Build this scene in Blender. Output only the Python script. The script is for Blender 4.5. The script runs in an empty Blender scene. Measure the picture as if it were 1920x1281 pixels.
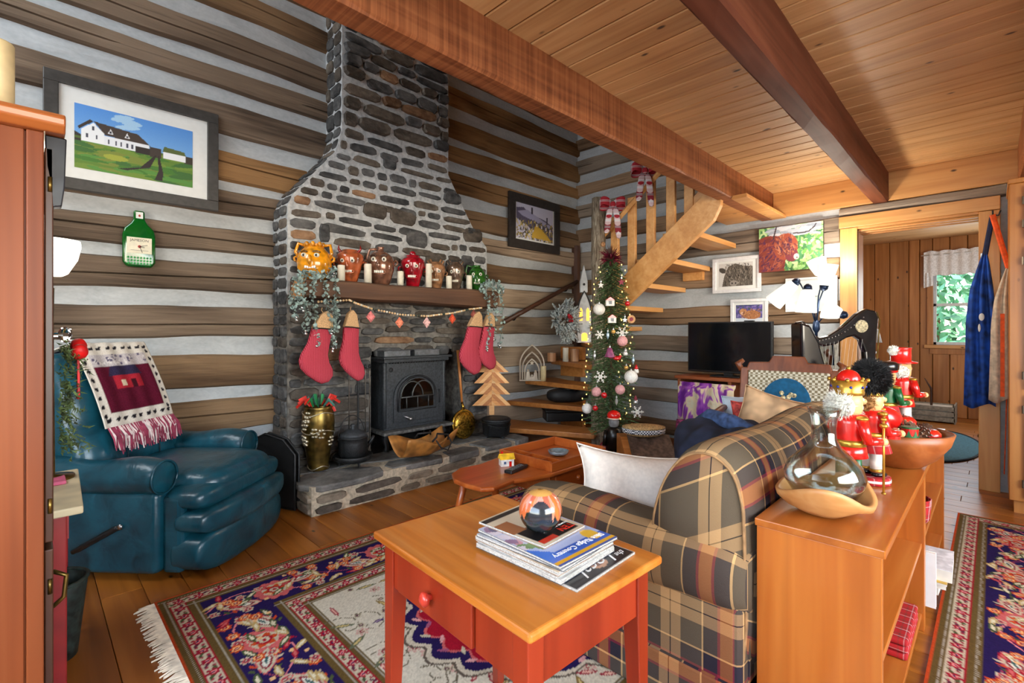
import bpy, bmesh, math, random
import numpy as np
from mathutils import Vector, Matrix
from math import pi, sin, cos, radians as R
SC = bpy.context.scene
COL = SC.collection
random.seed(7)
# ------------------------------------------------------------------ camera, world, light
F_PX, EYE = 905.0, 1.2
cam_d = bpy.data.cameras.new('camera'); cam = bpy.data.objects.new('camera', cam_d); COL.objects.link(cam)
cam.location = (0, 0, EYE); cam.rotation_euler = (R(90), 0, R(-45))
cam_d.sensor_width = 36; cam_d.lens = 36 * F_PX / 1920; cam_d.shift_y = -20.5 / 1920
cam_d.clip_start = 0.02; cam_d.clip_end = 200
SC.camera = cam
SC.cycles.max_bounces = 7; SC.cycles.diffuse_bounces = 3; SC.cycles.glossy_bounces = 3; SC.cycles.transmission_bounces = 6
SC.cycles.adaptive_threshold = 0.04; SC.cycles.adaptive_min_samples = 12
SC.cycles.use_light_tree = False
SC.cycles.caustics_reflective = False; SC.cycles.caustics_refractive = False
SC.view_settings.view_transform = 'Standard'; SC.view_settings.look = 'None'
SC.view_settings.exposure = 0.24; SC.view_settings.gamma = 1; SC.view_settings.use_curve_mapping = False
W = bpy.data.worlds.new('sky'); SC.world = W; W.use_nodes = True
_n = W.node_tree.nodes; _l = W.node_tree.links
_sky = _n.new('ShaderNodeTexSky'); _sky.sky_type = 'NISHITA'; _sky.sun_elevation = R(38); _sky.sun_rotation = R(200); _sky.sun_disc = False
_n['Background'].inputs[1].default_value = 0.9
_l.new(_sky.outputs[0], _n['Background'].inputs[0])

def area(name, loc, rot, sx, sy, power, col):
    d = bpy.data.lights.new(name, 'AREA'); d.shape = 'RECTANGLE'; d.size = sx; d.size_y = sy; d.energy = power; d.color = col
    o = bpy.data.objects.new(name, d); COL.objects.link(o); o.location = loc; o.rotation_euler = rot
    return o
def point(name, loc, power, col, r=0.04):
    d = bpy.data.lights.new(name, 'POINT'); d.energy = power; d.color = col; d.shadow_soft_size = r
    o = bpy.data.objects.new(name, d); COL.objects.link(o); o.location = loc
    return o
DAY = (0.86, 0.94, 1.0); WARM = (1.0, 0.80, 0.58)
# daylight entering through the windows in the two walls behind the camera
area('daylight_window_side', (1.2, -2.32, 1.45), (R(90), 0, 0), 3.4, 1.6, 88, DAY)
area('daylight_window_rear', (-1.52, 0.3, 1.45), (0, R(-90), 0), 1.5, 2.6, 62, DAY)
area('added_loft_fill', (-1.4, 2.7, 3.5), (0, R(-80), 0), 1.0, 1.6, 52, DAY)  # added fill light for chimney and upper logs; the loft has no window here
area('daylight_kitchen_window', (8.85, 0.15, 1.55), (0, R(90), 0), 1.1, 1.0, 12, DAY)
area('added_kitchen_fill', (7.2, -0.70, 1.5), (R(90), 0, 0), 1.3, 1.2, 28, DAY)  # added fill light out of view; this kitchen wall has no opening

# ------------------------------------------------------------------ helpers
def lin(c):
    return tuple(((x/255)/12.92 if x/255 <= 0.04045 else ((x/255+0.055)/1.055)**2.4) for x in c[:3]) + (1.0,)
def mixc(a, b, t): return tuple(a[i]*(1-t)+b[i]*t for i in range(3))

MATS = {}
class NT:
    """thin wrapper for node materials"""
    def __init__(s, name):
        s.m = bpy.data.materials.new(name); s.m.use_nodes = True; s.t = s.m.node_tree; s.N = s.t.nodes; s.L = s.t.links
        s.b = s.N['Principled BSDF']
        s._co = None
    def n(s, typ, **kw):
        x = s.N.new('ShaderNode'+typ)
        for k, v in kw.items(): setattr(x, k, v)
        return x
    def co(s):
        """object coordinates shifted by a per-object random offset"""
        if s._co is None:
            tc = s.n('TexCoord'); oi = s.n('ObjectInfo')
            mul = s.n('Math', operation='MULTIPLY'); mul.inputs[1].default_value = 37.0
            s.L.new(oi.outputs['Random'], mul.inputs[0])
            add = s.n('VectorMath', operation='ADD')
            s.L.new(tc.outputs['Object'], add.inputs[0]); s.L.new(mul.outputs[0], add.inputs[1])
            s._co = add.outputs[0]; s.rand = oi.outputs['Random']; s.tc = tc
        return s._co
    def noise(s, scale=(1, 1, 1), detail=4, rough=0.6, dist=0.0, vec=None):
        mp = s.n('Mapping'); mp.inputs['Scale'].default_value = scale
        s.L.new(vec or s.co(), mp.inputs['Vector'])
        no = s.n('TexNoise'); no.inputs['Scale'].default_value = 1.0; no.inputs['Detail'].default_value = detail
        no.inputs['Roughness'].default_value = rough; no.inputs['Distortion'].default_value = dist
        s.L.new(mp.outputs[0], no.inputs['Vector'])
        return no.outputs['Fac']
    def ramp(s, fac, stops, interp='LINEAR'):
        r = s.n('ValToRGB'); e = r.color_ramp.elements; r.color_ramp.interpolation = interp
        while len(e) < len(stops): e.new(0.5)
        for i, (p, c) in enumerate(stops):
            e[i].position = p; e[i].color = lin(c)
        s.L.new(fac, r.inputs[0]); return r.outputs[0]
    def mix(s, fac, a, b, mode='MIX'):
        m = s.n('Mix', data_type='RGBA', blend_type=mode)
        if isinstance(fac, (int, float)): m.inputs[0].default_value = fac
        else: s.L.new(fac, m.inputs[0])
        for i, x in ((6, a), (7, b)):
            if isinstance(x, tuple): m.inputs[i].default_value = lin(x)
            else: s.L.new(x, m.inputs[i])
        return m.outputs[2]
    def hsv(s, col, amount_v=0.25, amount_s=0.0):
        """vary value per object"""
        s.co(); h = s.n('HueSaturation'); mr = s.n('MapRange')
        mr.inputs['To Min'].default_value = 1-amount_v; mr.inputs['To Max'].default_value = 1+amount_v
        s.L.new(s.rand, mr.inputs[0]); s.L.new(mr.outputs[0], h.inputs['Value']); s.L.new(col, h.inputs['Color'])
        return h.outputs[0]
    def bump(s, fac, strength=0.3, dist=0.01):
        b = s.n('Bump'); b.inputs['Strength'].default_value = strength; b.inputs['Distance'].default_value = dist
        s.L.new(fac, b.inputs['Height']); s.L.new(b.outputs[0], s.b.inputs['Normal'])
    def out(s, col=None, rough=0.5, metal=0.0, coat=0.0, spec=0.5):
        if col is not None:
            if isinstance(col, tuple): s.b.inputs['Base Color'].default_value = lin(col)
            else: s.L.new(col, s.b.inputs['Base Color'])
        s.b.inputs['Roughness'].default_value = rough; s.b.inputs['Metallic'].default_value = metal
        s.b.inputs['Coat Weight'].default_value = coat; s.b.inputs['Coat Roughness'].default_value = 0.08
        s.b.inputs['Specular IOR Level'].default_value = spec
        MATS[s.m.name] = s.m
        return s.m

def plain(name, col, rough=0.5, metal=0.0, var=0.12, coat=0.0, bump=0.0, nscale=30, spec=0.5, vary=0.0):
    if name in MATS: return MATS[name]
    t = NT(name); f = t.noise((nscale,)*3, 1)
    d = tuple(max(0, x*(1-var)) for x in col); l = tuple(min(255, x*(1+var)) for x in col)
    c = t.ramp(f, [(0.3, d), (0.7, l)])
    if vary: c = t.hsv(c, vary)
    if bump: t.bump(f, bump, 0.004)
    return t.out(c, rough, metal, coat, spec)

def wood(name, dark, mid, light, axis=0, grain=1.0, rough=0.45, vary=0.12, coat=0.0, bump=0.15, knots=0.0, spec=0.5, saw=False):
    if name in MATS: return MATS[name]
    t = NT(name)
    sc = [28*grain]*3; sc[axis] = 1.4*grain
    f = t.noise(tuple(sc), 2, 0.62, 0.5)
    sc2 = [5*grain]*3; sc2[axis] = 0.5*grain
    g = t.noise(tuple(sc2), 2, 0.5, 1.5)
    a = t.ramp(f, [(0.25, dark), (0.5, mid), (0.75, light)])
    b = t.ramp(g, [(0.3, dark), (0.55, mid), (0.8, light)])
    c = t.mix(0.5, a, b)
    if knots:
        v = t.n('TexVoronoi'); v.inputs['Scale'].default_value = 1.0
        mp = t.n('Mapping'); k = [8.0]*3; k[axis] = 4.0; mp.inputs['Scale'].default_value = k
        t.L.new(t.co(), mp.inputs[0]); t.L.new(mp.outputs[0], v.inputs['Vector'])
        kr = t.ramp(v.outputs['Distance'], [(0.0, (255, 255, 255)), (0.05, (255, 255, 255)), (0.10, (0, 0, 0))])
        c = t.mix(kr, c, tuple(x*0.45 for x in dark))
    if saw:
        sv = [0.9]*3; sv[axis] = 75; q = t.noise(tuple(sv), 2, 0.6); c = t.mix(t.ramp(q, [(0.40, (110, 110, 110)), (0.56, (0, 0, 0))]), c, tuple(min(255, x*1.25+10) for x in light)); c = t.mix(t.ramp(q, [(0.60, (0, 0, 0)), (0.70, (120, 120, 120))]), c, tuple(x*0.6 for x in dark))
    if vary: c = t.hsv(c, vary)
    t.bump(f, bump, 0.003)
    return t.out(c, rough, 0, coat, spec)

def emit(name, col, strength):
    if name in MATS: return MATS[name]
    t = NT(name); t.b.inputs['Emission Color'].default_value = lin(col); t.b.inputs['Emission Strength'].default_value = strength
    return t.out(col, 0.5)

def glass(name, col=(255, 255, 255), rough=0.0, ior=1.45):
    if name in MATS: return MATS[name]
    t = NT(name); t.b.inputs['Transmission Weight'].default_value = 1.0; t.b.inputs['IOR'].default_value = ior
    return t.out(col, rough)

def printed(name, rough=0.5, bump=0.0, coat=0.0, bscale=300):
    """colours from the mesh's own printed colour attribute"""
    if name in MATS: return MATS[name]
    t = NT(name); a = t.n('Attribute'); a.attribute_name = 'Col'
    f = t.noise((bscale,)*3, 2)
    c = t.mix(0.12, a.outputs['Color'], t.ramp(f, [(0.3, (60, 60, 60)), (0.7, (200, 200, 200))]), 'OVERLAY')
    if bump: t.bump(f, bump, 0.004)
    return t.out(c, rough, 0, coat)

# ---- meshes
class MB:
    def __init__(s): s.v = []; s.f = []; s.uv = []
    def _add(s, vs, fs, uvs=None):
        o = len(s.v); s.v.extend([tuple(p) for p in vs])
        s.f.extend([tuple(i+o for i in f) for f in fs]); s.uv.extend(uvs if uvs else [None]*len(fs)); return s
    def box(s, x0, y0, z0, x1, y1, z1, M=None):
        vs = [Vector((x, y, z)) for z in (z0, z1) for y in (y0, y1) for x in (x0, x1)]
        if M is not None: vs = [M @ p for p in vs]
        return s._add(vs, [(0, 2, 3, 1), (4, 5, 7, 6), (0, 1, 5, 4), (2, 6, 7, 3), (0, 4, 6, 2), (1, 3, 7, 5)])
    def cbox(s, c, size, M=None):
        x, y, z = size; T = Matrix.Translation(c) @ (M.to_4x4() if M is not None else Matrix.Identity(4))
        return s.box(-x/2, -y/2, -z/2, x/2, y/2, z/2, T)
    def tube(s, pts, r, n=8, cap=True, flat=1.0, up=None):
        pts = [Vector(p) for p in pts]; m = len(pts); rs = r if isinstance(r, (list, tuple)) else [r]*m
        vs = []; prev = None
        for i, p in enumerate(pts):
            t = (pts[min(i+1, m-1)] - pts[max(i-1, 0)])
            if t.length < 1e-9: t = Vector((0, 0, 1))
            t.normalize()
            if prev is None:
                a = Vector(up) if up else (Vector((0, 0, 1)) if abs(t.z) < 0.9 else Vector((1, 0, 0)))
            else: a = prev
            a = (a - t*a.dot(t));
            if a.length < 1e-6: a = t.orthogonal()
            a.normalize(); b = t.cross(a); prev = a
            for k in range(n):
                w = 2*pi*k/n; vs.append(p + a*(cos(w)*rs[i]) + b*(sin(w)*rs[i]*flat))
        fs = [(i*n+k, i*n+(k+1) % n, (i+1)*n+(k+1) % n, (i+1)*n+k) for i in range(m-1) for k in range(n)]
        if cap: fs += [tuple(range(n-1, -1, -1)), tuple((m-1)*n+k for k in range(n))]
        return s._add(vs, fs)
    def lathe(s, prof, n=24, c=(0, 0, 0), sy=1.0, M=None):
        vs = []; m = len(prof)
        for (r, z) in prof:
            for k in range(n):
                w = 2*pi*k/n; p = Vector((c[0]+cos(w)*r, c[1]+sin(w)*r*sy, c[2]+z)); vs.append(M @ p if M is not None else p)
        fs = [(i*n+k, i*n+(k+1) % n, (i+1)*n+(k+1) % n, (i+1)*n+k) for i in range(m-1) for k in range(n)]
        if prof[0][0] > 1e-5: fs.append(tuple(range(n-1, -1, -1)))
        if prof[-1][0] > 1e-5: fs.append(tuple((m-1)*n+k for k in range(n)))
        return s._add(vs, fs)
    def ball(s, c, r, n=14, m=9, e1=1.0, e2=1.0, M=None):
        """ellipsoid / superquadric with radii r"""
        if not isinstance(r, (tuple, list)): r = (r, r, r)
        sp = lambda x, e: math.copysign(abs(x)**e, x)
        vs = []
        for i in range(m+1):
            a = -pi/2 + pi*i/m
            for k in range(n):
                w = 2*pi*k/n
                p = Vector((r[0]*sp(cos(a), e1)*sp(cos(w), e2), r[1]*sp(cos(a), e1)*sp(sin(w), e2), r[2]*sp(sin(a), e1)))
                if M is not None: p = M @ p
                vs.append(Vector(c) + p)
        fs = [(i*n+k, i*n+(k+1) % n, (i+1)*n+(k+1) % n, (i+1)*n+k) for i in range(m) for k in range(n)]
        return s._add(vs, fs)
    def prism(s, poly, a, b, ax='z', M=None):
        """polygon extruded from a to b along ax; poly coords are the other two axes in xyz order"""
        def P(p, h):
            q = {'z': (p[0], p[1], h), 'y': (p[0], h, p[1]), 'x': (h, p[0], p[1])}[ax]; q = Vector(q)
            return M @ q if M is not None else q
        n = len(poly); vs = [P(p, a) for p in poly] + [P(p, b) for p in poly]
        fs = [tuple(range(n-1, -1, -1)), tuple(range(n, 2*n))] + [(k, (k+1) % n, n+(k+1) % n, n+k) for k in range(n)]
        return s._add(vs, fs)
    def grid(s, nu, nv, fn, closed_u=False, uvfn=None):
        vs = [fn(i/(nu-1) if not closed_u else i/nu, j/(nv-1)) for j in range(nv) for i in range(nu)]
        fs = []; uvs = []
        for j in range(nv-1):
            for i in range(nu if closed_u else nu-1):
                i2 = (i+1) % nu; fs.append((j*nu+i, j*nu+i2, (j+1)*nu+i2, (j+1)*nu+i))
                if uvfn:
                    d = nu if closed_u else nu-1
                    uvs.append([uvfn(i/d, j/(nv-1)), uvfn((i+1)/d, j/(nv-1)), uvfn((i+1)/d, (j+1)/(nv-1)), uvfn(i/d, (j+1)/(nv-1))])
        return s._add(vs, fs, uvs if uvfn else None)
    def build(s, name, mat, parent=None, smooth=False, bevel=0.0, seg=2, loc=None, rot=None, subsurf=0, weld=False, solid=0.0, fixn=True):
        me = bpy.data.meshes.new(name)
        me.from_pydata(s.v, [], s.f)
        if any(u is not None for u in s.uv):
            lay = me.uv_layers.new(name='UVMap'); li = 0
            for f, u in zip(s.f, s.uv):
                for k in range(len(f)):
                    if u is not None: lay.data[li].uv = u[k]
                    li += 1
        if weld or fixn:
            bm = bmesh.new(); bm.from_mesh(me)
            if weld: bmesh.ops.remove_doubles(bm, verts=bm.verts, dist=1e-5)
            if fixn: bmesh.ops.recalc_face_normals(bm, faces=bm.faces)
            bm.to_mesh(me); bm.free()
        if smooth: me.polygons.foreach_set('use_smooth', [True]*len(me.polygons))
        me.materials.append(mat)
        o = bpy.data.objects.new(name, me); COL.objects.link(o)
        if parent is not None: o.parent = parent
        if loc is not None: o.location = loc
        if rot is not None: o.rotation_euler = rot
        if solid: m = o.modifiers.new('solid', 'SOLIDIFY'); m.thickness = solid; m.offset = 0
        if bevel: m = o.modifiers.new('bevel', 'BEVEL'); m.width = bevel; m.segments = seg; m.limit_method = 'ANGLE'; m.angle_limit = R(40)
        if subsurf: m = o.modifiers.new('sub', 'SUBSURF'); m.levels = subsurf; m.render_levels = subsurf
        return o
def B(*a, **k):
    """one box -> object : B(name, mat, parent, (x0,y0,z0,x1,y1,z1), ...)"""
    name, mat, parent, bb = a; return MB().box(*bb).build(name, mat, parent, **k)

def thing(name, label, cat, loc=(0, 0, 0), rotz=0.0, group=None):
    o = bpy.data.objects.new(name, None); COL.objects.link(o); o.empty_display_size = 0.1
    o.location = loc; o.rotation_euler = (0, 0, rotz); o['label'] = label; o['category'] = cat
    if group: o['group'] = group
    return o
def tag(o, label, cat, group=None):
    o['label'] = label; o['category'] = cat
    if group: o['group'] = group
    return o
def struct(o):
    o['kind'] = 'structure'; return o
def copy_tree(o, parent=None):
    c = o.copy(); COL.objects.link(c); c.parent = parent
    for ch in list(o.children): copy_tree(ch, c)
    return c

def px(u, v, X=None, Y=None, Z=None, d=None):
    """point seen at photo pixel (u,v), at a known plane (metres)"""
    rho = (u-960)/F_PX
    if Z is not None: d = F_PX*(EYE-Z)/(v-620)
    elif X is not None: d = X*math.sqrt(2)/(1+rho)
    elif Y is not None: d = Y*math.sqrt(2)/(1-rho)
    return Vector((d*(1+rho)/math.sqrt(2), d*(1-rho)/math.sqrt(2), EYE-(v-620)*d/F_PX))

# ---- printed colour panels
class Canvas:
    def __init__(s, w, h, res, base):
        s.w, s.h = w, h; s.nx = max(2, int(round(w/res))+1); s.ny = max(2, int(round(h/res))+1)
        s.x = np.linspace(0, w, s.nx); s.y = np.linspace(0, h, s.ny); s.rx = w/(s.nx-1); s.ry = h/(s.ny-1)
        s.a = np.zeros((s.ny, s.nx, 3)); s.a[:] = np.array(base[:3])/255.0
    def _sl(s, x0, x1, y0, y1):
        i0 = max(0, int(x0/s.rx)-1); i1 = min(s.nx, int(x1/s.rx)+3); j0 = max(0, int(y0/s.ry)-1); j1 = min(s.ny, int(y1/s.ry)+3)
        if i0 >= i1 or j0 >= j1: return None
        X, Y = np.meshgrid(s.x[i0:i1], s.y[j0:j1]); return slice(j0, j1), slice(i0, i1), X, Y
    def _put(s, sl, m, c): s.a[sl[0], sl[1]][m] = np.array(c[:3])/255.0
    def ell(s, cx, cy, rx, ry, c, rot=0.0):
        q = max(rx, ry); sl = s._sl(cx-q, cx+q, cy-q, cy+q)
        if sl is None: return
        dx, dy = sl[2]-cx, sl[3]-cy; a = dx*cos(rot)+dy*sin(rot); b = -dx*sin(rot)+dy*cos(rot)
        s._put(sl, (a/rx)**2+(b/ry)**2 <= 1, c)
    def rect(s, x0, y0, x1, y1, c):
        sl = s._sl(x0, x1, y0, y1)
        if sl: s._put(sl, (sl[2] >= x0) & (sl[2] <= x1) & (sl[3] >= y0) & (sl[3] <= y1), c)
    def poly(s, pts, c):
        xs = [p[0] for p in pts]; ys = [p[1] for p in pts]; sl = s._sl(min(xs), max(xs), min(ys), max(ys))
        if sl is None: return
        X, Y = sl[2], sl[3]; m = np.zeros(X.shape, bool); n = len(pts)
        for k in range(n):
            (x1, y1), (x2, y2) = pts[k], pts[(k+1) % n]
            if y1 == y2: continue
            m ^= ((y1 > Y) != (y2 > Y)) & (X < (x2-x1)*(Y-y1)/(y2-y1)+x1)
        s._put(sl, m, c)
    def line(s, pts, w, c):
        for (x1, y1), (x2, y2) in zip(pts[:-1], pts[1:]):
            sl = s._sl(min(x1, x2)-w, max(x1, x2)+w, min(y1, y2)-w, max(y1, y2)+w)
            if sl is None: continue
            dx, dy = x2-x1, y2-y1; L2 = dx*dx+dy*dy+1e-12
            t = np.clip(((sl[2]-x1)*dx+(sl[3]-y1)*dy)/L2, 0, 1)
            s._put(sl, (sl[2]-x1-t*dx)**2+(sl[3]-y1-t*dy)**2 <= (w/2)**2, c)
    def leaf(s, cx, cy, L, wd, rot, c, c2=None):
        pts = [(cx+cos(rot)*L*t*0.5-sin(rot)*wd*0.5*sgn*(1-t*t), cy+sin(rot)*L*t*0.5+cos(rot)*wd*0.5*sgn*(1-t*t)) for sgn, rng in ((1, np.linspace(-1, 1, 9)), (-1, np.linspace(1, -1, 9))) for t in rng]
        s.poly(pts, c)
        if c2: s.leaf(cx, cy, L*0.6, wd*0.5, rot, c2)
    def speckle(s, amt, seed=1):
        s.a = np.clip(s.a*(1+amt*(np.random.RandomState(seed).rand(s.ny, s.nx, 1)-0.5)), 0, 1)
    def build(s, name, mat, parent, fn, z=None):
        """fn(X,Y arrays) -> three coordinate arrays"""
        X, Y = np.meshgrid(s.x, s.y); P = np.stack(fn(X, Y), -1).reshape(-1, 3).astype(np.float32)
        idx = np.arange(s.nx*s.ny).reshape(s.ny, s.nx)
        q = np.stack([idx[:-1, :-1], idx[:-1, 1:], idx[1:, 1:], idx[1:, :-1]], -1).reshape(-1, 4)
        me = bpy.data.meshes.new(name); me.vertices.add(len(P)); me.vertices.foreach_set('co', P.ravel())
        me.loops.add(q.size); me.loops.foreach_set('vertex_index', q.ravel().astype(np.int32))
        me.polygons.add(len(q)); me.polygons.foreach_set('loop_start', np.arange(0, q.size, 4, dtype=np.int32))
        me.update(calc_edges=True); me.validate()
        c = s.a.reshape(-1, 3); l = np.where(c <= 0.04045, c/12.92, ((c+0.055)/1.055)**2.4)
        ca = me.color_attributes.new('Col', 'FLOAT_COLOR', 'POINT')
        ca.data.foreach_set('color', np.concatenate([l, np.ones((len(l), 1))], 1).astype(np.float32).ravel())
        me.materials.append(mat); o = bpy.data.objects.new(name, me); COL.objects.link(o)
        if parent is not None: o.parent = parent
        return o
def flat_xz(x0, y, z0, sx=1):   # panel facing -y, canvas y up
    return lambda X, Y: (x0+sx*X, np.full_like(X, y), z0+Y)

def text_mesh(name, body, size, mat, parent, M, extrude=0.0004, italic=0.0, align='LEFT'):
    cu = bpy.data.curves.new(name, 'FONT'); cu.body = body; cu.size = size; cu.extrude = extrude; cu.shear = italic; cu.align_x = align; cu.resolution_u = 2
    o = bpy.data.objects.new('tmp_text', cu); COL.objects.link(o)
    dg = bpy.context.evaluated_depsgraph_get(); me = bpy.data.meshes.new_from_object(o.evaluated_get(dg))
    bpy.data.objects.remove(o); bpy.data.curves.remove(cu)
    me.name = name; me.materials.clear(); me.materials.append(mat); me.transform(M)
    t = bpy.data.objects.new(name, me); COL.objects.link(t); t.parent = parent; return t
def RX(a): return Matrix.Rotation(a, 4, 'X')
def RY(a): return Matrix.Rotation(a, 4, 'Y')
def RZ(a): return Matrix.Rotation(a, 4, 'Z')
def TR(*p): return Matrix.Translation(Vector(p if len(p) == 3 else p[0]))
# ------------------------------------------------------------------ structure of the room
YW, XW, YC, ZC = 3.89, 5.115, 3.60, 2.52     # fireplace wall, stair wall, chimney face, plank ceiling
YB, XB = -2.4, -1.6                          # walls behind the camera
def log_mat(name, dark, mid, light, axis):
    t = NT(name)
    sc = [34]*3; sc[axis] = 1.1; f = t.noise(tuple(sc), 3, 0.68, 0.6)
    s2 = [7]*3; s2[axis] = 1.0; g = t.noise(tuple(s2), 2, 0.6, 1.2)
    s3 = [2.0]*3; s3[axis] = 0.9; h = t.noise(tuple(s3), 1, 0.6, 0.5)
    a = t.ramp(f, [(0.30, dark), (0.5, mid), (0.70, light)])
    b = t.ramp(g, [(0.28, tuple(x*0.8 for x in dark)), (0.52, mid), (0.78, light)])
    c = t.mix(0.55, a, b)
    c = t.mix(t.ramp(h, [(0.38, (0, 0, 0)), (0.62, (255, 255, 255))]), c, t.mix(0.5, c, tuple(min(255, x*1.15+8) for x in light)))
    s4 = [75]*3; s4[axis] = 2.0; k = t.noise(tuple(s4), 1, 0.5)
    c = t.mix(t.ramp(k, [(0.31, (150, 150, 150)), (0.37, (0, 0, 0))]), c, tuple(x*0.5 for x in dark))
    c = t.hsv(c, 0.16)
    t.bump(f, 0.55, 0.012)
    return t.out(c, 0.85, spec=0.25)
LOGX = [log_mat('log_grey_x', (58, 48, 41), (94, 79, 66), (134, 116, 98), 0), log_mat('log_brown_x', (64, 48, 35), (100, 77, 56), (138, 111, 82), 0),
        log_mat('log_amber_x', (72, 49, 28), (112, 79, 47), (148, 113, 74), 0)]
LOGX.append(log_mat('log_pale_x', (82, 68, 56), (126, 108, 90), (166, 146, 124), 0))
LOGY = [log_mat('log_grey_y', (68, 58, 50), (108, 95, 83), (150, 135, 118), 1), log_mat('log_brown_y', (72, 54, 40), (114, 90, 68), (152, 125, 98), 1)]
_t = NT('chinking'); _f = _t.noise((3, 3, 9), 3, 0.6, 0.8); _g = _t.noise((40, 40, 60), 1)
_t.bump(_f, 0.6, 0.02)
M_CHINK = _t.out(_t.mix(0.3, _t.ramp(_f, [(0.3, (166, 172, 176)), (0.7, (196, 201, 204))]), _t.ramp(_g, [(0.3, (170, 175, 178)), (0.7, (200, 204, 206))])), 0.9, spec=0.2)
M_PINE = wood('pine_plank_y', (174, 126, 78), (206, 160, 106), (224, 184, 134), 1, 1.0, 0.5, 0.10, 0.0, 0.06, knots=1)
M_BEAM = wood('stained_beam', (96, 50, 28), (144, 84, 48), (178, 114, 70), 0, 0.8, 0.55, 0.05, 0.0, 0.25, spec=0.25, saw=True)
M_BEAM2 = wood('stained_beam_dark', (72, 36, 22), (106, 58, 38), (132, 80, 56), 0, 0.8, 0.6, 0.05, 0.0, 0.25, spec=0.2)
M_PINEX = wood('pine_trim_y', (172, 112, 58), (204, 146, 84), (222, 172, 110), 1, 0.8, 0.42, 0.04, 0.0, 0.05, knots=1)
M_PINEZ = wood('pine_trim_z', (172, 112, 54), (206, 148, 82), (226, 176, 112), 2, 0.8, 0.42, 0.04, 0.0, 0.05)
M_KNOTTY = wood('knotty_pine_z', (140, 86, 40), (180, 118, 60), (202, 144, 86), 2, 0.8, 0.42, 0.13, 0.0, 0.08, knots=1)
M_FLOOR = wood('floor_board_y', (112, 60, 16), (164, 98, 34), (192, 124, 52), 1, 0.7, 0.34, 0.12, 0.0, 0.06, knots=1)
M_PLASTER = plain('plaster_wall', (214, 208, 196), 0.9, var=0.03)
M_DARKGAP = plain('dark_gap', (34, 19, 10), 0.95)

# floor with separate boards
flo = struct(MB().box(XB-0.2, YB-0.2, -0.12, 9.2, YW+0.3, -0.012).build('floor', M_DARKGAP))
bw = 0.152; rnd = random.Random(3); x = XB
board_cache = {}
while x < 9.05:
    y = YB if x < XW else -0.75
    yend = YW if x < XW-0.1 else 2.0
    off = rnd.uniform(0.4, 2.2); first = True
    while y < yend-0.01:
        L = off if first else rnd.uniform(1.6, 2.8); first = False; L = min(L, yend-y)
        if L > 0.05: B('plank', M_FLOOR, flo, (x+0.0012, y+0.0012, -0.012, x+bw-0.0012, y+L-0.0012, 0.0), bevel=0.0015, seg=1)
        y += L
    x += bw

# fireplace wall with hewn logs
def xl(z): return float(np.interp(z, [0, 2.10, 2.20, 2.59, 2.77, 5], [1.314, 1.314, 1.36, 1.675, 1.725, 1.725]))
def xr(z): return float(np.interp(z, [0, 2.03, 2.19, 2.33, 2.65, 5], [3.25, 3.24, 3.07, 2.97, 2.76, 2.76]))
wl = struct(MB().box(XB-0.2, YW, -0.05, XW+0.25, YW+0.2, 4.5).build('wall_left', M_CHINK))
def hewn(a0, a1, z0, z1, fn, seed, crack):
    """log running a0..a1; fn(a, depth, z) -> point"""
    rn = random.Random(seed); n = max(3, int((a1-a0)/0.09))
    ph = [rn.uniform(0, 6) for _ in range(8)]
    def wob(a, k, amp): return amp*(sin(a*2.1+ph[k])*0.6+sin(a*5.3+ph[k+1])*0.3+sin(a*11.7+ph[(k+2) % 8])*0.18)
    m = MB(); vs = []; rows = 0
    for i in range(n+1):
        a = a0+(a1-a0)*i/n; b = z0+wob(a, 0, 0.013); t = z1+wob(a, 2, 0.013); d = wob(a, 4, 0.006)+rn.uniform(-0.0015, 0.0015)
        zm = b+(t-b)*(0.5+0.10*sin(a*1.3+ph[6])); cd = 0.016 if crack and sin(a*1.7+ph[7]) > -0.5 else 0.0
        pr = [(0.09, b), (0.004, b), (-0.034+d, b+0.014), (-0.042+d, zm-0.006), (-0.042+d+cd*1.6, zm), (-0.042+d, zm+0.006), (-0.034+d, t-0.014), (0.004, t), (0.09, t)]
        rows = len(pr); vs += [fn(a, p[0], p[1]) for p in pr]
    fs = [(i*rows+k, i*rows+k+1, (i+1)*rows+k+1, (i+1)*rows+k) for i in range(n) for k in range(rows-1)]
    fs += [tuple(range(rows-1, -1, -1)), tuple(n*rows+k for k in range(rows))]
    return m._add(vs, fs)
LZ = [(0.16, 0.40), (0.497, 0.699), (0.808, 1.018), (1.16, 1.357), (1.479, 1.664), (1.757, 1.915), (2.04, 2.19), (2.28, 2.46), (2.61, 2.80), (2.93, 3.06), (3.15, 3.33), (3.48, 3.64), (3.78, 3.96), (4.08, 4.26)]
rnl = random.Random(11)
LEFT_M = [1, 1, 1, 0, 0, 0, 0, 2, 0, 0, 0, 1, 1, 1]
for i, (z0, z1) in enumerate(LZ):
    z0 -= 0.012; z1 += 0.012; zm = (z0+z1)/2; e = rnl.uniform(-0.01, 0.01)
    hewn(XB, xl(zm)+0.06, z0, z1, lambda a, d, z: (a, YW+d, z), 100+i, i not in (2, 8)).build('log', LOGX[LEFT_M[i]], wl)
    hewn(xr(zm)-0.06, XW, z0+e, z1+e+rnl.uniform(-0.01, 0.015), lambda a, d, z: (a, YW+d, z), 200+i, rnl.random() < 0.4).build('log', LOGX[2 if i > 7 else (1 if i in (5, 7) else 3)], wl)

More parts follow.
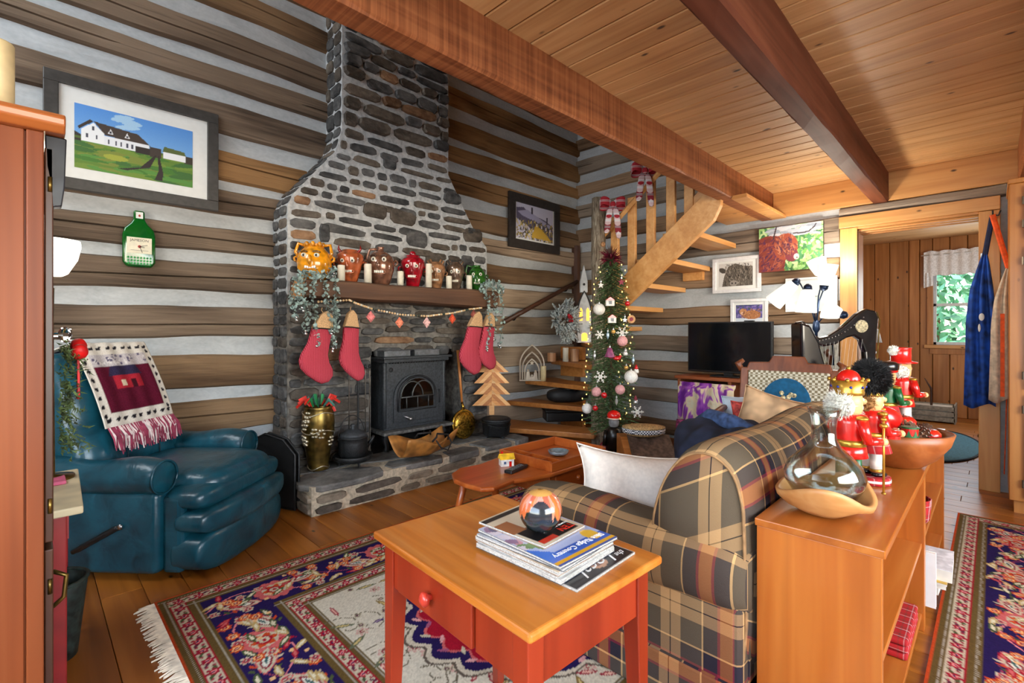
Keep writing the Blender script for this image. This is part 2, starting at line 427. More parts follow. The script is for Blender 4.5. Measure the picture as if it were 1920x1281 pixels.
# stair wall (back) with doorway
DY0, DY1, DZ = 0.086, 0.846, 2.10
wb = MB(); wb.box(XW, DY1, -0.05, XW+0.2, YW+0.2, 4.5); wb.box(XW, DY0, DZ, XW+0.2, DY1, 4.5); wb.box(XW, YB-0.2, -0.05, XW+0.2, DY0, 4.5)
wb = struct(wb.build('wall_back', M_CHINK))
BZ = [(0.02, 0.20), (0.38, 0.54), (0.65, 0.855), (0.965, 1.14), (1.26, 1.46), (1.655, 1.86), (1.985, 2.22)]
UZ = [(2.34, 2.52), (2.66, 2.84), (2.96, 3.12), (3.24, 3.42), (3.54, 3.70), (3.82, 4.02), (4.12, 4.3)]
for i, (z0, z1) in enumerate(BZ):
    hewn(0.975, YW, z0, z1, lambda a, d, z: (XW+d, a, z), 300+i, i % 2 == 0).build('log', LOGY[0 if i in (1, 3, 6) else 1], wb)
for i, (z0, z1) in enumerate(UZ):
    hewn(1.66, YW, z0, z1, lambda a, d, z: (XW+d, a, z), 330+i, i % 2 == 1).build('log', LOGY[(i+1) % 2], wb)
hewn(-0.06, 0.975, 2.20, 2.29, lambda a, d, z: (XW+d, a, z), 350, False).build('log', LOGY[0], wb)
# corner post board where the two log walls meet
struct(hewn(0.0, 2.30, 4.99, 5.085, lambda a, d, z: (z, YW-0.045+d, a), 360, False).build('trim_1', wood('dark_post', (50, 30, 20), (78, 48, 32), (104, 70, 48), 2, 1, 0.6)))

# walls behind the camera with window openings, roof over the loft
def wall_hole(name, ax, pos, a0, a1, h0, h1, z0, z1, top=4.5):
    m = MB(); t = 0.2
    def bx(p0, p1, q0, q1):
        if ax == 'y': m.box(p0, pos-t, q0, p1, pos, q1)
        else: m.box(pos-t, p0, q0, pos, p1, q1)
    bx(a0, h0, -0.05, top); bx(h1, a1, -0.05, top); bx(h0, h1, -0.05, z0); bx(h0, h1, z1, top)
    return struct(m.build(name, M_PLASTER))
wall_hole('wall_right', 'y', YB, XB-0.2, XW+0.2, -0.5, 2.9, 0.65, 2.25)
wall_hole('wall_front', 'x', XB, YB-0.2, YW+0.2, -1.0, 1.6, 0.7, 2.2)
struct(MB().box(XB-0.2, YB-0.2, 4.4, XW+0.25, YW+0.2, 4.5).build('ceiling_upper', M_PINE))

# plank ceiling on stained beams
ce = struct(MB().box(XB, YB, ZC+0.016, XW, 1.60, ZC+0.10).build('ceiling', M_DARKGAP))
k = 0; x = XW-0.012
while x > 0.1:
    o = B('plank', M_PINE, ce, (x-0.1330, YB, ZC, x, 1.60, ZC+0.016), bevel=0.005, seg=1); x -= 0.139
B('plank', M_PINE, ce, (XB, YB, ZC, x, 1.60, ZC+0.016))
def beam(y0, y1, mat, label, seed):
    m = MB(); n = 40; rn = random.Random(seed); vs = []
    for i in range(n+1):
        a = XB+(XW-XB)*i/n; j = lambda s=0.003: rn.uniform(-s, s)
        pr = [(y0+j(), ZC), (y0+j(), 2.29+j()), (y0+0.010+j(), 2.279+j()), (y1-0.010+j(), 2.279+j()), (y1+j(), 2.29+j()), (y1+j(), ZC)]
        vs += [(a, p[0], p[1]) for p in pr]
    fs = [(i*6+k2, i*6+(k2+1) % 6, (i+1)*6+(k2+1) % 6, (i+1)*6+k2) for i in range(n) for k2 in range(6)]
    fs += [(0, 1, 2, 3, 4, 5), tuple(n*6+q for q in range(6))]
    o = m._add(vs, fs).build('ceiling_beam', mat); struct(o); o['label'] = label; return o
beam(1.510, 1.635, M_BEAM, 'reddish stained ceiling beam running in front of the stone chimney', 1)
beam(0.625, 0.735, M_BEAM2, 'darker stained ceiling beam crossing the plank ceiling beside the doorway', 2)
beam(-0.235, -0.12, M_BEAM, 'stained ceiling beam above the pine cupboard at the picture edge', 3)
# header board along the stair wall under the planks
hd = struct(MB().box(XW-0.05, -1.5, 2.285, XW, 1.51, ZC).build('trim_2', M_PINEX, bevel=0.004))
# boxed underside where the stair meets the loft floor
struct(MB().box(4.05, 1.40, 2.27, XW-0.03, 1.52, 2.30).build('trim_3', M_PINEX, bevel=0.004))
struct(MB().prism([(1.635, 2.285), (1.95, 2.285), (1.80, 2.42), (1.635, 2.52)], 4.10, XW-0.04, 'x').build('trim_4', M_PINEX))
# doorway casing
dc = struct(MB().box(XW-0.055, -0.03, DZ, XW-0.002, 0.975, 2.20).build('door_1', M_PINEX, bevel=0.004))
B('casing', M_PINEZ, dc, (XW-0.05, DY1-0.005, 0, XW-0.002, 0.968, DZ-0.004), bevel=0.004)
B('casing', M_PINEZ, dc, (XW-0.05, -0.03, 0, XW-0.002, DY0, DZ-0.004), bevel=0.004)
B('jamb', M_KNOTTY, dc, (XW-0.04, DY1-0.005, 0, XW+0.22, DY1+0.012, DZ), bevel=0.003)
B('jamb', M_KNOTTY, dc, (XW-0.04, DY0-0.012, 0, XW+0.22, DY0, DZ), bevel=0.003)
B('head_jamb', M_PINEX, dc, (XW-0.04, DY0, DZ-0.02, XW+0.22, DY1, DZ), bevel=0.003)
for kk in range(3):
    B('head_stop', M_PINEX, dc, (XW+0.01+0.07*kk, DY0, DZ-0.035-0.006*kk, XW+0.045+0.07*kk, DY1, DZ-0.02), bevel=0.004)
MB().box(XW-0.058, 0.060, 1.72, XW-0.05, 0.075, 1.78).build('strike_plate', plain('brushed_steel', (190, 190, 190), 0.3, 1.0), dc)

# back room seen through the doorway
XF = 9.0
wf = MB(); WY0, WY1, WZ0, WZ1 = -0.40, 0.62, 1.00, 2.16
wf.box(XF+0.02, -0.8, -0.05, XF+0.2, WY0, 2.6); wf.box(XF+0.02, WY1, -0.05, XF+0.2, 2.2, 2.6); wf.box(XF+0.02, WY0, -0.05, XF+0.2, WY1, WZ0); wf.box(XF+0.02, WY0, WZ1, XF+0.2, WY1, 2.6)
wf = struct(wf.build('wall_far', M_DARKGAP))
rn2 = random.Random(5); cuts = [2.05, 1.86, 1.64, 1.50, 1.28, 1.10, 0.88, 0.76, WY1, 0.44, 0.26, 0.04, -0.12, -0.26, WY0, -0.58, -0.75]
for b, a in zip(cuts[:-1], cuts[1:]):
    segs = [(0.0, 2.5)]
    lo, hi = max(a, WY0-0.0), min(b, WY1)
    if hi-lo > 0.02:
        segs = [(0.0, WZ0-0.06), (WZ1+0.05, 2.5)]
    for (s0, s1) in segs: B('board', M_KNOTTY, wf, (XF, a+0.003, s0, XF+0.02, b-0.003, s1), bevel=0.006, seg=1)
struct(MB().box(XW+0.2, 2.05, -0.05, XF+0.2, 2.25, 2.6).build('wall_kitchen_left', M_KNOTTY))
struct(MB().box(XW+0.2, -0.95, -0.05, XF+0.2, -0.75, 2.6).build('wall_kitchen_right', M_KNOTTY))
struct(MB().box(XW+0.2, -0.95, 2.5, XF+0.2, 2.25, 2.6).build('ceiling_kitchen', M_PINE))
wn = struct(MB().box(XF-0.03, WY0-0.08, WZ0-0.05, XF+0.06, WY1+0.09, WZ0).build('window_1', M_PINEX, bevel=0.005))
MW = plain('window_paint', (226, 226, 222), 0.4, var=0.03)
B('apron', M_KNOTTY, wn, (XF-0.012, WY0-0.02, WZ0-0.13, XF+0.02, WY1+0.03, WZ0-0.05), bevel=0.004)
for (y0, y1) in ((WY0-0.05, WY0+0.01), (WY1-0.01, WY1+0.06)): B('casing', M_KNOTTY, wn, (XF-0.02, y0, WZ0, XF+0.02, y1, WZ1+0.06), bevel=0.004)
B('casing', M_KNOTTY, wn, (XF-0.02, WY0-0.05, WZ1, XF+0.02, WY1+0.06, WZ1+0.07), bevel=0.004)
zm = 1.56
for nm, z0, z1, xx in (('lower_sash', WZ0, zm+0.02, XF+0.05), ('upper_sash', zm-0.02, WZ1, XF+0.09)):
    m = MB(); 
    for bb in ((xx, WY0, z0, xx+0.035, WY0+0.04, z1), (xx, WY1-0.04, z0, xx+0.035, WY1, z1), (xx, WY0, z0, xx+0.035, WY1, z0+0.04), (xx, WY0, z1-0.04, xx+0.035, WY1, z1)): m.box(*bb)
    so = m.build(nm, MW, wn, bevel=0.003)
    for q in ((WY0, (WY0+WY1)/2-0.01), ((WY0+WY1)/2+0.01, WY1)): B('pane', glass('window_glass', (255, 255, 255), 0.0, 1.02), so, (xx+0.014, q[0], z0, xx+0.018, q[1], z1))
    B('muntin', MW, so, (xx+0.005, (WY0+WY1)/2-0.01, z0, xx+0.03, (WY0+WY1)/2+0.01, z1))
struct(MB().box(9.2, -14, -0.6, 40, 16, -0.5).build('ground', plain('lawn', (120, 150, 90), 0.9, var=0.3, nscale=3)))
# ------------------------------------------------------------------ stone chimney, hearth, mantel
def stone_mat(name, a, b, c):
    t = NT(name); f = t.noise((22, 22, 34), 3, 0.6); g = t.noise((6, 6, 9), 1)
    col = t.mix(0.45, t.ramp(f, [(0.3, a), (0.5, b), (0.72, c)]), t.ramp(g, [(0.35, a), (0.65, c)]))
    col = t.hsv(col, 0.32); t.bump(f, 0.7, 0.012); return t.out(col, 0.75, spec=0.35)
ST = [stone_mat('slate_stone', (44, 45, 47), (72, 73, 74), (106, 106, 106)), stone_mat('brown_stone', (56, 50, 45), (84, 76, 68), (116, 108, 98)), stone_mat('rust_stone', (86, 60, 42), (124, 92, 66), (154, 124, 96))]
_t = NT('mortar'); _f = _t.noise((30, 30, 30), 3); _t.bump(_f, 0.7, 0.01)
M_MORTAR = _t.out(_t.ramp(_f, [(0.3, (158, 162, 166)), (0.7, (204, 207, 208))]), 0.95, spec=0.2)
FX0, FX1, FZ1 = 1.97, 2.93, 1.03       # firebox opening
ch = thing('stone_chimney', 'grey fieldstone chimney with flared shoulders rising behind the wood stove', 'chimney', (2.25, YC, 0))
def rel(ob, base): ob.location = (-base[0], -base[1], -base[2]); return ob
CB = (2.25, YC, 0)
prof = [xl(z) for z in ()]
zs = [0.0, 2.10, 2.20, 2.40, 2.59, 2.77, 4.45]
zr = [4.45, 2.65, 2.33, 2.19, 2.03, 0.0]
outline = [(xl(z), z) for z in zs] + [(xr(z), z) for z in zr]
m = MB()
# body in pieces round the firebox
m.prism([(xl(0), 0), (FX0, 0), (FX0, FZ1), (xl(0), FZ1)], YC, YW+0.02, 'y'); m.prism([(FX1, 0), (xr(0), 0), (xr(0), FZ1), (FX1, FZ1)], YC, YW+0.02, 'y'); m.prism([(xl(0), FZ1), (xr(0), FZ1), (xr(0), 1.46), (xl(0), 1.46)], YC, YW+0.02, 'y')
rel(m.build('lower_mortar', plain('dark_mortar', (104, 100, 95), 0.95, var=0.25, bump=0.5, nscale=24), ch), CB)  # darker mortar below the mantel, where the stones are nearly dry-stacked
m = MB().prism([(xl(1), 1.46)] + [p for p in outline if p[1] > 1.46] + [(xr(1), 1.46)], YC, YW+0.02, 'y')
rel(m.build('mortar_body', M_MORTAR, ch), CB)
m = MB().box(FX0, YW-0.01, 0, FX1, YW+0.03, FZ1)
rel(m.build('firebox_lining', plain('firebox_black', (26, 24, 24), 0.95, var=0.3), ch), CB)  # even near-black colour for the firebox recess

def stone_on(plane, a0, a1, z0, z1, proud, rn):
    """irregular flat stone; plane(a, depth, z)"""
    n = 8; w, h = (a1-a0)/2, (z1-z0)/2; ca, cz = (a0+a1)/2, (z0+z1)/2
    base = [(-1, -0.55), (-0.72, -1), (0.70, -1), (1, -0.5), (1, 0.55), (0.72, 1), (-0.68, 1), (-1, 0.5)]
    jit = [(p[0]*w*rn.uniform(0.86, 1.0), p[1]*h*rn.uniform(0.82, 1.02)) for p in base]
    tilt = rn.uniform(-0.04, 0.04)*w
    vs = []
    for d, s_ in ((0.012, 1.0), (-proud*0.65, 1.0), (-proud, 0.84)):
        for (x_, z_) in jit: vs.append(plane(ca+x_*(s_ if s_ == 1 else 1-(1-s_)*min(1, h/w)), d+(0 if d > 0 else rn.uniform(-0.003, 0.003)), cz+z_*s_+tilt*(x_/w)))
    fs = [tuple(16+k for k in range(8))] + [(r*8+k, r*8+(k+1) % 8, (r+1)*8+(k+1) % 8, (r+1)*8+k) for r in range(2) for k in range(8)]
    return MB()._add(vs, fs)
rn = random.Random(21); z = 0.21; cnt = 0
front = lambda a, d, z: (a, YC+d, z)
while z < 3.86:
    top = z > 2.72
    low = z < 1.4
    h = rn.uniform(0.075, 0.13) if top else (rn.uniform(0.07, 0.12) if low else rn.uniform(0.072, 0.105))
    zm = z+h/2; x = xl(zm)+0.004; X1 = xr(zm)-0.004; first = True
    gap = 0.008 if top else (0.009 if low else 0.022)
    while x < X1-0.05:
        L = rn.uniform(0.14, 0.44) if (top or low) else rn.choice([rn.uniform(0.09, 0.16), rn.uniform(0.16, 0.28), rn.uniform(0.26, 0.42)])
        if first: L *= rn.uniform(0.6, 1)
        x2 = min(x+L, X1)
        if X1-x2 < 0.08: x2 = X1
        hh = h*rn.uniform(0.72, 1.0); zz = z+rn.uniform(0, h-hh)+0.014*sin(2.3*x+z*3)+0.006*sin(6*x+z*11)
        if (not top) and rn.random() < 0.10 and 1.6 < z < 2.6: hh = h*1.75
        blocked = zm < FZ1-0.03 and x2 > FX0 and x < FX1
        if blocked:
            if x < FX0-0.08: x2 = FX0
            elif x2 > FX1+0.08: x = FX1; blocked = False
        if (not blocked) or x2 == FX0:
            if not (0.45 > z and 1.97 < x < 2.9):
                pm = rn.random(); mt = ST[0 if pm < 0.66 else (1 if pm < 0.96 else 2)] if not top else ST[0 if pm < 0.45 else (1 if pm < 0.82 else 2)]
                pr = rn.uniform(0.018, 0.045) if top else (rn.uniform(0.012, 0.03) if low else rn.uniform(0.008, 0.02))
                o = stone_on(front, x+gap*0.5, x2-gap*0.5, zz+gap*0.35, zz+hh-gap*0.35, pr, rn).build('stone', mt, ch); rel(o, CB); cnt += 1
        x = x2; first = False
    # stone on the flank that the camera sees (turned to -x)
    xs = xl(zm)
    slope = (xl(zm+0.02)-xl(zm-0.02))/0.04
    if z > 0.3:
        side = lambda a, d, z_: (xl(z_)+d, a, z_)
        yy = YC+0.005
        for (b0, b1) in ((YC+0.004, YC+rn.uniform(0.10, 0.2)), (None, YW-0.03)):
            b0 = yy if b0 is None else b0
            if b1-b0 > 0.05:
                o = stone_on(side, b0+0.004, b1-0.004, z+gap*0.4, z+h-gap*0.4, rn.uniform(0.006, 0.02), rn).build('corner_stone', ST[rn.choice([0, 0, 1])], ch); rel(o, CB)
            yy = b1
    z += h
print('chimney stones', cnt)

# hearth
HX0, HX1, HY0, HZ = 1.26, 3.32, 3.08, 0.20
he = thing('stone_hearth', 'raised fieldstone hearth with thick slate slabs under the wood stove', 'hearth', ((HX0+HX1)/2, HY0, 0))
HB = ((HX0+HX1)/2, HY0, 0)
M_MORT2 = plain('warm_mortar', (186, 174, 152), 0.95, var=0.12, bump=0.5, nscale=40)
rel(MB().box(HX0+0.02, HY0+0.02, 0, HX1-0.02, YC+0.0, HZ-0.012).build('mortar_core', M_MORT2, he), HB)
rel(MB().box(FX0, YC, 0, FX1, YW-0.01, HZ-0.012).build('firebox_floor', plain('firebox_black', (26, 24, 24), 0.95), he), HB)
SLAB = stone_mat('slate_slab', (70, 70, 68), (100, 100, 98), (132, 130, 126)); SLABW = stone_mat('hearth_stone', (92, 84, 72), (124, 114, 100), (152, 142, 126))
slabs = [[(1.235, 3.20), (1.33, 3.07), (1.62, 3.055), (1.80, 3.10), (1.84, 3.22), (1.70, 3.36), (1.36, 3.42), (1.25, 3.33)],
         [(1.28, 3.44), (1.60, 3.40), (1.72, 3.44), (1.70, 3.58), (1.30, 3.58)],
         [(1.88, 3.11), (2.30, 3.07), (2.36, 3.16), (2.30, 3.26), (1.95, 3.30), (1.87, 3.22)],
         [(1.76, 3.40), (1.96, 3.33), (2.40, 3.30), (2.60, 3.33), (2.62, 3.58), (1.76, 3.58)],
         [(2.38, 3.065), (2.68, 3.07), (2.74, 3.16), (2.66, 3.27), (2.42, 3.24)],
         [(2.78, 3.07), (3.06, 3.06), (3.10, 3.20), (2.98, 3.32), (2.74, 3.28)],
         [(3.14, 3.06), (3.31, 3.09), (3.335, 3.30), (3.14, 3.34)], [(2.68, 3.36), (3.02, 3.37), (3.32, 3.38), (3.32, 3.58), (2.68, 3.58)]]
rn = random.Random(31)
for i, s_ in enumerate(slabs):
    zt = HZ+rn.uniform(-0.006, 0.008)
    rel(MB().prism(s_, zt-rn.uniform(0.04, 0.06), zt, 'z').build('slab', SLAB, he, bevel=0.010, seg=2), HB)
fr = lambda a, d, z: (a, HY0+0.02+d, z)
for zrow, hrow in ((0.006, 0.062), (0.072, 0.07)):
    x = HX0+0.03
    while x < HX1-0.1:
        L = rn.uniform(0.18, 0.45); x2 = min(HX1-0.02, x+L)
        rel(stone_on(fr, x+0.012, x2-0.012, zrow+rn.uniform(0, 0.008), zrow+hrow-0.01, rn.uniform(0.01, 0.028), rn).build('stone', SLABW if rn.random() < 0.6 else ST[1], he), HB); x = x2+0.02
sd = lambda a, d, z: (HX0+0.02+d, a, z)
for zrow in (0.01, 0.08):
    for (a, b) in ((3.10, 3.33), (3.35, 3.56)):
        rel(stone_on(sd, a, b, zrow, zrow+0.06, 0.02, rn).build('stone', SLABW, he), HB)

# mantel beam
M_MANT = wood('mantel_oak', (62, 40, 28), (92, 62, 44), (124, 90, 66), 0, 0.9, 0.6, 0.0, 0, 0.4)
MX0, MX1, MY0, MZ0, MZ1 = 1.332, 3.14, 3.33, 1.42, 1.565
mo = thing('mantel_beam', 'rough hewn dark wooden mantel beam holding the row of pottery jugs', 'mantel', ((MX0+MX1)/2, MY0, MZ0))
MBs = ((MX0+MX1)/2, MY0, MZ0)
m = hewn(MX0, MX1, MZ0, MZ1, lambda a, d, z: (a, (MY0+0.024+d) if d < 0.05 else YC+0.0, z), 77, False)
rel(m.build('beam', M_MANT, mo), MBs)
m = MB().prism([(MY0+0.01, MZ0+0.008), (3.50, MZ0+0.002), (3.56, MZ0+0.05), (3.48, MZ0+0.14), (MY0+0.012, MZ0+0.138)], MX0-0.016, MX0+0.004, 'x')
rel(m.build('end_grain', wood('cut_end', (178, 116, 62), (204, 146, 90), (222, 176, 122), 2, 1.5, 0.6), mo, bevel=0.006), MBs)

# pottery face jugs
def face_jug(loc, h, r, col, label, style, turn=0.0, coat=0.6, metal=0.0):
    t = thing('face_jug', label, 'jug', loc, turn, 'glazed face jugs lined up on the mantel')
    M = plain('glaze_%d_%d_%d' % col, col, 0.16, metal, var=0.22, coat=coat, nscale=22)
    D = plain('glaze_dark_%d_%d_%d' % col, tuple(x*0.5 for x in col), 0.2, 0, var=0.2, coat=0.5)
    WH = plain('glaze_white', (232, 226, 210), 0.2, coat=0.6); BK = plain('pupil_black', (15, 12, 10), 0.3)
    p = {'round': [(0.60, 0), (0.72, 0.05), (0.98, 0.32), (1.0, 0.5), (0.9, 0.72), (0.62, 0.88), (0.42, 0.93), (0.40, 0.985), (0.46, 1.0), (0.34, 1.0), (0.3, 0.93)],
         'tall': [(0.58, 0), (0.68, 0.06), (0.92, 0.38), (0.98, 0.55), (0.86, 0.74), (0.5, 0.86), (0.24, 0.9), (0.20, 0.97), (0.27, 1.0), (0.14, 1.0), (0.12, 0.92)],
         'taper': [(0.48, 0), (0.55, 0.05), (0.80, 0.42), (1.0, 0.72), (0.98, 0.84), (0.80, 0.92), (0.62, 0.95), (0.60, 1.0), (0.50, 1.0), (0.48, 0.92)]}[style]
    m = MB(); n = 28; vs = []
    for (a, z) in p:
        for k in range(n):
            w = 2*pi*k/n; q = a*r
            if style == 'taper': q *= 1+0.03*sin(3*w)
            vs.append((q*cos(w), q*sin(w), z*h))
    fs = [(i*n+k, i*n+(k+1) % n, (i+1)*n+(k+1) % n, (i+1)*n+k) for i in range(len(p)-1) for k in range(n)] + [tuple(range(n-1, -1, -1))]
    m._add(vs, fs).build('body', M, t, smooth=True)
    f = -0.96*r
    MB().ball((0, f, 0.50*h), (0.13*r, 0.22*r, 0.15*h), 10, 7).build('nose', M, t, smooth=True)
    for s_ in (-1, 1):
        e = MB().ball((s_*0.36*r, f*0.90, 0.64*h), (0.17*r, 0.14*r, 0.065*h), 12, 8).build('eye', WH, t, smooth=True)
        MB().ball((s_*0.36*r, f*0.90-0.11*r, 0.635*h), (0.07*r, 0.05*r, 0.035*h), 8, 6).build('pupil', BK, e, smooth=True)
        MB().tube([(s_*(0.16+0.40*i/5)*r, f*(0.98-0.20*i/5)-0.02*r, (0.72+0.035*sin(pi*i/5))*h) for i in range(6)], [0.05*r]*6, 6).build('brow', D, t, smooth=True)
        MB().tube([(s_*1.0*r, 0, 0.5*h), (s_*1.15*r, -0.03*r, 0.54*h), (s_*1.18*r, 0, 0.62*h), (s_*1.05*r, 0.03*r, 0.66*h), (s_*0.95*r, 0.02*r, 0.60*h)], 0.07*r, 7).build('ear', M, t, smooth=True)
    MB().tube([(r*0.46*cos(a), f*(0.98-0.16*abs(cos(a))), h*(0.31+0.055*sin(a))) for a in np.linspace(0, 2*pi, 17)], 0.055*r, 6).build('lips', M, t, smooth=True)
    m = MB()
    for k in range(5): m.cbox((r*(-0.26+0.13*k), f*0.955, 0.315*h), (0.11*r, 0.10*r, 0.07*h))
    m.build('teeth', WH, t, bevel=0.002)
    return t
def handle(t, pts, r, col): MB().tube(pts, r, 8).build('handle', plain('glaze_%d_%d_%d' % col, col, 0.16), t, smooth=True)
zj = MZ1
OR, RB, BR, RD, TN, SV, GN = (214, 138, 22), (164, 84, 48), (134, 92, 72), (150, 14, 30), (146, 104, 72), (118, 96, 80), (38, 92, 28)
A45 = R(-38)
j = face_jug((1.45, 3.46, zj), 0.255, 0.118, OR, 'round mustard yellow glazed face jug at the near end of the mantel', 'round', A45)
handle(j, [(-0.06, 0.0, 0.245), (-0.11, 0, 0.26), (-0.13, 0, 0.20), (-0.10, 0, 0.15)], 0.012, OR)
handle(j, [(0.06, 0.0, 0.245), (0.11, 0, 0.25), (0.12, 0, 0.19), (0.10, 0, 0.15)], 0.012, OR)
m = MB()
for k in range(8): m.ball((0.06*cos(k*0.8), 0.06*sin(k*0.8), 0.25), (0.016, 0.016, 0.02), 7, 5)
m.build('topknots', plain('glaze_%d_%d_%d' % OR, OR), j, smooth=True)
j = face_jug((1.725, 3.47, zj), 0.245, 0.10, RB, 'brown devil face jug with two red horns on the mantel', 'taper', A45)
for s_ in (-1, 1): MB().tube([(s_*0.06, -0.01, 0.225), (s_*0.082, -0.01, 0.255), (s_*0.078, -0.01, 0.285)], [0.014, 0.009, 0.002], 7).build('horn', plain('horn_red', (132, 24, 22), 0.2, coat=0.5), j, smooth=True)
j = face_jug((1.985, 3.47, zj), 0.30, 0.112, BR, 'tall brown lustre face jug with a narrow neck, third on the mantel', 'tall', A45, 0.7, 0.35)
handle(j, [(-0.03, 0, 0.285), (-0.085, 0, 0.28), (-0.105, 0, 0.22), (-0.10, 0, 0.17)], 0.011, BR)
j = face_jug((2.285, 3.47, zj), 0.265, 0.10, RD, 'glossy crimson red face jug in the middle of the mantel', 'taper', A45)
MB().lathe([(0.025, 0.25), (0.028, 0.285), (0.02, 0.30), (0.0, 0.302)], 14).build('stopper', plain('glaze_%d_%d_%d' % RD, RD), j, smooth=True)
j = face_jug((2.53, 3.48, zj), 0.235, 0.086, TN, 'tan matte face jug with two loop handles beside the tallest candle', 'taper', A45, 0.25)
for s_ in (-1, 1): handle(j, [(s_*0.05, 0, 0.21), (s_*0.07, 0, 0.245), (s_*0.045, 0, 0.262), (s_*0.03, 0, 0.22)], 0.009, TN)
j = face_jug((2.745, 3.48, zj), 0.255, 0.086, SV, 'streaky silver brown face jug with loop handles near the green jug', 'taper', A45, 0.7, 0.45)
for s_ in (-1, 1): handle(j, [(s_*0.05, 0, 0.22), (s_*0.075, 0, 0.262), (s_*0.05, 0, 0.282), (s_*0.03, 0, 0.24)], 0.009, SV)
j = face_jug((2.995, 3.47, zj), 0.25, 0.092, GN, 'dark green glazed face jug at the far end of the mantel', 'round', A45)
handle(j, [(-0.04, 0, 0.235), (-0.085, 0, 0.25), (-0.10, 0, 0.20), (-0.085, 0, 0.14)], 0.010, GN)
# pillar candles
M_WAX = plain('ivory_wax', (226, 220, 202), 0.5, var=0.03); M_WICK = plain('wick', (40, 34, 28), 0.9)
def candle(x, y, z, r, h, label, grp='ivory pillar candles', mat=None):
    t = thing('pillar_candle', label, 'candle', (x, y, z), 0, grp)
    MB().lathe([(r, 0), (r, h-0.004), (r*0.94, h), (r*0.7, h-0.006), (0.0, h-0.010)], 20).build('wax', mat or M_WAX, t, smooth=True)
    MB().tube([(0, 0, h-0.012), (0.001, 0, h+0.010)], 0.0013, 6).build('wick', M_WICK, t); return t
for (u, v0, v1, w, lab) in ((641, 489, 518, 14, 'ivory candle on the mantel before the horned brown jug'), (691, 487, 522, 14, 'ivory candle on the mantel between the two brown jugs'), (752, 503, 529, 12, 'short ivory candle just before the crimson jug'),
                            (805, 489, 533, 12, 'tallest ivory candle, right after the crimson jug'), (843, 512, 536, 11, 'short ivory candle before the silver brown jug'), (881, 510, 538, 11, 'ivory candle nearest the green jug')):
    p = px(u, v1, Y=3.375); d = (p.x+p.y)/1.4142
    candle(p.x, 3.385, MZ1+0.001, w*d/F_PX/2, (v1-v0)*d/F_PX, lab, 'ivory candles on the mantel')

# wood stove
M_IRON = plain('stove_iron', (58, 62, 66), 0.55, 0.25, var=0.18, bump=0.15, nscale=60)
M_IRON2 = plain('stove_iron_dark', (32, 34, 37), 0.5, 0.3, var=0.2)
sx0, sx1, sy0, sy1 = 2.03, 2.67, 3.50, 3.84
st = thing('wood_stove', 'grey cast iron wood stove with an arched glass door', 'stove', ((sx0+sx1)/2, (sy0+sy1)/2, HZ)); c = ((sx0+sx1)/2, (sy0+sy1)/2, 0)
w2, d2 = (sx1-sx0)/2, (sy1-sy0)/2
B('body', M_IRON, st, (-w2+0.02, -d2+0.03, 0.175, w2-0.02, d2, 0.735), bevel=0.006)
m = MB().box(-w2-0.025, -d2-0.05, 0.765, w2+0.025, d2, 0.785); m.box(-w2-0.005, -d2-0.02, 0.735, w2+0.005, d2, 0.765)
m.build('top_plate', M_IRON, st, bevel=0.005)
m = MB()
for k in range(22): m.box(-w2+0.05+k*0.0255, -d2-0.022, 0.728, -w2+0.062+k*0.0255, -d2+0.02, 0.742)
m.build('dentil_trim', M_IRON2, st)
fp = -d2+0.03
B('front_plate', M_IRON, st, (-w2+0.035, fp-0.018, 0.20, w2-0.035, fp, 0.735), bevel=0.004)
for s_ in (-1, 1): MB().lathe([(0.016, 0), (0.018, 0.27), (0.015, 0.5), (0.018, 0.54)], 12, (s_*(w2-0.022), fp-0.004, 0.195)).build('corner_column', M_IRON, st, smooth=True)
def arch(x0, x1, z0, zs, n=14):
    cx, r = (x0+x1)/2, (x1-x0)/2
    return [(x0, z0), (x1, z0)] + [(cx+r*cos(a), zs+r*0.86*sin(a)) for a in np.linspace(0, pi, n)]
dr = MB().prism(arch(-0.225, 0.225, 0.235, 0.445), fp-0.034, fp-0.018, 'y').build('door', M_IRON, st, bevel=0.004)
o = MB(); A1 = arch(-0.19, 0.19, 0.33, 0.45, 18)
o.tube([(a, fp-0.036, b) for a, b in A1+[A1[0]]], 0.010, 8); o.build('arch_moulding', M_IRON2, dr, smooth=True)
g = MB().prism(arch(-0.165, 0.165, 0.345, 0.45), fp-0.036, fp-0.033, 'y').build('glass', plain('smoked_glass', (16, 13, 11), 0.06, 0, var=0.3, spec=0.8), dr)
o = MB()
for cx in (-0.055, 0.055): o.tube([(cx+0.11*cos(a), fp-0.040, 0.44+0.13*sin(a)) for a in np.linspace(0, pi, 12)], 0.006, 6)
o.tube([(-0.165, fp-0.040, 0.44), (0.165, fp-0.040, 0.44)], 0.006, 6)
for xx in (-0.11, 0, 0.11): o.tube([(xx, fp-0.040, 0.345), (xx, fp-0.040, 0.44)], 0.004, 6)
o.build('grille', plain('grille_steel', (92, 94, 94), 0.4, 0.6), dr, smooth=True)
o = MB().tube([(-0.14, fp-0.034, 0.285), (-0.13, fp-0.07, 0.28), (-0.10, fp-0.075, 0.265)], 0.007, 8); o.ball((-0.095, fp-0.076, 0.262), 0.015, 10, 7); o.build('handle', plain('brushed_steel', (190, 190, 190), 0.3, 1.0), dr, smooth=True)
MB().tube([(0.235, fp-0.025, 0.36), (0.235, fp-0.025, 0.48)], 0.010, 8).build('hinge', M_IRON2, dr, smooth=True)
MB().ball((-0.245, fp-0.018, 0.675), (0.02, 0.008, 0.02), 10, 6).build('emblem', M_IRON2, st, smooth=True)
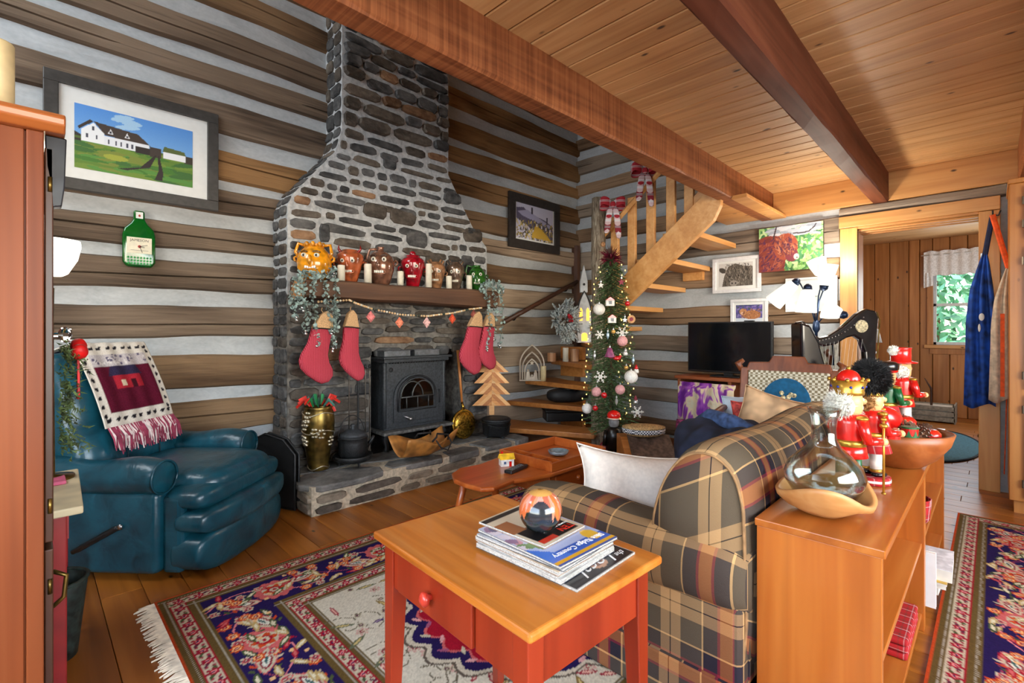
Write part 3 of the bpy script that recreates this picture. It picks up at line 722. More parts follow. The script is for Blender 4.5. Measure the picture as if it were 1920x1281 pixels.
MB().prism([(-w2-0.03, -d2-0.06), (w2+0.03, -d2-0.06), (w2+0.01, d2), (-w2-0.01, d2)], 0.150, 0.178, 'z').build('ash_lip', plain('worn_iron', (96, 96, 94), 0.6, 0.3, var=0.3, bump=0.4), st, bevel=0.008)
for (a, b) in ((-1, -1), (1, -1), (-1, 1), (1, 1)):
    MB().tube([(a*(w2-0.05), b*(d2-0.05), 0.155), (a*(w2-0.025), b*(d2-0.02), 0.10), (a*(w2-0.05), b*(d2-0.04), 0.04), (a*(w2-0.035), b*(d2-0.03), 0.006)], [0.034, 0.026, 0.018, 0.024], 8).build('leg', M_IRON2, st, smooth=True)
for k, (u0, u1) in enumerate(((713, 764), (770, 818))):
    a, b = px(u0, 665, Y=3.52), px(u1, 665, Y=3.52); cx = (a.x+b.x)/2; w = (b.x-a.x)/2*0.96
    t = thing('loaf_pan', ['grey steel loaf pan on the stove top toward the hanging stockings pair by the vase', 'grey steel loaf pan on the stove top toward the brass warming pan'][k], 'pan', (cx, 3.525, HZ+0.786), 0, 'loaf pans on the stove')
    m = MB(); hp = 0.052
    for (x0, y0, x1, y1) in ((-w, -0.06, w, -0.052), (-w, 0.052, w, 0.06), (-w, -0.06, -w+0.008, 0.06), (w-0.008, -0.06, w, 0.06)): m.box(x0, y0, 0.004, x1, y1, hp)
    m.box(-w, -0.06, 0, w, 0.06, 0.006); m.build('pan', plain('pan_steel', (120, 126, 132), 0.4, 0.7), t, bevel=0.003)
    m = MB()
    for (x0, y0, x1, y1) in ((-w-0.012, -0.07, w+0.012, -0.054), (-w-0.012, 0.054, w+0.012, 0.07), (-w-0.012, -0.07, -w+0.004, 0.07), (w-0.004, -0.07, w+0.012, 0.07)): m.box(x0, y0, hp-0.006, x1, y1, hp)
    m.build('rim', plain('pan_steel', (120, 126, 132), 0.4, 0.7), t, bevel=0.002)

# stockings hanging from the mantel
_t = NT('red_knit'); _w = _t.n('TexWave'); _w.inputs['Scale'].default_value = 42; _w.inputs['Distortion'].default_value = 2.5
_t.L.new(_t.co(), _w.inputs['Vector']); _t.bump(_w.outputs['Fac'], 0.5, 0.004)
M_KNIT = _t.out(_t.ramp(_w.outputs['Fac'], [(0.2, (168, 44, 62)), (0.7, (208, 88, 104))]), 0.95, spec=0.1)
M_BURLAP = plain('tan_burlap', (196, 158, 116), 0.95, var=0.15, nscale=200)
def stocking(u, v0, v1, flip, lean, label, scale=1.0):
    p = px(u, v0, Y=3.315); d = (p.x+p.y)/1.4142; h = (v1-v0)*d/F_PX
    t = thing('christmas_stocking', label, 'stocking', (p.x, 3.312, p.z), 0, 'red knitted stockings hung from the mantel')
    s = h
    leg = [(0.155, -0.18), (-0.155, -0.18)]
    out = [(-0.15, -0.20), (-0.165, -0.40), (-0.225, -0.56), (-0.235, -0.66), (-0.19, -0.76), (-0.08, -0.86), (0.06, -0.95), (0.17, -1.0), (0.27, -0.98), (0.315, -0.90), (0.29, -0.80), (0.215, -0.70), (0.165, -0.58), (0.155, -0.40), (0.16, -0.18)]
    P = [((x*flip+lean*(y+0.2))*s*scale, y*s) for x, y in out]
    n = len(P); vs = []; cy = (0.0)
    cx = sum(p_[0] for p_ in P)/n; cz = sum(p_[1] for p_ in P)/n
    for yy, k in ((-0.028, 0.80), (-0.020, 0.95), (0, 1.0), (0.020, 0.95), (0.028, 0.8)):
        for (x, z_) in P: vs.append((cx+(x-cx)*k, yy, cz+(z_-cz)*(k if k > 0.9 else k)))
    fs = [tuple(range(n)), tuple(4*n+q for q in range(n))] + [(r*n+q, r*n+(q+1) % n, (r+1)*n+(q+1) % n, (r+1)*n+q) for r in range(4) for q in range(n)]
    MB()._add(vs, fs).build('sock', M_KNIT, t, smooth=True)
    c = [(-0.155, -0.20), (-0.07, 0.0), (0.02, 0.06), (0.11, -0.02), (0.165, -0.22)]
    MB().prism([((x*flip+lean*(y+0.2))*s*scale, y*s) for x, y in c], -0.030, 0.026, 'y').build('cuff', M_BURLAP, t, bevel=0.012, seg=3)
    MB().tube([((x*flip+lean*(y+0.2))*s*scale, -0.031, y*s) for x, y in ((-0.158, -0.195), (0, -0.20), (0.168, -0.215))], 0.004, 6).build('trim_cord', plain('black_cord', (24, 20, 20), 0.9), t)
    MB().tube([(0.02*flip*s, 0, 0.03*s), (0.0, 0.006, 0.06*s), (0.01*s, 0.005, 0.10*s)], 0.003, 6).build('hanger', M_BURLAP, t)
stocking(603, 590, 720, 1, 0.22, 'red knitted stocking with tan cuff nearest the mantel end, under the garland', 0.98)
stocking(657, 588, 716, 1, 0.02, 'red knitted stocking beside the stove, near the fire tools', 0.72)
stocking(889, 590, 703, 1, 0.24, 'red knitted stocking hanging over the brass warming pan handle', 0.92)
stocking(915, 592, 694, 1, 0.16, 'red knitted stocking behind the garland at the far mantel end', 0.85)

# bead garland with wooden diamonds
bg = thing('bead_garland', 'wooden bead garland with diamond tags swagged below the mantel', 'garland', (2.2, 3.312, 1.40))
anch = [(597, 566), (655, 563), (668, 569), (700, 580), (750, 590), (800, 593), (850, 587), (880, 580), (908, 577)]
P = [px(u, v, Y=3.312) for u, v in anch]
path = []
for a, b in zip(P[:-1], P[1:]): path += [a.lerp(b, k/10) for k in range(10)]
o = MB().tube([p-Vector((2.2, 3.312, 1.40)) for p in path], 0.0016, 5).build('string', plain('jute', (150, 120, 80), 0.9), bg)
L = 0; last = None; cols = [plain('bead_natural', (222, 188, 142), 0.6), plain('bead_white', (232, 224, 210), 0.6), plain('bead_dark', (52, 66, 58), 0.6)]
bead_me = [MB().ball((0, 0, 0), 0.0085, 8, 6).build('bead', m_, bg, smooth=True) for m_ in cols]
i = 0; used = [False]*3
for k in range(len(path)-1):
    seg = path[k+1]-path[k]; t_ = 0
    n = max(1, int(round(seg.length/0.017)))
    for q in range(n):
        p = path[k]+seg*(q/n)-Vector((2.2, 3.312, 1.40)); ci = 2 if (i % 16) in (14, 15) else (1 if i % 4 == 3 else 0)
        b = bead_me[ci] if not used[ci] else bead_me[ci].copy()
        if used[ci]: COL.objects.link(b); b.parent = bg
        used[ci] = True; b.location = p; i += 1
for k, (u, v, col) in enumerate(((695, 594, (196, 108, 108)), (749, 605, (222, 116, 88)), (800, 605, (206, 160, 158)), (848, 598, (188, 66, 34)), (888, 590, (120, 60, 50)))):
    p = px(u, v, Y=3.305)-Vector((2.2, 3.312, 1.40)); r = 0.045
    MB().prism([(p.x-r*0.85, p.z), (p.x, p.z-r), (p.x+r*0.85, p.z), (p.x, p.z+r)], p.y-0.004, p.y+0.004, 'y').build('diamond_tag', plain('tag_%d' % k, col, 0.7, var=0.25, nscale=80), bg, bevel=0.002)
    MB().prism([(p.x-r*0.4, p.z), (p.x, p.z-r*0.5), (p.x+r*0.4, p.z), (p.x, p.z+r*0.5)], p.y-0.006, p.y-0.0035, 'y').build('tag_print', plain('tagp_%d' % k, tuple(min(255, x*1.15+15) for x in col), 0.7), bg)

# hanging eucalyptus sprays with silver bells at both mantel ends
M_EUC = plain('eucalyptus_leaf', (136, 156, 152), 0.7, var=0.3, nscale=30); M_BERRY = plain('silver_bell', (210, 212, 214), 0.2, 0.9)
def spray(name_label, strands, seed):
    t = thing('eucalyptus_garland', name_label, 'garland', tuple(px(*strands[0][0], Y=3.30)), 0, 'frosted eucalyptus sprays on the mantel ends'); base = Vector(t.location); rn = random.Random(seed)
    leaves = MB()
    for si, st_ in enumerate(strands):
        pts = [px(u, v, Y=3.30-0.01*(si % 3)) for u, v in st_]; pp = []
        for a, b in zip(pts[:-1], pts[1:]): pp += [a.lerp(b, k/8) for k in range(8)]
        MB().tube([p-base for p in pp], 0.0018, 5).build('stem', plain('stem_green', (86, 96, 78), 0.8), t)
        for p in pp:
            for q in range(3):
                c = p-base+Vector((rn.uniform(-.022, .022), rn.uniform(-.022, .012), rn.uniform(-.02, .02))); r_ = rn.uniform(0.010, 0.018)
                a = Vector((rn.uniform(-1, 1), rn.uniform(-1, 0.4), rn.uniform(-1, 1))).normalized(); e1 = a.orthogonal().normalized(); e2 = a.cross(e1)
                vs = [c+(e1*cos(w)+e2*sin(w)*0.8)*r_+a*(0.004 if k % 2 else 0) for k, w in enumerate(np.linspace(0, 2*pi, 7)[:-1])]
                leaves._add(vs, [(0, 1, 2, 3, 4, 5)])
        e = pp[-1]-base
        for q in range(2): MB().ball((e.x+rn.uniform(-.01, .01), e.y-0.01, e.z-0.02*q), 0.011, 10, 7).build('bell', M_BERRY, t, smooth=True)
    lo = leaves.build('leaves', M_EUC, t, fixn=False); lo['kind'] = 'stuff'
    return t
spray('frosted eucalyptus spray over the near mantel end below the yellow jug', [[(572, 512), (565, 545), (575, 590), (572, 625)], [(590, 508), (586, 550), (592, 600), (596, 650)], [(604, 512), (612, 560), (622, 610), (624, 660)], [(622, 505), (632, 545), (626, 600), (628, 640)], [(570, 512), (600, 518), (628, 512)], [(625, 560), (634, 590), (620, 625)], [(572, 510), (552, 525), (548, 560), (556, 600)], [(566, 530), (560, 560), (566, 580)]], 4)
spray('frosted eucalyptus spray over the far mantel end below the green jug', [[(905, 535), (925, 545), (930, 590), (925, 640)], [(918, 532), (940, 550), (942, 600), (936, 655)], [(900, 540), (915, 560), (918, 610), (912, 660)], [(910, 528), (930, 530), (944, 548)]], 5)

# ---- things standing on the hearth
# brass umbrella vase with ribbons
p = px(590, 878, Z=HZ); t = thing('brass_vase', 'tall embossed brass vase with red and green ribbons on top', 'vase', (1.47, 3.44, HZ+0.004))
M_BRASS = plain('aged_brass', (112, 92, 46), 0.32, 0.85, var=0.3, nscale=18, bump=0.2); M_PEW = plain('raised_pewter', (190, 182, 160), 0.3, 0.8, var=0.2)
pf = [(0.066, 0), (0.072, 0.01), (0.070, 0.03), (0.082, 0.12), (0.106, 0.26), (0.112, 0.34), (0.106, 0.40), (0.093, 0.435), (0.100, 0.45), (0.094, 0.455), (0.083, 0.43)]
n = 40; vs = [(r_*(1+0.018*cos(20*2*pi*k/n) if z_ < 0.27 else r_ and 1)*cos(2*pi*k/n), r_*(1+0.018*cos(20*2*pi*k/n) if z_ < 0.27 else 1)*sin(2*pi*k/n), z_) for r_, z_ in pf for k in range(n)]
MB()._add(vs, [(i*n+k, i*n+(k+1) % n, (i+1)*n+(k+1) % n, (i+1)*n+k) for i in range(len(pf)-1) for k in range(n)]+[tuple(range(n))]).build('body', M_BRASS, t, smooth=True)
rn = random.Random(8)
for fl in range(9):
    m = MB(); a0 = -2.2+rn.uniform(-1.0, 1.2); zc = rn.uniform(0.16, 0.40)
    for q in range(6):
        w = q*pi/3; a = a0+0.20*cos(w)*0.9; zz = zc+0.030*sin(w); rr = np.interp(zz, [0.03, 0.12, 0.26, 0.34, 0.44], [0.072, 0.084, 0.108, 0.114, 0.098])
        m.ball((rr*cos(a), rr*sin(a), zz), (0.013, 0.013, 0.010), 8, 5)
    m.build('embossed_flower', M_PEW, t, smooth=True)
for zz, rr in ((0.022, 0.072), (0.28, 0.112), (0.405, 0.107)): MB().tube([(rr*cos(a), rr*sin(a), zz+0.012*sin(3*a)) for a in np.linspace(0, 2*pi, 33)], 0.004, 6).build('raised_band', M_PEW, t, smooth=True)
RIB = [plain('ribbon_red', (206, 36, 20), 0.5), plain('ribbon_green', (24, 120, 66), 0.5), plain('ribbon_teal', (70, 128, 116), 0.5)]
for k in range(16):
    a = k*0.71; r1 = rn.uniform(0.05, 0.12); c = Vector((0.055*cos(a), 0.055*sin(a), 0.455)); e = c+Vector((r1*cos(a), r1*sin(a), rn.uniform(-0.05, 0.06))); mid = c.lerp(e, 0.5)+Vector((0, 0, 0.045))
    MB().tube([c, mid, e], [0.008, 0.014, 0.010], 5, flat=0.25).build('ribbon', RIB[0 if k % 4 < 2 else (1 if k % 4 == 2 else 2)], t)
# cast iron kettle steamer on a trivet bowl
p = px(655, 872, Z=HZ); t = thing('iron_kettle', 'black cast iron kettle with bail handle beside the brass vase', 'kettle', (1.70, 3.37, HZ+0.004))
M_CAST = plain('black_cast_iron', (30, 32, 34), 0.5, 0.2, var=0.25, bump=0.3, nscale=90)
MB().lathe([(0.10, 0.03), (0.135, 0.045), (0.142, 0.075), (0.135, 0.08), (0.11, 0.06), (0.09, 0.055)], 24).build('trivet_bowl', M_CAST, t, smooth=True)
for a in (0.5, 2.6, 4.7): MB().tube([(0.09*cos(a), 0.09*sin(a), 0.045), (0.10*cos(a), 0.10*sin(a), 0.0)], 0.010, 6).build('foot', M_CAST, t)
MB().lathe([(0.088, 0.06), (0.104, 0.085), (0.106, 0.17), (0.102, 0.20), (0.108, 0.207), (0.104, 0.214)], 28).build('pot', M_CAST, t, smooth=True)
ld = MB().lathe([(0.104, 0.214), (0.09, 0.236), (0.05, 0.258), (0.018, 0.268), (0.012, 0.28), (0.02, 0.292), (0.012, 0.302), (0, 0.303)], 24).build('lid', M_IRON, t, smooth=True)
MB().tube([(0.106*cos(a), 0.02, 0.19+0.175*sin(a)) for a in np.linspace(0.0, pi, 15)], 0.004, 6).build('bail', M_CAST, t, smooth=True)
MB().tube([(0.10, -0.01, 0.12), (0.14, -0.03, 0.17), (0.15, -0.035, 0.20)], [0.018, 0.012, 0.010], 8).build('spout', M_CAST, t, smooth=True)
# fire tools
t = thing('fire_tool_set', 'tall fireplace tools with twisted steel shafts standing behind the kettle', 'fire tools', (1.80, 3.485, HZ+0.004))
M_ST = plain('tool_steel', (128, 122, 114), 0.4, 0.8)
MB().lathe([(0.07, 0), (0.07, 0.012), (0.02, 0.02), (0.008, 0.05), (0.008, 0.58), (0.012, 0.60), (0, 0.615)], 16).build('stand', M_CAST, t, smooth=True)
MB().tube([(-0.09, 0.0, 0.50), (0.09, 0, 0.50)], 0.006, 6).build('cross_bar', M_CAST, t)
for nm, xx, zb in (('poker', -0.08, 0.10), ('shovel', 0.055, 0.14), ('tongs', 0.09, 0.10)):
    o = MB().tube([(xx, -0.012, zb), (xx, -0.012, 0.66), (xx, -0.012, 0.70)], [0.0045, 0.0045, 0.008], 7).build(nm, M_ST, t, smooth=True)
    if nm == 'shovel': MB().cbox((xx, -0.012, 0.11), (0.06, 0.008, 0.09)).build('blade', M_ST, o, bevel=0.004)
    if nm == 'poker': MB().tube([(xx, -0.012, 0.12), (xx-0.03, -0.012, 0.10), (xx-0.025, -0.012, 0.13)], 0.005, 6).build('hook', M_ST, o)
    if nm == 'tongs': MB().tube([(xx, -0.02, 0.14), (xx-0.02, -0.03, 0.05), (xx-0.005, -0.03, 0.0)], 0.004, 6).build('jaw', M_ST, o)
    MB().ball((xx, -0.012, 0.715), (0.012, 0.012, 0.018), 8, 6).build('knob', M_CAST, o, smooth=True)
# leather log carrier
t = thing('log_carrier', 'tan leather log carrier bag slumped on the hearth before the stove', 'bag', (2.22, 3.19, HZ+0.006), R(8))
M_LEA = plain('tan_leather', (166, 112, 52), 0.55, var=0.2, nscale=14, bump=0.3); M_STRAP = plain('black_strap', (28, 24, 24), 0.6)
def sling(u_, v_):
    a = (v_-0.5)*2; x_ = (u_-0.5)*0.50*(1+0.10*abs(a)); y_ = a*0.115*(1+0.2*sin(5*u_)); z_ = 0.004+0.15*abs(a)**1.8*(0.86+0.16*sin(3.2*u_*2+1))+0.035*abs(u_-0.5)*2
    return (x_, y_-0.03*abs(a)**3*np.sign(a)*0, z_)
MB().grid(22, 15, sling).build('sling', M_LEA, t, smooth=True, solid=0.006)
for s_ in (-1, 1):
    MB().tube([(-0.02, s_*0.10, 0.13), (0.0, s_*0.105-0.02, 0.165), (0.06, -0.03+s_*0.04, 0.175), (0.13, s_*0.105-0.02, 0.165), (0.15, s_*0.10, 0.12)], 0.008, 7).build('handle', M_STRAP, t, smooth=True)
MB().tube([(0.0, -0.12, 0.14), (0.03, -0.145, 0.08), (0.10, -0.15, 0.05), (0.15, -0.14, 0.10), (0.14, -0.12, 0.14)], 0.006, 7).build('loop', M_STRAP, t, smooth=True)
# brass bed warmer
p0 = px(870, 795, Y=3.47); t = thing('warming_pan', 'round brass warming pan with long wooden handle leaning on the stonework', 'warming pan', (p0.x, 3.47, HZ))
MR = TR(0, 0, p0.z-HZ) @ RX(R(84))
M_BR2 = plain('bright_brass', (190, 150, 60), 0.25, 0.95, var=0.2, nscale=40, bump=0.25)
MB().lathe([(0.09, -0.03), (0.130, -0.02), (0.137, 0.0), (0.130, 0.006), (0.112, 0.004)], 32, M=MR).build('pan', M_BR2, t, smooth=True)
MB().lathe([(0.112, 0.004), (0.106, 0.012), (0.06, 0.018), (0.0, 0.02)], 32, M=MR).build('embossed_lid', plain('hammered_brass', (170, 136, 56), 0.3, 0.95, var=0.4, nscale=60, bump=0.8), t, smooth=True)
MB().tube([(0, 0.005, p0.z-HZ+0.13), (0, 0.03, p0.z-HZ+0.20)], [0.016, 0.011], 8).build('ferrule', M_BR2, t, smooth=True)
MB().tube([(0, 0.03, p0.z-HZ+0.19), (-0.006, 0.085, p0.z-HZ+0.68)], [0.011, 0.014], 8).build('handle', wood('turned_handle', (150, 84, 36), (186, 116, 58), (206, 140, 80), 2), t, smooth=True)
# dutch oven
t = thing('dutch_oven', 'black lidded cast iron dutch oven under the wooden chevron tree', 'dutch oven', (3.09, 3.30, HZ+0.008))
MB().lathe([(0.10, 0.012), (0.125, 0.03), (0.132, 0.14), (0.136, 0.145), (0.13, 0.15)], 28).build('pot', M_CAST, t, smooth=True)
MB().lathe([(0.136, 0.150), (0.138, 0.165), (0.12, 0.178), (0.05, 0.188), (0, 0.19)], 28).build('lid', M_CAST, t, smooth=True)
for a in (0.6, 2.7, 4.8): MB().tube([(0.085*cos(a), 0.085*sin(a), 0.025), (0.09*cos(a), 0.09*sin(a), -0.003)], 0.012, 6).build('foot', M_CAST, t)
MB().tube([(0.135*cos(a), -0.135*abs(sin(a)), 0.135-0.03*abs(sin(a))) for a in np.linspace(0, pi, 13)], 0.004, 6).build('bail', M_CAST, t, smooth=True)
# chevron tree of pallet strips standing on the lid
t = thing('chevron_tree', 'wooden christmas tree of chevron strips standing on the dutch oven', 'wooden tree', (3.09, 3.36, HZ+0.205), R(-45))
CW = [wood('strip_a', (178, 112, 52), (206, 142, 76), (222, 166, 100), 0, 1.5), wood('strip_b', (196, 136, 76), (218, 164, 104), (232, 188, 132), 0, 1.5), wood('strip_c', (150, 88, 38), (182, 112, 54), (204, 140, 80), 0, 1.5)]
B('trunk', CW[1], t, (-0.024, -0.01, 0.0, 0.024, 0.012, 0.085), bevel=0.002)
k = 0
for bi, (zb, hw) in enumerate(((0.085, 0.185), (0.192, 0.176), (0.298, 0.168), (0.402, 0.160))):
    c_ = [(0.175 if bi < 3 else 0.15)*(1-q/4) for q in range(5)]
    for s_ in (-1, 1):
        for q in range(4):
            pts = [(0, zb+c_[q]), (s_*hw*(1-q/4), zb), (s_*hw*(1-(q+1)/4), zb), (0, zb+c_[q+1])] if q < 3 else [(0, zb+c_[q]), (s_*hw/4, zb), (0, zb)]
            MB().prism(pts, -0.006-0.002*bi, 0.006, 'y').build('strip', CW[(k+bi) % 3], t, bevel=0.001, seg=1); k += 1
# black folding fire screen between recliner and hearth
t = thing('fire_screen', 'black metal folded fire screen standing between the recliner and the hearth', 'fire screen', (1.155, 3.44, 0), R(-66))
MSH = plain('black_mesh', (20, 20, 21), 0.7, 0.3, var=0.3, nscale=220)
for k in range(2):
    f_ = MB(); o_ = 0.035*k
    f_.tube([(-0.20, o_, 0.02), (-0.20, o_, 0.44), (-0.06, o_, 0.50), (0.10, o_, 0.47), (0.20, o_, 0.38), (0.20, o_, 0.02), (-0.20, o_, 0.02)], 0.008, 7)
    q = f_.build('panel_frame', M_CAST, t, smooth=True)
    MB().prism([(-0.20, 0.02), (0.20, 0.02), (0.20, 0.38), (0.10, 0.47), (-0.06, 0.50), (-0.20, 0.44)], o_-0.002, o_+0.002, 'y').build('mesh_sheet', MSH, q)
# ------------------------------------------------------------------ winding stair in the corner
M_TREAD = wood('stair_tread_x', (148, 86, 36), (186, 118, 56), (208, 146, 82), 0, 0.9, 0.4, 0.06, 0.05, 0.08)
M_TREADP = wood('stair_pine', (190, 128, 66), (214, 156, 92), (228, 180, 122), 0, 0.9, 0.45, 0.05, 0.0, 0.06)
PX, PY = 4.03, 2.80
stair = thing('winding_stair', 'open pine staircase winding round a bark-covered log post in the corner', 'staircase', (PX, PY, 0))
SB = (PX, PY, 0)
pw = [(3.40, 3.52), (3.76, 3.845), (4.06, 3.845), (4.52, 3.845), (5.06, 3.80), (5.06, 3.12)]   # where each front edge ends
zt = [0.21, 0.42, 0.63, 0.84, 1.05]
for i in range(5):
    a, b = Vector(pw[i]), Vector(pw[i+1]); P = Vector((PX, PY)); nxt = P+(b-P)*1.0
    poly = [tuple(P+(a-P).normalized()*0.02), tuple(a)]
    if i == 0: poly = [(PX-0.22, PY-0.10), (3.42, 3.55), (3.42, 3.845)]
    if i == 3: poly.append((5.06, 3.845))
    back = P+(b-P)
    ext = Vector((-(b-P).y, (b-P).x)).normalized()*(-0.04)
    poly.append(tuple(back+ext)); poly.append(tuple(P+(b-P).normalized()*0.02+ext))
    rel(MB().prism(poly, zt[i]-0.048, zt[i], 'z').build('tread', M_TREAD, stair, bevel=0.006), SB)
for i in range(5):   # carriage under the winders
    rel(MB().box(4.7+0.0*i, 3.5, zt[i]-0.2, 4.76, 3.84, zt[i]-0.05).build('bracket', M_TREAD, stair), SB)
for (yb, z) in ((2.915, 1.245), (2.65, 1.455), (2.385, 1.665), (2.12, 1.875), (1.855, 2.085)):
    rel(MB().prism([(4.09, yb), (XW-0.045, yb), (XW-0.045, yb+(0.24 if yb > 2.9 else 0.29)), (4.09, yb+(0.04 if yb > 2.9 else 0.29))], z-0.05, z, 'z').build('tread', M_TREADP, stair, bevel=0.005), SB)
    if yb == 2.12: rel(MB().box(XW-0.09, yb+0.06, z-0.14, XW-0.035, yb+0.28, z-0.051).build('cleat', M_TREADP, stair, bevel=0.004), SB)
# stringer: bottom edge through (Y 2.38, z 1.54) and (Y 1.60, z 2.17)
sl = 0.81
zb = lambda y: 1.535+(2.38-y)*sl
poly = [(2.78, zb(2.78)-0.02), (2.78, zb(2.78)+0.30), (1.66, zb(1.66)+0.30), (1.585, zb(1.585)+0.22), (1.60, zb(1.60)+0.07), (1.66, zb(1.66))]
rel(MB().prism(poly, 4.03, 4.085, 'x').build('stringer', M_TREADP, stair, bevel=0.006), SB)
# balusters and rail
_bt = NT('bark'); _f = _bt.noise((60, 60, 9), 3, 0.65, 0.8); _bt.bump(_f, 0.9, 0.02); _bt.out(_bt.ramp(_f, [(0.3, (82, 70, 58)), (0.5, (136, 122, 104)), (0.7, (186, 176, 156))]), 0.95, spec=0.15)
n = 20; vs = []; rn = random.Random(3); zs_ = np.linspace(0, 2.52, 40)
for z in zs_:
    for k in range(n):
        w = 2*pi*k/n; r = 0.078+0.004*sin(3*w+z*4)+0.003*sin(7*w+z*9)+rn.uniform(-.002, .002)-0.004*z
        vs.append((r*cos(w)+0.01*sin(z*1.7), r*sin(w), z))
post = MB()._add(vs, [(i*n+k, i*n+(k+1) % n, (i+1)*n+(k+1) % n, (i+1)*n+k) for i in range(39) for k in range(n)]+[tuple(range(n)), tuple(39*n+k for k in range(n))])
po = post.build('log_post', MATS['bark'], stair, smooth=True)
for (a, z, r) in ((-2.0, 2.05, 0.02), (-2.5, 1.66, 0.024), (-1.9, 0.7, 0.02)):
    MB().lathe([(r*1.3, 0), (r*1.2, 0.016), (r*0.9, 0.022), (r*0.45, 0.020), (r*0.4, 0.012), (0, 0.012)], 12, M=TR(0.07*cos(a), 0.07*sin(a), z) @ RZ(a) @ RY(R(90))).build('knot', wood('knot_wood', (120, 80, 48), (160, 116, 76), (190, 146, 104), 2), po, smooth=True)
for i, y in enumerate((2.66, 2.47, 2.27, 2.07, 1.90)):
    z0 = zb(y)+0.22; z1 = zb(y)+1.02
    if i == 0: z0 = zb(y)+0.20
    rel(MB().box(4.088, y-0.042, z0-0.06, 4.128, y+0.042, min(z1, 3.2)).build('baluster', M_TREADP, stair, bevel=0.006), SB)
rel(MB().tube([(4.06, 2.80, zb(2.80)+0.93), (4.06, 1.68, zb(1.68)+0.93)], 0.03, 4, flat=0.9).build('handrail', M_TREADP, stair, bevel=0.006), SB)
# dark wall rail rising along the log wall
a, b = px(944, 605, Y=3.80), px(1083, 528, Y=3.80)
t = thing('wall_handrail', 'dark stained handrail sloping up the log wall beside the stair', 'handrail', tuple(a))
MB().tube([(0, 0, 0), (b-a)], 0.026, 10, flat=0.75).build('rail', wood('dark_rail', (58, 32, 18), (86, 50, 30), (112, 70, 44), 0), t, smooth=True)
for f_ in (0.15, 0.85):
    p = (b-a)*f_; MB().tube([(p.x, 0, p.z-0.02), (p.x, 0.03, p.z-0.05), (p.x, 0.066, p.z-0.05)], 0.008, 7).build('bracket', M_CAST, t, smooth=True)

# plaid ribbon bows on the stair
_t = NT('buffalo_ribbon')
def _stripes(t, src, period, stops, comp):
    sep = t.n('SeparateXYZ'); t.L.new(src, sep.inputs[0])
    d = t.n('Math', operation='DIVIDE'); d.inputs[1].default_value = period; t.L.new(sep.outputs[comp], d.inputs[0])
    fr = t.n('Math', operation='FRACT'); t.L.new(d.outputs[0], fr.inputs[0])
    return t.ramp(fr.outputs[0], stops, 'CONSTANT')
_tc = _t.n('TexCoord'); _src = _tc.outputs['Object']
_s = [(0, (150, 18, 34)), (0.42, (228, 228, 230)), (0.50, (90, 20, 40)), (0.60, (230, 230, 232)), (0.68, (150, 18, 34))]
_t.out(_t.mix(0.5, _stripes(_t, _src, 0.062, _s, 2), _stripes(_t, _src, 0.05, _s, 1)), 0.8)
def bow(loc, sc, label):
    t = thing('plaid_bow', label, 'bow', loc, R(-45), 'plaid ribbon bows on the stair'); M = MATS['buffalo_ribbon']
    for s_ in (-1, 1):
        pts = [(0, 0, 0), (s_*0.05, -0.05, 0.035), (s_*0.12, -0.05, 0.045), (s_*0.14, 0.0, 0.0), (s_*0.10, 0.03, -0.02), (0, 0.0, 0)]
        m = MB(); vs = []
        for p in pts: vs += [(p[0]*sc, p[1]*sc, (p[2]-0.045)*sc), (p[0]*sc, p[1]*sc, (p[2]+0.045)*sc)]
        m._add(vs, [(2*i, 2*i+1, 2*i+3, 2*i+2) for i in range(5)]); m.build('loop', M, t, solid=0.003, subsurf=2, smooth=True)
        m = MB(); x0 = s_*0.015; vs = []
        for z, xo, yo in ((0, 0, -0.02), (-0.12, s_*0.03, -0.035), (-0.22, s_*0.035, -0.02), (-0.34-0.03*s_, s_*0.05, -0.03)): vs += [((x0+xo-0.035)*sc, yo*sc, z*sc), ((x0+xo+0.035)*sc, yo*sc, z*sc+(0.02 if z < -.3 else 0))]
        m._add(vs, [(2*i, 2*i+1, 2*i+3, 2*i+2) for i in range(3)]); m.build('tail', M, t, solid=0.003, subsurf=1, smooth=True)
    MB().ball((0, -0.03*sc, 0), (0.03*sc, 0.025*sc, 0.035*sc), 10, 7).build('knot', M, t, smooth=True)
p = px(1148, 385, X=3.98); bow(tuple(p), 0.95, 'red and white plaid bow beside the top of the log post')
p = px(1208, 322, X=3.98); bow(tuple(p), 0.95, 'red and white plaid bow high on the stair rail under the beam')

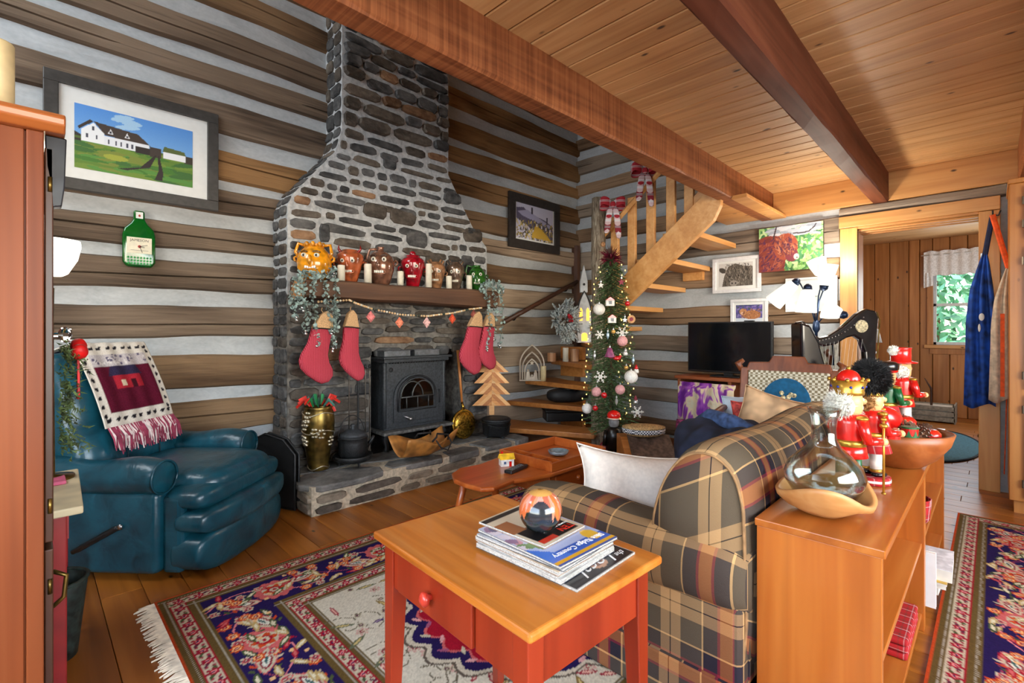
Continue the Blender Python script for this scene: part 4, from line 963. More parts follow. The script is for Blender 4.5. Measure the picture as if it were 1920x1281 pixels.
# slim decorated christmas tree in front of the post
TX, TY = 3.70, 2.44
tree = thing('christmas_tree', 'slim decorated christmas tree standing in front of the log post', 'christmas tree', (TX, TY, 0))
MB().tube([(0, 0, 0.06), (0, 0, 1.72)], [0.016, 0.006], 8).build('trunk', plain('tree_trunk', (84, 62, 42), 0.9), tree, smooth=True)
MB().lathe([(0.13, 0), (0.12, 0.02), (0.03, 0.05), (0.022, 0.12), (0, 0.12)], 16).build('stand', plain('stand_green', (30, 52, 38), 0.6), tree, smooth=True)
rn = random.Random(41); m = MB(); prof_r = lambda z: float(np.interp(z, [0.26, 0.34, 0.6, 1.0, 1.4, 1.75, 1.85], [0.17, 0.235, 0.225, 0.20, 0.165, 0.12, 0.03]))
br = MB()
for i in range(560):
    z = 0.28+1.56*(i/560); r = prof_r(z)*rn.uniform(0.75, 1.08); a = i*2.399
    c0 = Vector((0, 0, z+0.04)); c1 = Vector((r*cos(a), r*sin(a), z-0.03*rn.random()))
    br.tube([c0, c1], [0.003, 0.0015], 4, cap=False)
    for k in range(26):
        q = c0.lerp(c1, 0.15+0.85*k/25); dr_ = Vector((cos(a)*0.6+rn.uniform(-.8, .8), sin(a)*0.6+rn.uniform(-.8, .8), rn.uniform(-0.5, 0.7))).normalized()*rn.uniform(0.022, 0.042); sd_ = dr_.orthogonal().normalized()*0.0036
        m._add([q-sd_, q+sd_, q+dr_], [(0, 1, 2)])
o = m.build('needles', plain('fir_needles', (66, 92, 52), 0.7, var=0.35, nscale=25), tree, fixn=False); o['kind'] = 'stuff'
o = br.build('branches', plain('fir_branch', (70, 74, 46), 0.8), tree, fixn=False); o['kind'] = 'stuff'
M_LED = emit('tree_led', (255, 206, 110), 3.5); led = None
for i in range(90):
    z = 0.32+1.48*(i/90); a = i*2.1+rn.uniform(-.4, .4); r = prof_r(z)*rn.uniform(1.02, 1.14)
    if led is None: led = MB().ball((0, 0, 0), (0.0045, 0.0045, 0.007), 6, 5).build('fairy_light', M_LED, tree); q = led
    else: q = led.copy(); COL.objects.link(q); q.parent = tree
    q.location = (r*cos(a), r*sin(a), z)
# burgundy tinsel topper
m = MB()
for i in range(160):
    a, e = rn.uniform(0, 2*pi), rn.uniform(-0.6, 1.5); d = Vector((cos(a)*cos(e), sin(a)*cos(e), sin(e)))*rn.uniform(0.08, 0.145); c0 = d*0.3; sd_ = d.orthogonal().normalized()*0.006
    mid = c0.lerp(d, 0.6)+Vector((0, 0, 0.012)); m._add([c0-sd_, c0+sd_, mid+sd_, mid-sd_, d], [(0, 1, 2, 3), (3, 2, 4)])
t = thing('tinsel_topper', 'burgundy curled tinsel topper crowning the slim christmas tree', 'tree topper', (TX, TY, 1.84))
q = m.build('curls', plain('burgundy_tinsel', (118, 26, 52), 0.35, 0.3, var=0.3), t, fixn=False); q['kind'] = 'stuff'
MB().tube([(0, 0, -0.06), (0, 0, 0.05)], 0.012, 8).build('core', plain('burgundy_tinsel', (118, 26, 52)), t)

ORN_COLS = dict(red=plain('orn_red', (190, 20, 28), 0.25, coat=0.5), white=plain('orn_white', (226, 222, 214), 0.6, var=0.06, bump=0.4, nscale=120), pink=plain('orn_pink', (212, 152, 150), 0.75, var=0.1, bump=0.4, nscale=150),
                silver=plain('orn_silver', (196, 198, 198), 0.3, 0.7), gold=plain('orn_gold', (206, 160, 84), 0.4, 0.5), purple=plain('orn_purple', (142, 70, 108), 0.4, 0.2), wood=plain('orn_wood', (190, 140, 92), 0.7), burg=plain('orn_burg', (128, 32, 52), 0.6), ice=plain('orn_ice', (150, 172, 186), 0.3, 0.3))
OG = 'ornaments on the slim christmas tree'
def on_tree(u, v, off=0.0):
    # point on the camera-facing side of the foliage
    p = px(u, v, d=4.08); z = p.z; dirc = Vector((-1, -1, 0)).normalized(); c = Vector((TX, TY, z)); lat = (p-c) - dirc*((p-c).dot(dirc)); R_ = prof_r(min(max(z, .3), 1.8))+0.02
    f = math.sqrt(max(0.0, R_*R_-min(lat.length, R_)**2)); return c+lat+dirc*(f+off)
def orn_base(kind, label, u, v, cat='ornament'):
    p = on_tree(u, v, 0.015); t = thing(kind, label, cat, tuple(p), R(-45), OG); return t
def hook(t, r): MB().tube([(0, 0, r), (0.003, 0, r+0.012), (-0.002, 0, r+0.022)], 0.0012, 5).build('hook', ORN_COLS['silver'], t); MB().lathe([(0.008, r-0.004), (0.008, r+0.006), (0.0, r+0.007)], 10).build('cap', ORN_COLS['silver'], t)
def orn_ball(u, v, r, col, label):
    t = orn_base('ball_ornament', label, u, v); MB().ball((0, 0, 0), r, 18, 12).build('ball', ORN_COLS[col], t, smooth=True); hook(t, r)
def orn_flake(u, v, r, label, col='white'):
    t = orn_base('snowflake_ornament', label, u, v); m = MB()
    for k in range(6):
        a = k*pi/3; d = Vector((cos(a), 0, sin(a))); n_ = Vector((-sin(a), 0, cos(a)))
        m.tube([(0, 0, 0), d*r], 0.004, 5); m.tube([d*r*0.55, d*r*0.8+n_*r*0.25], 0.003, 5); m.tube([d*r*0.55, d*r*0.8-n_*r*0.25], 0.003, 5); m.ball(d*r, 0.007, 6, 5)
    m.build('arms', ORN_COLS[col], t, smooth=True); m = MB(); m.tube([(r*0.3*cos(a), 0, r*0.3*sin(a)) for a in np.linspace(0, 2*pi, 13)], 0.004, 5); m.build('ring', ORN_COLS[col], t)
def orn_star(u, v, r, col, label):
    t = orn_base('star_ornament', label, u, v); pts = [((r if k % 2 == 0 else r*0.42)*sin(k*pi/5), (r if k % 2 == 0 else r*0.42)*cos(k*pi/5)) for k in range(10)]
    MB().prism(pts, -0.006, 0.006, 'y').build('star', ORN_COLS[col], t, bevel=0.003); hook(t, r)
def orn_bell(u, v, r, col, label):
    t = orn_base('bell_ornament', label, u, v); MB().lathe([(r, -r), (r*0.95, -r*0.8), (r*0.6, 0), (r*0.45, r*0.6), (0.0, r*0.85)], 16).build('bell', ORN_COLS[col], t, smooth=True); hook(t, r*0.85)
    MB().ball((0, 0, -r), r*0.22, 8, 6).build('clapper', ORN_COLS['gold'], t, smooth=True)
def orn_house(u, v, s_, label):
    t = orn_base('house_ornament', label, u, v); MB().box(-s_, -s_*0.5, -s_, s_, s_*0.5, s_*0.4).build('body', ORN_COLS['white'], t, bevel=0.002)
    MB().prism([(-s_*1.15, s_*0.35), (0, s_*1.2), (s_*1.15, s_*0.35)], -s_*0.6, s_*0.6, 'y').build('roof', ORN_COLS['red'], t, bevel=0.002); MB().box(-s_*0.35, -s_*0.55, -s_*0.6, s_*0.35, -s_*0.48, s_*0.2).build('window', plain('orn_dark', (46, 48, 60), 0.3), t)
def orn_bird(u, v, s_, label):
    t = orn_base('bird_ornament', label, u, v); MB().ball((0, 0, 0), (s_*1.1, s_*0.6, s_*0.6), 14, 9).build('body', ORN_COLS['red'], t, smooth=True)
    MB().ball((s_*0.9, 0, s_*0.5), s_*0.42, 10, 7).build('head', ORN_COLS['red'], t, smooth=True); MB().tube([(s_*1.25, 0, s_*0.5), (s_*1.6, 0, s_*0.45)], [s_*0.14, 0.001], 6).build('beak', ORN_COLS['gold'], t); MB().prism([(-s_*0.8, 0.0), (-s_*2.1, s_*0.35), (-s_*2.1, -s_*0.1)], -s_*0.2, s_*0.2, 'y').build('tail', ORN_COLS['burg'], t, bevel=0.002)
def orn_gnome(u, v, s_, label, c1='red', c2='white'):
    t = orn_base('gnome_ornament', label, u, v); MB().lathe([(s_*0.8, -s_*1.4), (s_*0.9, -s_*0.8), (s_*0.6, 0), (0, s_*0.2)], 14).build('body', ORN_COLS[c2], t, smooth=True); MB().lathe([(s_*0.75, 0), (s_*0.5, s_*0.6), (s_*0.1, s_*1.5), (0, s_*1.55)], 14).build('hat', ORN_COLS[c1], t, smooth=True); MB().ball((0, -s_*0.6, -s_*0.15), s_*0.2, 8, 6).build('nose', ORN_COLS['pink'], t, smooth=True)
def orn_crystal(u, v, s_, col, label):
    t = orn_base('crystal_ornament', label, u, v); MB().lathe([(0, -s_*1.6), (s_*0.5, -s_*0.4), (s_*0.5, s_*0.3), (0, s_*1.2)], 6).build('drop', ORN_COLS[col], t); hook(t, s_*1.2)
def orn_slice(u, v, r, label):
    t = orn_base('wood_slice_ornament', label, u, v); M_ = RX(R(90)); MB().lathe([(r, -0.005), (r, 0.005), (r*0.9, 0.006), (0, 0.006)], 16, M=M_).build('slice', ORN_COLS['wood'], t); MB().ball((0, -0.006, 0), (r*0.5, 0.003, r*0.5), 10, 6).build('painted_face', ORN_COLS['burg'], t)
orn_ball(1128, 579, 0.052, 'white', 'large white yarn ball ornament by the post, upper part of the tree')
orn_ball(1169, 640, 0.045, 'pink', 'pale pink ball ornament with frosted leaves, upper half of the tree')
orn_ball(1186, 708, 0.057, 'white', 'largest white textured ball ornament at mid height on the tree')
orn_ball(1163, 731, 0.042, 'pink', 'pink fuzzy ball ornament at the middle of the tree')
orn_ball(1121, 737, 0.042, 'pink', 'pink fuzzy ball ornament beside a small red ball, toward the stair')
orn_ball(1134, 742, 0.026, 'red', 'small glossy red ball ornament touching the pink one')
orn_ball(1106, 772, 0.045, 'white', 'white yarn ball ornament sticking out low over the stair')
orn_ball(1119, 768, 0.024, 'red', 'small red ball ornament low on the stair side')
orn_flake(1128, 708, 0.050, 'white snowflake ornament at mid height toward the stair')
orn_flake(1200, 776, 0.050, 'white snowflake ornament low on the far side of the tree')
orn_flake(1169, 624, 0.048, 'white flower snowflake ornament above the pale pink ball')
orn_flake(1128, 628, 0.034, 'small white snowflake ornament below the yarn ball')
orn_house(1147, 565, 0.036, 'white house ornament with red roof near the tree top')
orn_house(1150, 598, 0.034, 'red roofed cottage ornament below the white house')
orn_bird(1158, 672, 0.030, 'red cardinal ornament on the tree with spread tail')
orn_bell(1145, 660, 0.046, 'purple', 'purple bell ornament turned sideways above mid height')
orn_star(1132, 532, 0.030, 'white', 'white star ornament near the top of the tree')
orn_star(1170, 527, 0.036, 'burg', 'burgundy star ornament near the top of the tree')
orn_slice(1190, 598, 0.036, 'round wooden slice ornament with painted red face')
orn_gnome(1200, 694, 0.026, 'red hatted gnome ornament at the far edge of the tree')
orn_gnome(1196, 752, 0.024, 'burgundy gnome ornament above the lower snowflake', 'burg', 'silver')
orn_crystal(1142, 628, 0.026, 'ice', 'pale blue icicle drop ornament left of the flower snowflake')
orn_crystal(1192, 676, 0.028, 'ice', 'pale blue icicle drop ornament above the largest white ball')
orn_crystal(1156, 752, 0.026, 'silver', 'silver teardrop ornament below the middle pink ball')
orn_crystal(1119, 668, 0.026, 'silver', 'silver teardrop ornament left of the purple bell')
orn_star(1175, 600, 0.028, 'silver', 'silver star ornament right of the red roofed cottage')
orn_ball(1182, 568, 0.022, 'red', 'small red ball ornament by the stair treads near the top')
orn_ball(1152, 622, 0.018, 'gold', 'small gold ball ornament above the purple bell')
orn_ball(1176, 690, 0.018, 'gold', 'small gold ball ornament beside the largest white ball')
orn_gnome(1175, 660, 0.022, 'grey gnome ornament right of the red cardinal', 'silver', 'white')
# plaid skirt round the foot of the tree
m = MB(); rn = random.Random(2)
m.grid(36, 7, lambda u_, v_: ((0.07+0.19*v_)*(1+0.08*sin(9*2*pi*u_)*v_)*cos(2*pi*u_), (0.07+0.19*v_)*(1+0.08*sin(9*2*pi*u_)*v_)*sin(2*pi*u_), 0.19*(1-v_)**1.3+0.012+0.03*v_*sin(9*2*pi*u_)**2), closed_u=True)
tag(m.build('tree_skirt', MATS['buffalo_ribbon'], None, smooth=True, solid=0.006, loc=(TX, TY, 0.0)), 'gathered burgundy plaid skirt round the foot of the tree', 'tree skirt')
_t = NT('dark_plaid'); _s2 = [(0, (120, 16, 44)), (0.4, (52, 12, 26)), (0.55, (200, 190, 196)), (0.60, (120, 16, 44))]
_t.out(_t.mix(0.5, _stripes(_t, _t.n('TexCoord').outputs['Object'], 0.07, _s2, 0), _stripes(_t, _t.n('TexCoord').outputs['Object'], 0.07, _s2, 1)), 0.85)
bpy.data.objects['tree_skirt'].data.materials[0] = MATS['dark_plaid']

# things on the steps
def standing(u, v, Z): return px(u, v, Z=Z)
# pierced wooden arch (nativity)
t = thing('nativity_arch', 'pale wooden gothic arch with nativity silhouettes on the lower step', 'decoration', (4.02, 3.70, 0.632), R(-45))
M_PALE = wood('pale_arch', (176, 160, 140), (204, 190, 172), (222, 212, 198), 2, 1.2)
def gothic(w, h, n=9):
    L = [(-w*(1-(k/n)**2.2), h*(0.45+0.55*k/n)) for k in range(n+1)]; return [(-w, 0)] + L + [(-x, z) for x, z in reversed(L[:-1])] + [(w, 0)]
for k, s_ in enumerate((1.0, 0.80, 0.60)):
    g_ = gothic(0.135*s_, 0.40*s_); MB().tube([(x, 0.012*k-0.012, z+0.004) for x, z in g_], 0.009, 6, flat=1.4).build('arch_band', M_PALE, t)
B('base', M_PALE, t, (-0.145, -0.03, 0, 0.145, 0.03, 0.012), bevel=0.002)
for xx, hh in ((-0.045, 0.13), (0.04, 0.12), (0.0, 0.065)):
    o = MB().prism([(xx-0.026, 0.012), (xx+0.026, 0.012), (xx+0.016, hh*0.8), (xx-0.016, hh*0.8)], -0.005, 0.005, 'y').build('figure', M_PALE, t); MB().ball((xx, 0, hh*0.9), 0.015, 8, 6).build('head', M_PALE, o, smooth=True)
MB().prism([(0.03*sin(k*pi/5)*(1 if k % 2 == 0 else 0.4), 0.20+0.03*cos(k*pi/5)*(1 if k % 2 == 0 else 0.4)) for k in range(10)], -0.004, 0.004, 'y').build('star', M_PALE, t)
M_WAX2 = plain('cream_wax', (226, 206, 158), 0.5, var=0.03)
candle(4.10, 3.60, 0.632, 0.033, 0.17, 'cream candle standing in front of the pale nativity arch', 'candles on the stair', M_WAX2)
candle(4.40, 3.52, 0.842, 0.034, 0.16, 'ivory candle between two wooden tealight blocks on the step', 'candles on the stair')
BLK = wood('birch_block', (150, 100, 66), (186, 136, 96), (206, 160, 120), 2, 1.2)
for k, (x, y, h, lab) in enumerate(((4.27, 3.62, 0.10, 'lower round wooden tealight block on the step beside the ivory candle'), (4.50, 3.47, 0.14, 'taller round wooden tealight block on the step beside the ivory candle'))):
    t = thing('tealight_block', lab, 'candle holder', (x, y, 0.842), 0, 'wooden tealight blocks'); MB().lathe([(0.05, 0), (0.05, h), (0.022, h), (0.022, h-0.012), (0, h-0.012)], 18).build('block', BLK, t); MB().lathe([(0.02, h-0.012), (0.02, h+0.002), (0.0, h+0.001)], 14).build('tealight', M_WAX, t)
# frosted wreath on the wall above the step
wp = px(1055, 602, Y=3.70); t = thing('frosted_wreath', 'snow-flocked pine wreath with red berries above the corner steps', 'wreath', (wp.x, 3.66, wp.z)); rn = random.Random(12)
m = MB(); tips = MB()
for i in range(230):
    a = rn.uniform(0, 2*pi); R0 = 0.20; c0 = Vector((R0*cos(a)*rn.uniform(0.15, 1.05), rn.uniform(-.03, .02), R0*sin(a)*rn.uniform(0.15, 1.1))); d = Vector((cos(a+rn.uniform(-1.1, 1.1)), rn.uniform(-0.9, 0.1), sin(a+rn.uniform(-1.1, 1.1))-0.15)).normalized()*rn.uniform(0.07, 0.13)
    m.tube([c0, c0+d*0.55, c0+d], [0.014, 0.016, 0.008], 5)
q = m.build('flocked_sprigs', plain('flocked_green', (164, 172, 172), 0.95, var=0.35, nscale=60), t, smooth=True); q['kind'] = 'stuff'
MB().tube([(0.17*cos(a), 0.01, 0.17*sin(a)) for a in np.linspace(0, 2*pi, 25)], 0.012, 7).build('ring', plain('fir_branch', (70, 74, 46)), t)
m = MB()
for i in range(9): m.ball((rn.uniform(-.05, .05), -0.08, rn.uniform(-.02, .07)), 0.017, 8, 6)
m.build('berries', plain('berry_red', (176, 18, 34), 0.3), t, smooth=True)
# lit church lantern in the corner
t = thing('church_lantern', 'white arched church lantern with lit windows and pointed steeple', 'lantern', (4.88, 3.62, 1.052), R(-45)); M_CW = plain('weathered_white', (206, 210, 212), 0.8, var=0.08, nscale=14)
ga = gothic(0.085, 0.62); MB().prism(ga, -0.07, 0.07, 'y').build('body', M_CW, t, bevel=0.004)
M_GLOW = emit('candle_glow', (255, 160, 50), 3.0)
for xx in (-0.042, 0.042): MB().prism([(xx-0.017, 0.27), (xx+0.017, 0.27), (xx+0.017, 0.40), (xx, 0.43), (xx-0.017, 0.40)], -0.074, -0.069, 'y').build('lit_window', M_GLOW, t)
MB().prism(arch(-0.035, 0.035, 0.02, 0.09), -0.074, -0.069, 'y').build('lit_door', M_GLOW, t)
MB().tube([(x*1.08, -0.06, z*1.02+0.0) for x, z in ga[1:-1]], 0.010, 6).build('eave', plain('dark_eave', (58, 56, 54), 0.8), t)
stp = MB().prism([(-0.045, 0.62), (0.045, 0.62), (0.045, 0.76), (0, 0.96), (-0.045, 0.76)], -0.04, 0.04, 'y').build('steeple', M_CW, t, bevel=0.003)
MB().lathe([(0.016, -0.003), (0.016, 0.003)], 12, M=TR(0, -0.042, 0.72) @ RX(R(90))).build('bird_hole', plain('pupil_black', (15, 12, 10)), stp)
# black bag tucked on the second step and dark boot below
t = thing('black_bag', 'black zipped bag tucked on the stair tread behind the log post', 'bag', (4.16, 3.30, 0.422), R(-30))
MB().ball((0, 0, 0.075), (0.24, 0.12, 0.078), 18, 10, 0.7, 0.8).build('body', plain('black_nylon', (20, 21, 24), 0.6, var=0.3, bump=0.2), t, smooth=True); MB().tube([(-0.12, -0.05, 0.13), (0, -0.10, 0.15), (0.12, -0.08, 0.12)], 0.008, 6).build('strap', M_STRAP, t, smooth=True)
t = thing('black_boot_tray', 'black storage box under the second stair tread', 'box', (4.22, 3.35, 0.212), R(-38)); B('box', plain('black_plastic', (16, 16, 18), 0.4), t, (-0.26, -0.12, 0, 0.26, 0.12, 0.10), bevel=0.012); B('lid', plain('black_plastic', (16, 16, 18)), t, (-0.27, -0.13, 0.10, 0.27, 0.13, 0.125), bevel=0.01)

# wall pictures
M_FR = plain('charcoal_frame', (62, 60, 58), 0.45, var=0.1); M_MAT = plain('white_mat', (224, 226, 224), 0.8, var=0.01); M_PRINT = printed('print_ink', 0.55); M_CANV = printed('canvas_print', 0.7)
def frame_x(name, label, x0, x1, z0, z1, y, fw, mat, matw, canvas, depth=0.03, glassy=False, cat='picture'):
    """picture on the fireplace wall, facing -y"""
    t = thing(name, label, cat, ((x0+x1)/2, y, z0)); w, h = (x1-x0)/2, z1-z0
    for bb in ((-w, 0, w, fw), (-w, h-fw, w, h)): MB().box(bb[0], -depth, bb[1], bb[2], 0, bb[3]).build('frame_rail', mat, t, bevel=0.004)
    for bb in ((-w, fw, -w+fw, h-fw), (w-fw, fw, w, h-fw)): MB().box(bb[0], -depth, bb[1], bb[2], 0, bb[3]).build('frame_stile', mat, t, bevel=0.004)
    B('mat_board', M_MAT, t, (-w+fw*0.9, -depth*0.5, fw*0.9, w-fw*0.9, -0.001, h-fw*0.9))
    canvas.build('print', M_PRINT, t, flat_xz(-w+fw+matw, -depth*0.5-0.0015, fw+matw)); return t
# farmhouse picture
w_, h_ = 0.592, 0.38
cv = Canvas(w_, h_, 0.0035, (110, 160, 216))
for j in range(cv.ny): cv.a[j, :] = np.array(mixc((150, 196, 232), (84, 146, 220), j/cv.ny))/255
rr = np.random.RandomState(4)
for k in range(10): cv.ell(0.25+0.03*rr.randn(), 0.33+0.02*rr.randn(), 0.05, 0.012, (166, 204, 234), 0.1)
cv.rect(0, 0, w_, 0.185, (92, 128, 44)); cv.poly([(0, 0.15), (0, 0.215), (0.03, 0.20), (0.03, 0.16)], (52, 44, 40))
for k in range(70): cv.ell(rr.rand()*w_, rr.rand()*0.175, 0.05+0.04*rr.rand(), 0.008+0.01*rr.rand(), [(66, 118, 40), (110, 140, 52), (84, 140, 58), (120, 134, 54), (58, 104, 46)][k % 5], 0.1*rr.randn())
cv.ell(0.19, 0.10, 0.06, 0.018, (156, 164, 60))
cv.rect(0.0, 0.175, w_, 0.19, (80, 104, 40)); cv.rect(0.545, 0.15, w_, 0.20, (58, 50, 42)); cv.rect(0.36, 0.15, 0.42, 0.215, (62, 52, 46))
cv.poly([(0.03, 0.165), (0.03, 0.235), (0.085, 0.285), (0.135, 0.235), (0.135, 0.165)], (232, 236, 240)); cv.poly([(0.02, 0.232), (0.085, 0.292), (0.07, 0.302), (0.015, 0.245)], (60, 48, 42))
cv.poly([(0.085, 0.295), (0.30, 0.275), (0.365, 0.215), (0.14, 0.225)], (66, 54, 48)); cv.rect(0.135, 0.165, 0.355, 0.222, (226, 230, 236)); cv.rect(0.285, 0.158, 0.36, 0.20, (44, 36, 34))
for xx, zz in ((0.165, 0.252), (0.245, 0.248)): cv.poly([(xx-0.014, zz-0.014), (xx, zz+0.018), (xx+0.014, zz-0.014)], (230, 232, 236)); cv.rect(xx-0.004, zz-0.01, xx+0.004, zz+0.003, (50, 50, 60))
for xx in (0.055, 0.10): cv.rect(xx-0.005, 0.19, xx+0.005, 0.215, (60, 64, 80))
cv.rect(0.08, 0.24, 0.088, 0.262, (60, 64, 80))
for xx in (0.155, 0.19, 0.215, 0.245, 0.27): cv.rect(xx-0.004, 0.175, xx+0.004, 0.205, (66, 68, 84))
cv.rect(0.43, 0.16, 0.55, 0.205, (230, 234, 238)); cv.poly([(0.425, 0.20), (0.435, 0.235), (0.545, 0.225), (0.555, 0.20)], (86, 100, 50))
cv.poly([(0.385, 0.165), (0.395, 0.165), (0.36, 0.08), (0.24, 0.035), (0.20, 0.038), (0.31, 0.07)], (44, 34, 34)); cv.poly([(0.40, 0.165), (0.408, 0.165), (0.43, 0.06), (0.425, 0.01), (0.385, 0.01), (0.405, 0.07)], (44, 34, 34))
frame_x('farmhouse_picture', 'large charcoal framed print of a white farmhouse on green fields', 0.054, 0.93, 2.03, 2.70, 3.845, 0.066, M_FR, 0.067, cv, 0.035)
# small framed farm print by the stair
w_, h_ = 0.64, 0.40; cv = Canvas(w_, h_, 0.006, (206, 204, 222)); rr = np.random.RandomState(9)
cv.poly([(0, 0.22), (0, 0.34), (0.12, 0.36), (0.2, 0.31), (0.5, 0.26), (w_, 0.2), (w_, 0)], (96, 88, 112)); cv.poly([(0.02, 0.3), (0.18, 0.34), (0.62, 0.20), (0.60, 0.17), (0.1, 0.26)], (172, 168, 196))
for k in range(240): cv.leaf(rr.rand()*w_, rr.rand()*0.22, 0.05, 0.014, 1.2+rr.randn()*0.6, [(192, 166, 70), (150, 130, 60), (90, 76, 50), (214, 190, 110), (60, 54, 52), (120, 116, 96)][k % 6])
cv.poly([(0.25, 0.03), (0.33, 0.19), (0.44, 0.14), (0.62, 0.02)], (206, 168, 62)); cv.rect(0.25, 0.30, 0.28, 0.38, (70, 62, 74)); cv.rect(0.52, 0.22, 0.54, 0.30, (70, 62, 74))
for k in range(8): cv.rect(0.3+0.04*k, 0.17-0.006*k, 0.318+0.04*k, 0.205-0.006*k, (228, 224, 228) if k % 2 else (60, 56, 70))
frame_x('field_picture', 'dark framed print of farm buildings above golden fields by the stair', 3.775, 4.655, 2.14, 2.76, 3.845, 0.10, plain('dark_brown_frame', (48, 42, 38), 0.5), 0.02, cv, 0.035)
# green whiskey bottle clock
t = thing('bottle_clock', 'flattened green glass bottle clock with white label dial on the log wall', 'clock', (0.49, 3.835, 1.60), R(0))
_g = NT('bottle_green'); _g.b.inputs['Transmission Weight'].default_value = 0.35; _g.b.inputs['IOR'].default_value = 1.45; M_BG = _g.out((6, 108, 34), 0.08, coat=0.6)
sh = [(-0.062, 0.0), (0.062, 0.0), (0.083, 0.03), (0.084, 0.20), (0.074, 0.24), (0.042, 0.275), (0.030, 0.30), (0.028, 0.355), (-0.028, 0.355), (-0.030, 0.30), (-0.042, 0.275), (-0.074, 0.24), (-0.084, 0.20), (-0.083, 0.03)]
MB().prism(sh, -0.030, 0.0, 'y').build('bottle', M_BG, t, bevel=0.012, seg=4, smooth=True)
m = MB()
for r_ in range(3):
    for k in range(8): m.ball((-0.056+0.016*k, -0.029, 0.022+0.018*r_), (0.007, 0.004, 0.007), 8, 5)
m.build('glass_studs', plain('bottle_stud', (40, 150, 70), 0.1, coat=0.6), t, smooth=True)
lb = B('label', plain('label_cream', (228, 222, 200), 0.7, var=0.03), t, (-0.063, -0.0325, 0.085, 0.063, -0.030, 0.185), bevel=0.001)
INK = plain('print_black', (30, 28, 26), 0.6)
text_mesh('label_lettering', 'JAMESON', 0.022, INK, lb, TR(0, -0.033, 0.160) @ RX(R(90)), align='CENTER')
MB().box(-0.045, -0.0335, 0.103, 0.045, -0.0325, 0.1045).build('label_line', INK, lb)
MB().ball((0, -0.034, 0.128), (0.009, 0.003, 0.009), 10, 6).build('hub', plain('hub_red', (150, 34, 26), 0.4), t, smooth=True)
for ang, L in ((100, 0.026), (160, 0.040)): MB().tube([(0, -0.036, 0.128), (L*sin(R(ang)), -0.036, 0.128+L*cos(R(ang)))], 0.0014, 5).build('hand', INK, t)
MB().tube([(0, -0.036, 0.128), (0.04, -0.036, 0.14)], 0.0014, 5).build('hand', INK, t)
B('neck_label', M_MAT, t, (-0.018, -0.0325, 0.305, 0.018, -0.030, 0.345)); MB().ball((0.0, -0.033, 0.322), (0.006, 0.002, 0.008), 8, 6).build('seal', plain('hub_red', (150, 34, 26)), t)
# ------------------------------------------------------------------ left side: cabinet, desk, recliner
M_CHERRY = wood('cherry_z', (94, 42, 17), (128, 64, 30), (152, 88, 48), 2, 0.6, 0.42, 0.0, 0.0, 0.05, spec=0.3)
M_CHERRYX = wood('cherry_x', (120, 56, 22), (158, 84, 38), (184, 112, 60), 0, 0.6, 0.32, 0.0, 0.25, 0.05)
cab = thing('tall_cabinet', 'tall reddish cherry cabinet standing at the picture edge with panelled side', 'cabinet', (-0.25, 1.92, 0)); CBs = (-0.25, 1.92, 0)
rel(MB().box(-0.62, 1.825, 0.0, 0.020, 2.03, 1.735).build('carcass', M_CHERRY, cab, bevel=0.003), CBs)
rel(MB().box(-0.006, 1.810, 0.0, 0.028, 1.826, 1.735).build('stile', M_CHERRY, cab, bevel=0.003), CBs)
rel(MB().box(-0.62, 1.818, 0.0, -0.010, 1.826, 1.735).build('side_panel', M_CHERRY, cab, bevel=0.002), CBs)
rel(MB().prism([(1.795, 1.735), (1.775, 1.752), (1.772, 1.772), (1.785, 1.785), (2.05, 1.785), (2.05, 1.735)], -0.66, 0.070, 'x').build('cornice', M_CHERRYX, cab, bevel=0.004), CBs)
rel(MB().prism([(0.030, 1.734), (0.074, 1.734), (0.070, 1.60), (0.064, 1.545), (0.046, 1.540), (0.040, 1.60), (0.032, 1.65)], 1.83, 1.87, 'y').build('corner_bracket', plain('blackened_wood', (32, 34, 40), 0.35, var=0.35, nscale=14, bump=0.3), cab, bevel=0.003), CBs)
M_DKW = wood('dark_door', (48, 26, 16), (76, 44, 28), (104, 66, 44), 2, 0.8, 0.35)
for (z0, z1) in ((0.62, 1.70), (0.06, 0.60)):
    dd = MB().box(0.029, 1.83, z0, 0.047, 2.025, z1).build('door', M_DKW, cab, bevel=0.003); rel(dd, CBs)
    for q in (z0+0.1, z1-0.1): MB().tube([(0.040, 1.826, q-0.02), (0.040, 1.826, q+0.02)], 0.005, 7).build('hinge', M_BRASS, dd, smooth=True)
    if z0 > 0.3:
        k = MB().lathe([(0.008, 0), (0.008, 0.012), (0.020, 0.018), (0.024, 0.028), (0.018, 0.040), (0.0, 0.043)], 8, M=TR(0.047, 1.92, 1.188) @ RY(R(90))).build('glass_knob', glass('knob_glass', (240, 240, 240)), dd)
    else:
        MB().tube([(0.047, 1.88, 0.52), (0.075, 1.88, 0.50), (0.07, 1.88, 0.44), (0.047, 1.88, 0.42)], 0.006, 7).build('pull', M_BRASS, dd, smooth=True)
t = thing('pillar_candle', 'tall cream candle standing on top of the cherry cabinet', 'candle', (-0.062, 1.93, 1.786))
MB().lathe([(0.034, 0), (0.034, 0.20), (0.03, 0.205), (0, 0.197)], 20).build('wax', M_WAX2, t, smooth=True); MB().tube([(0, 0, 0.19), (0, 0, 0.215)], 0.0013, 5).build('wick', M_WICK, t)
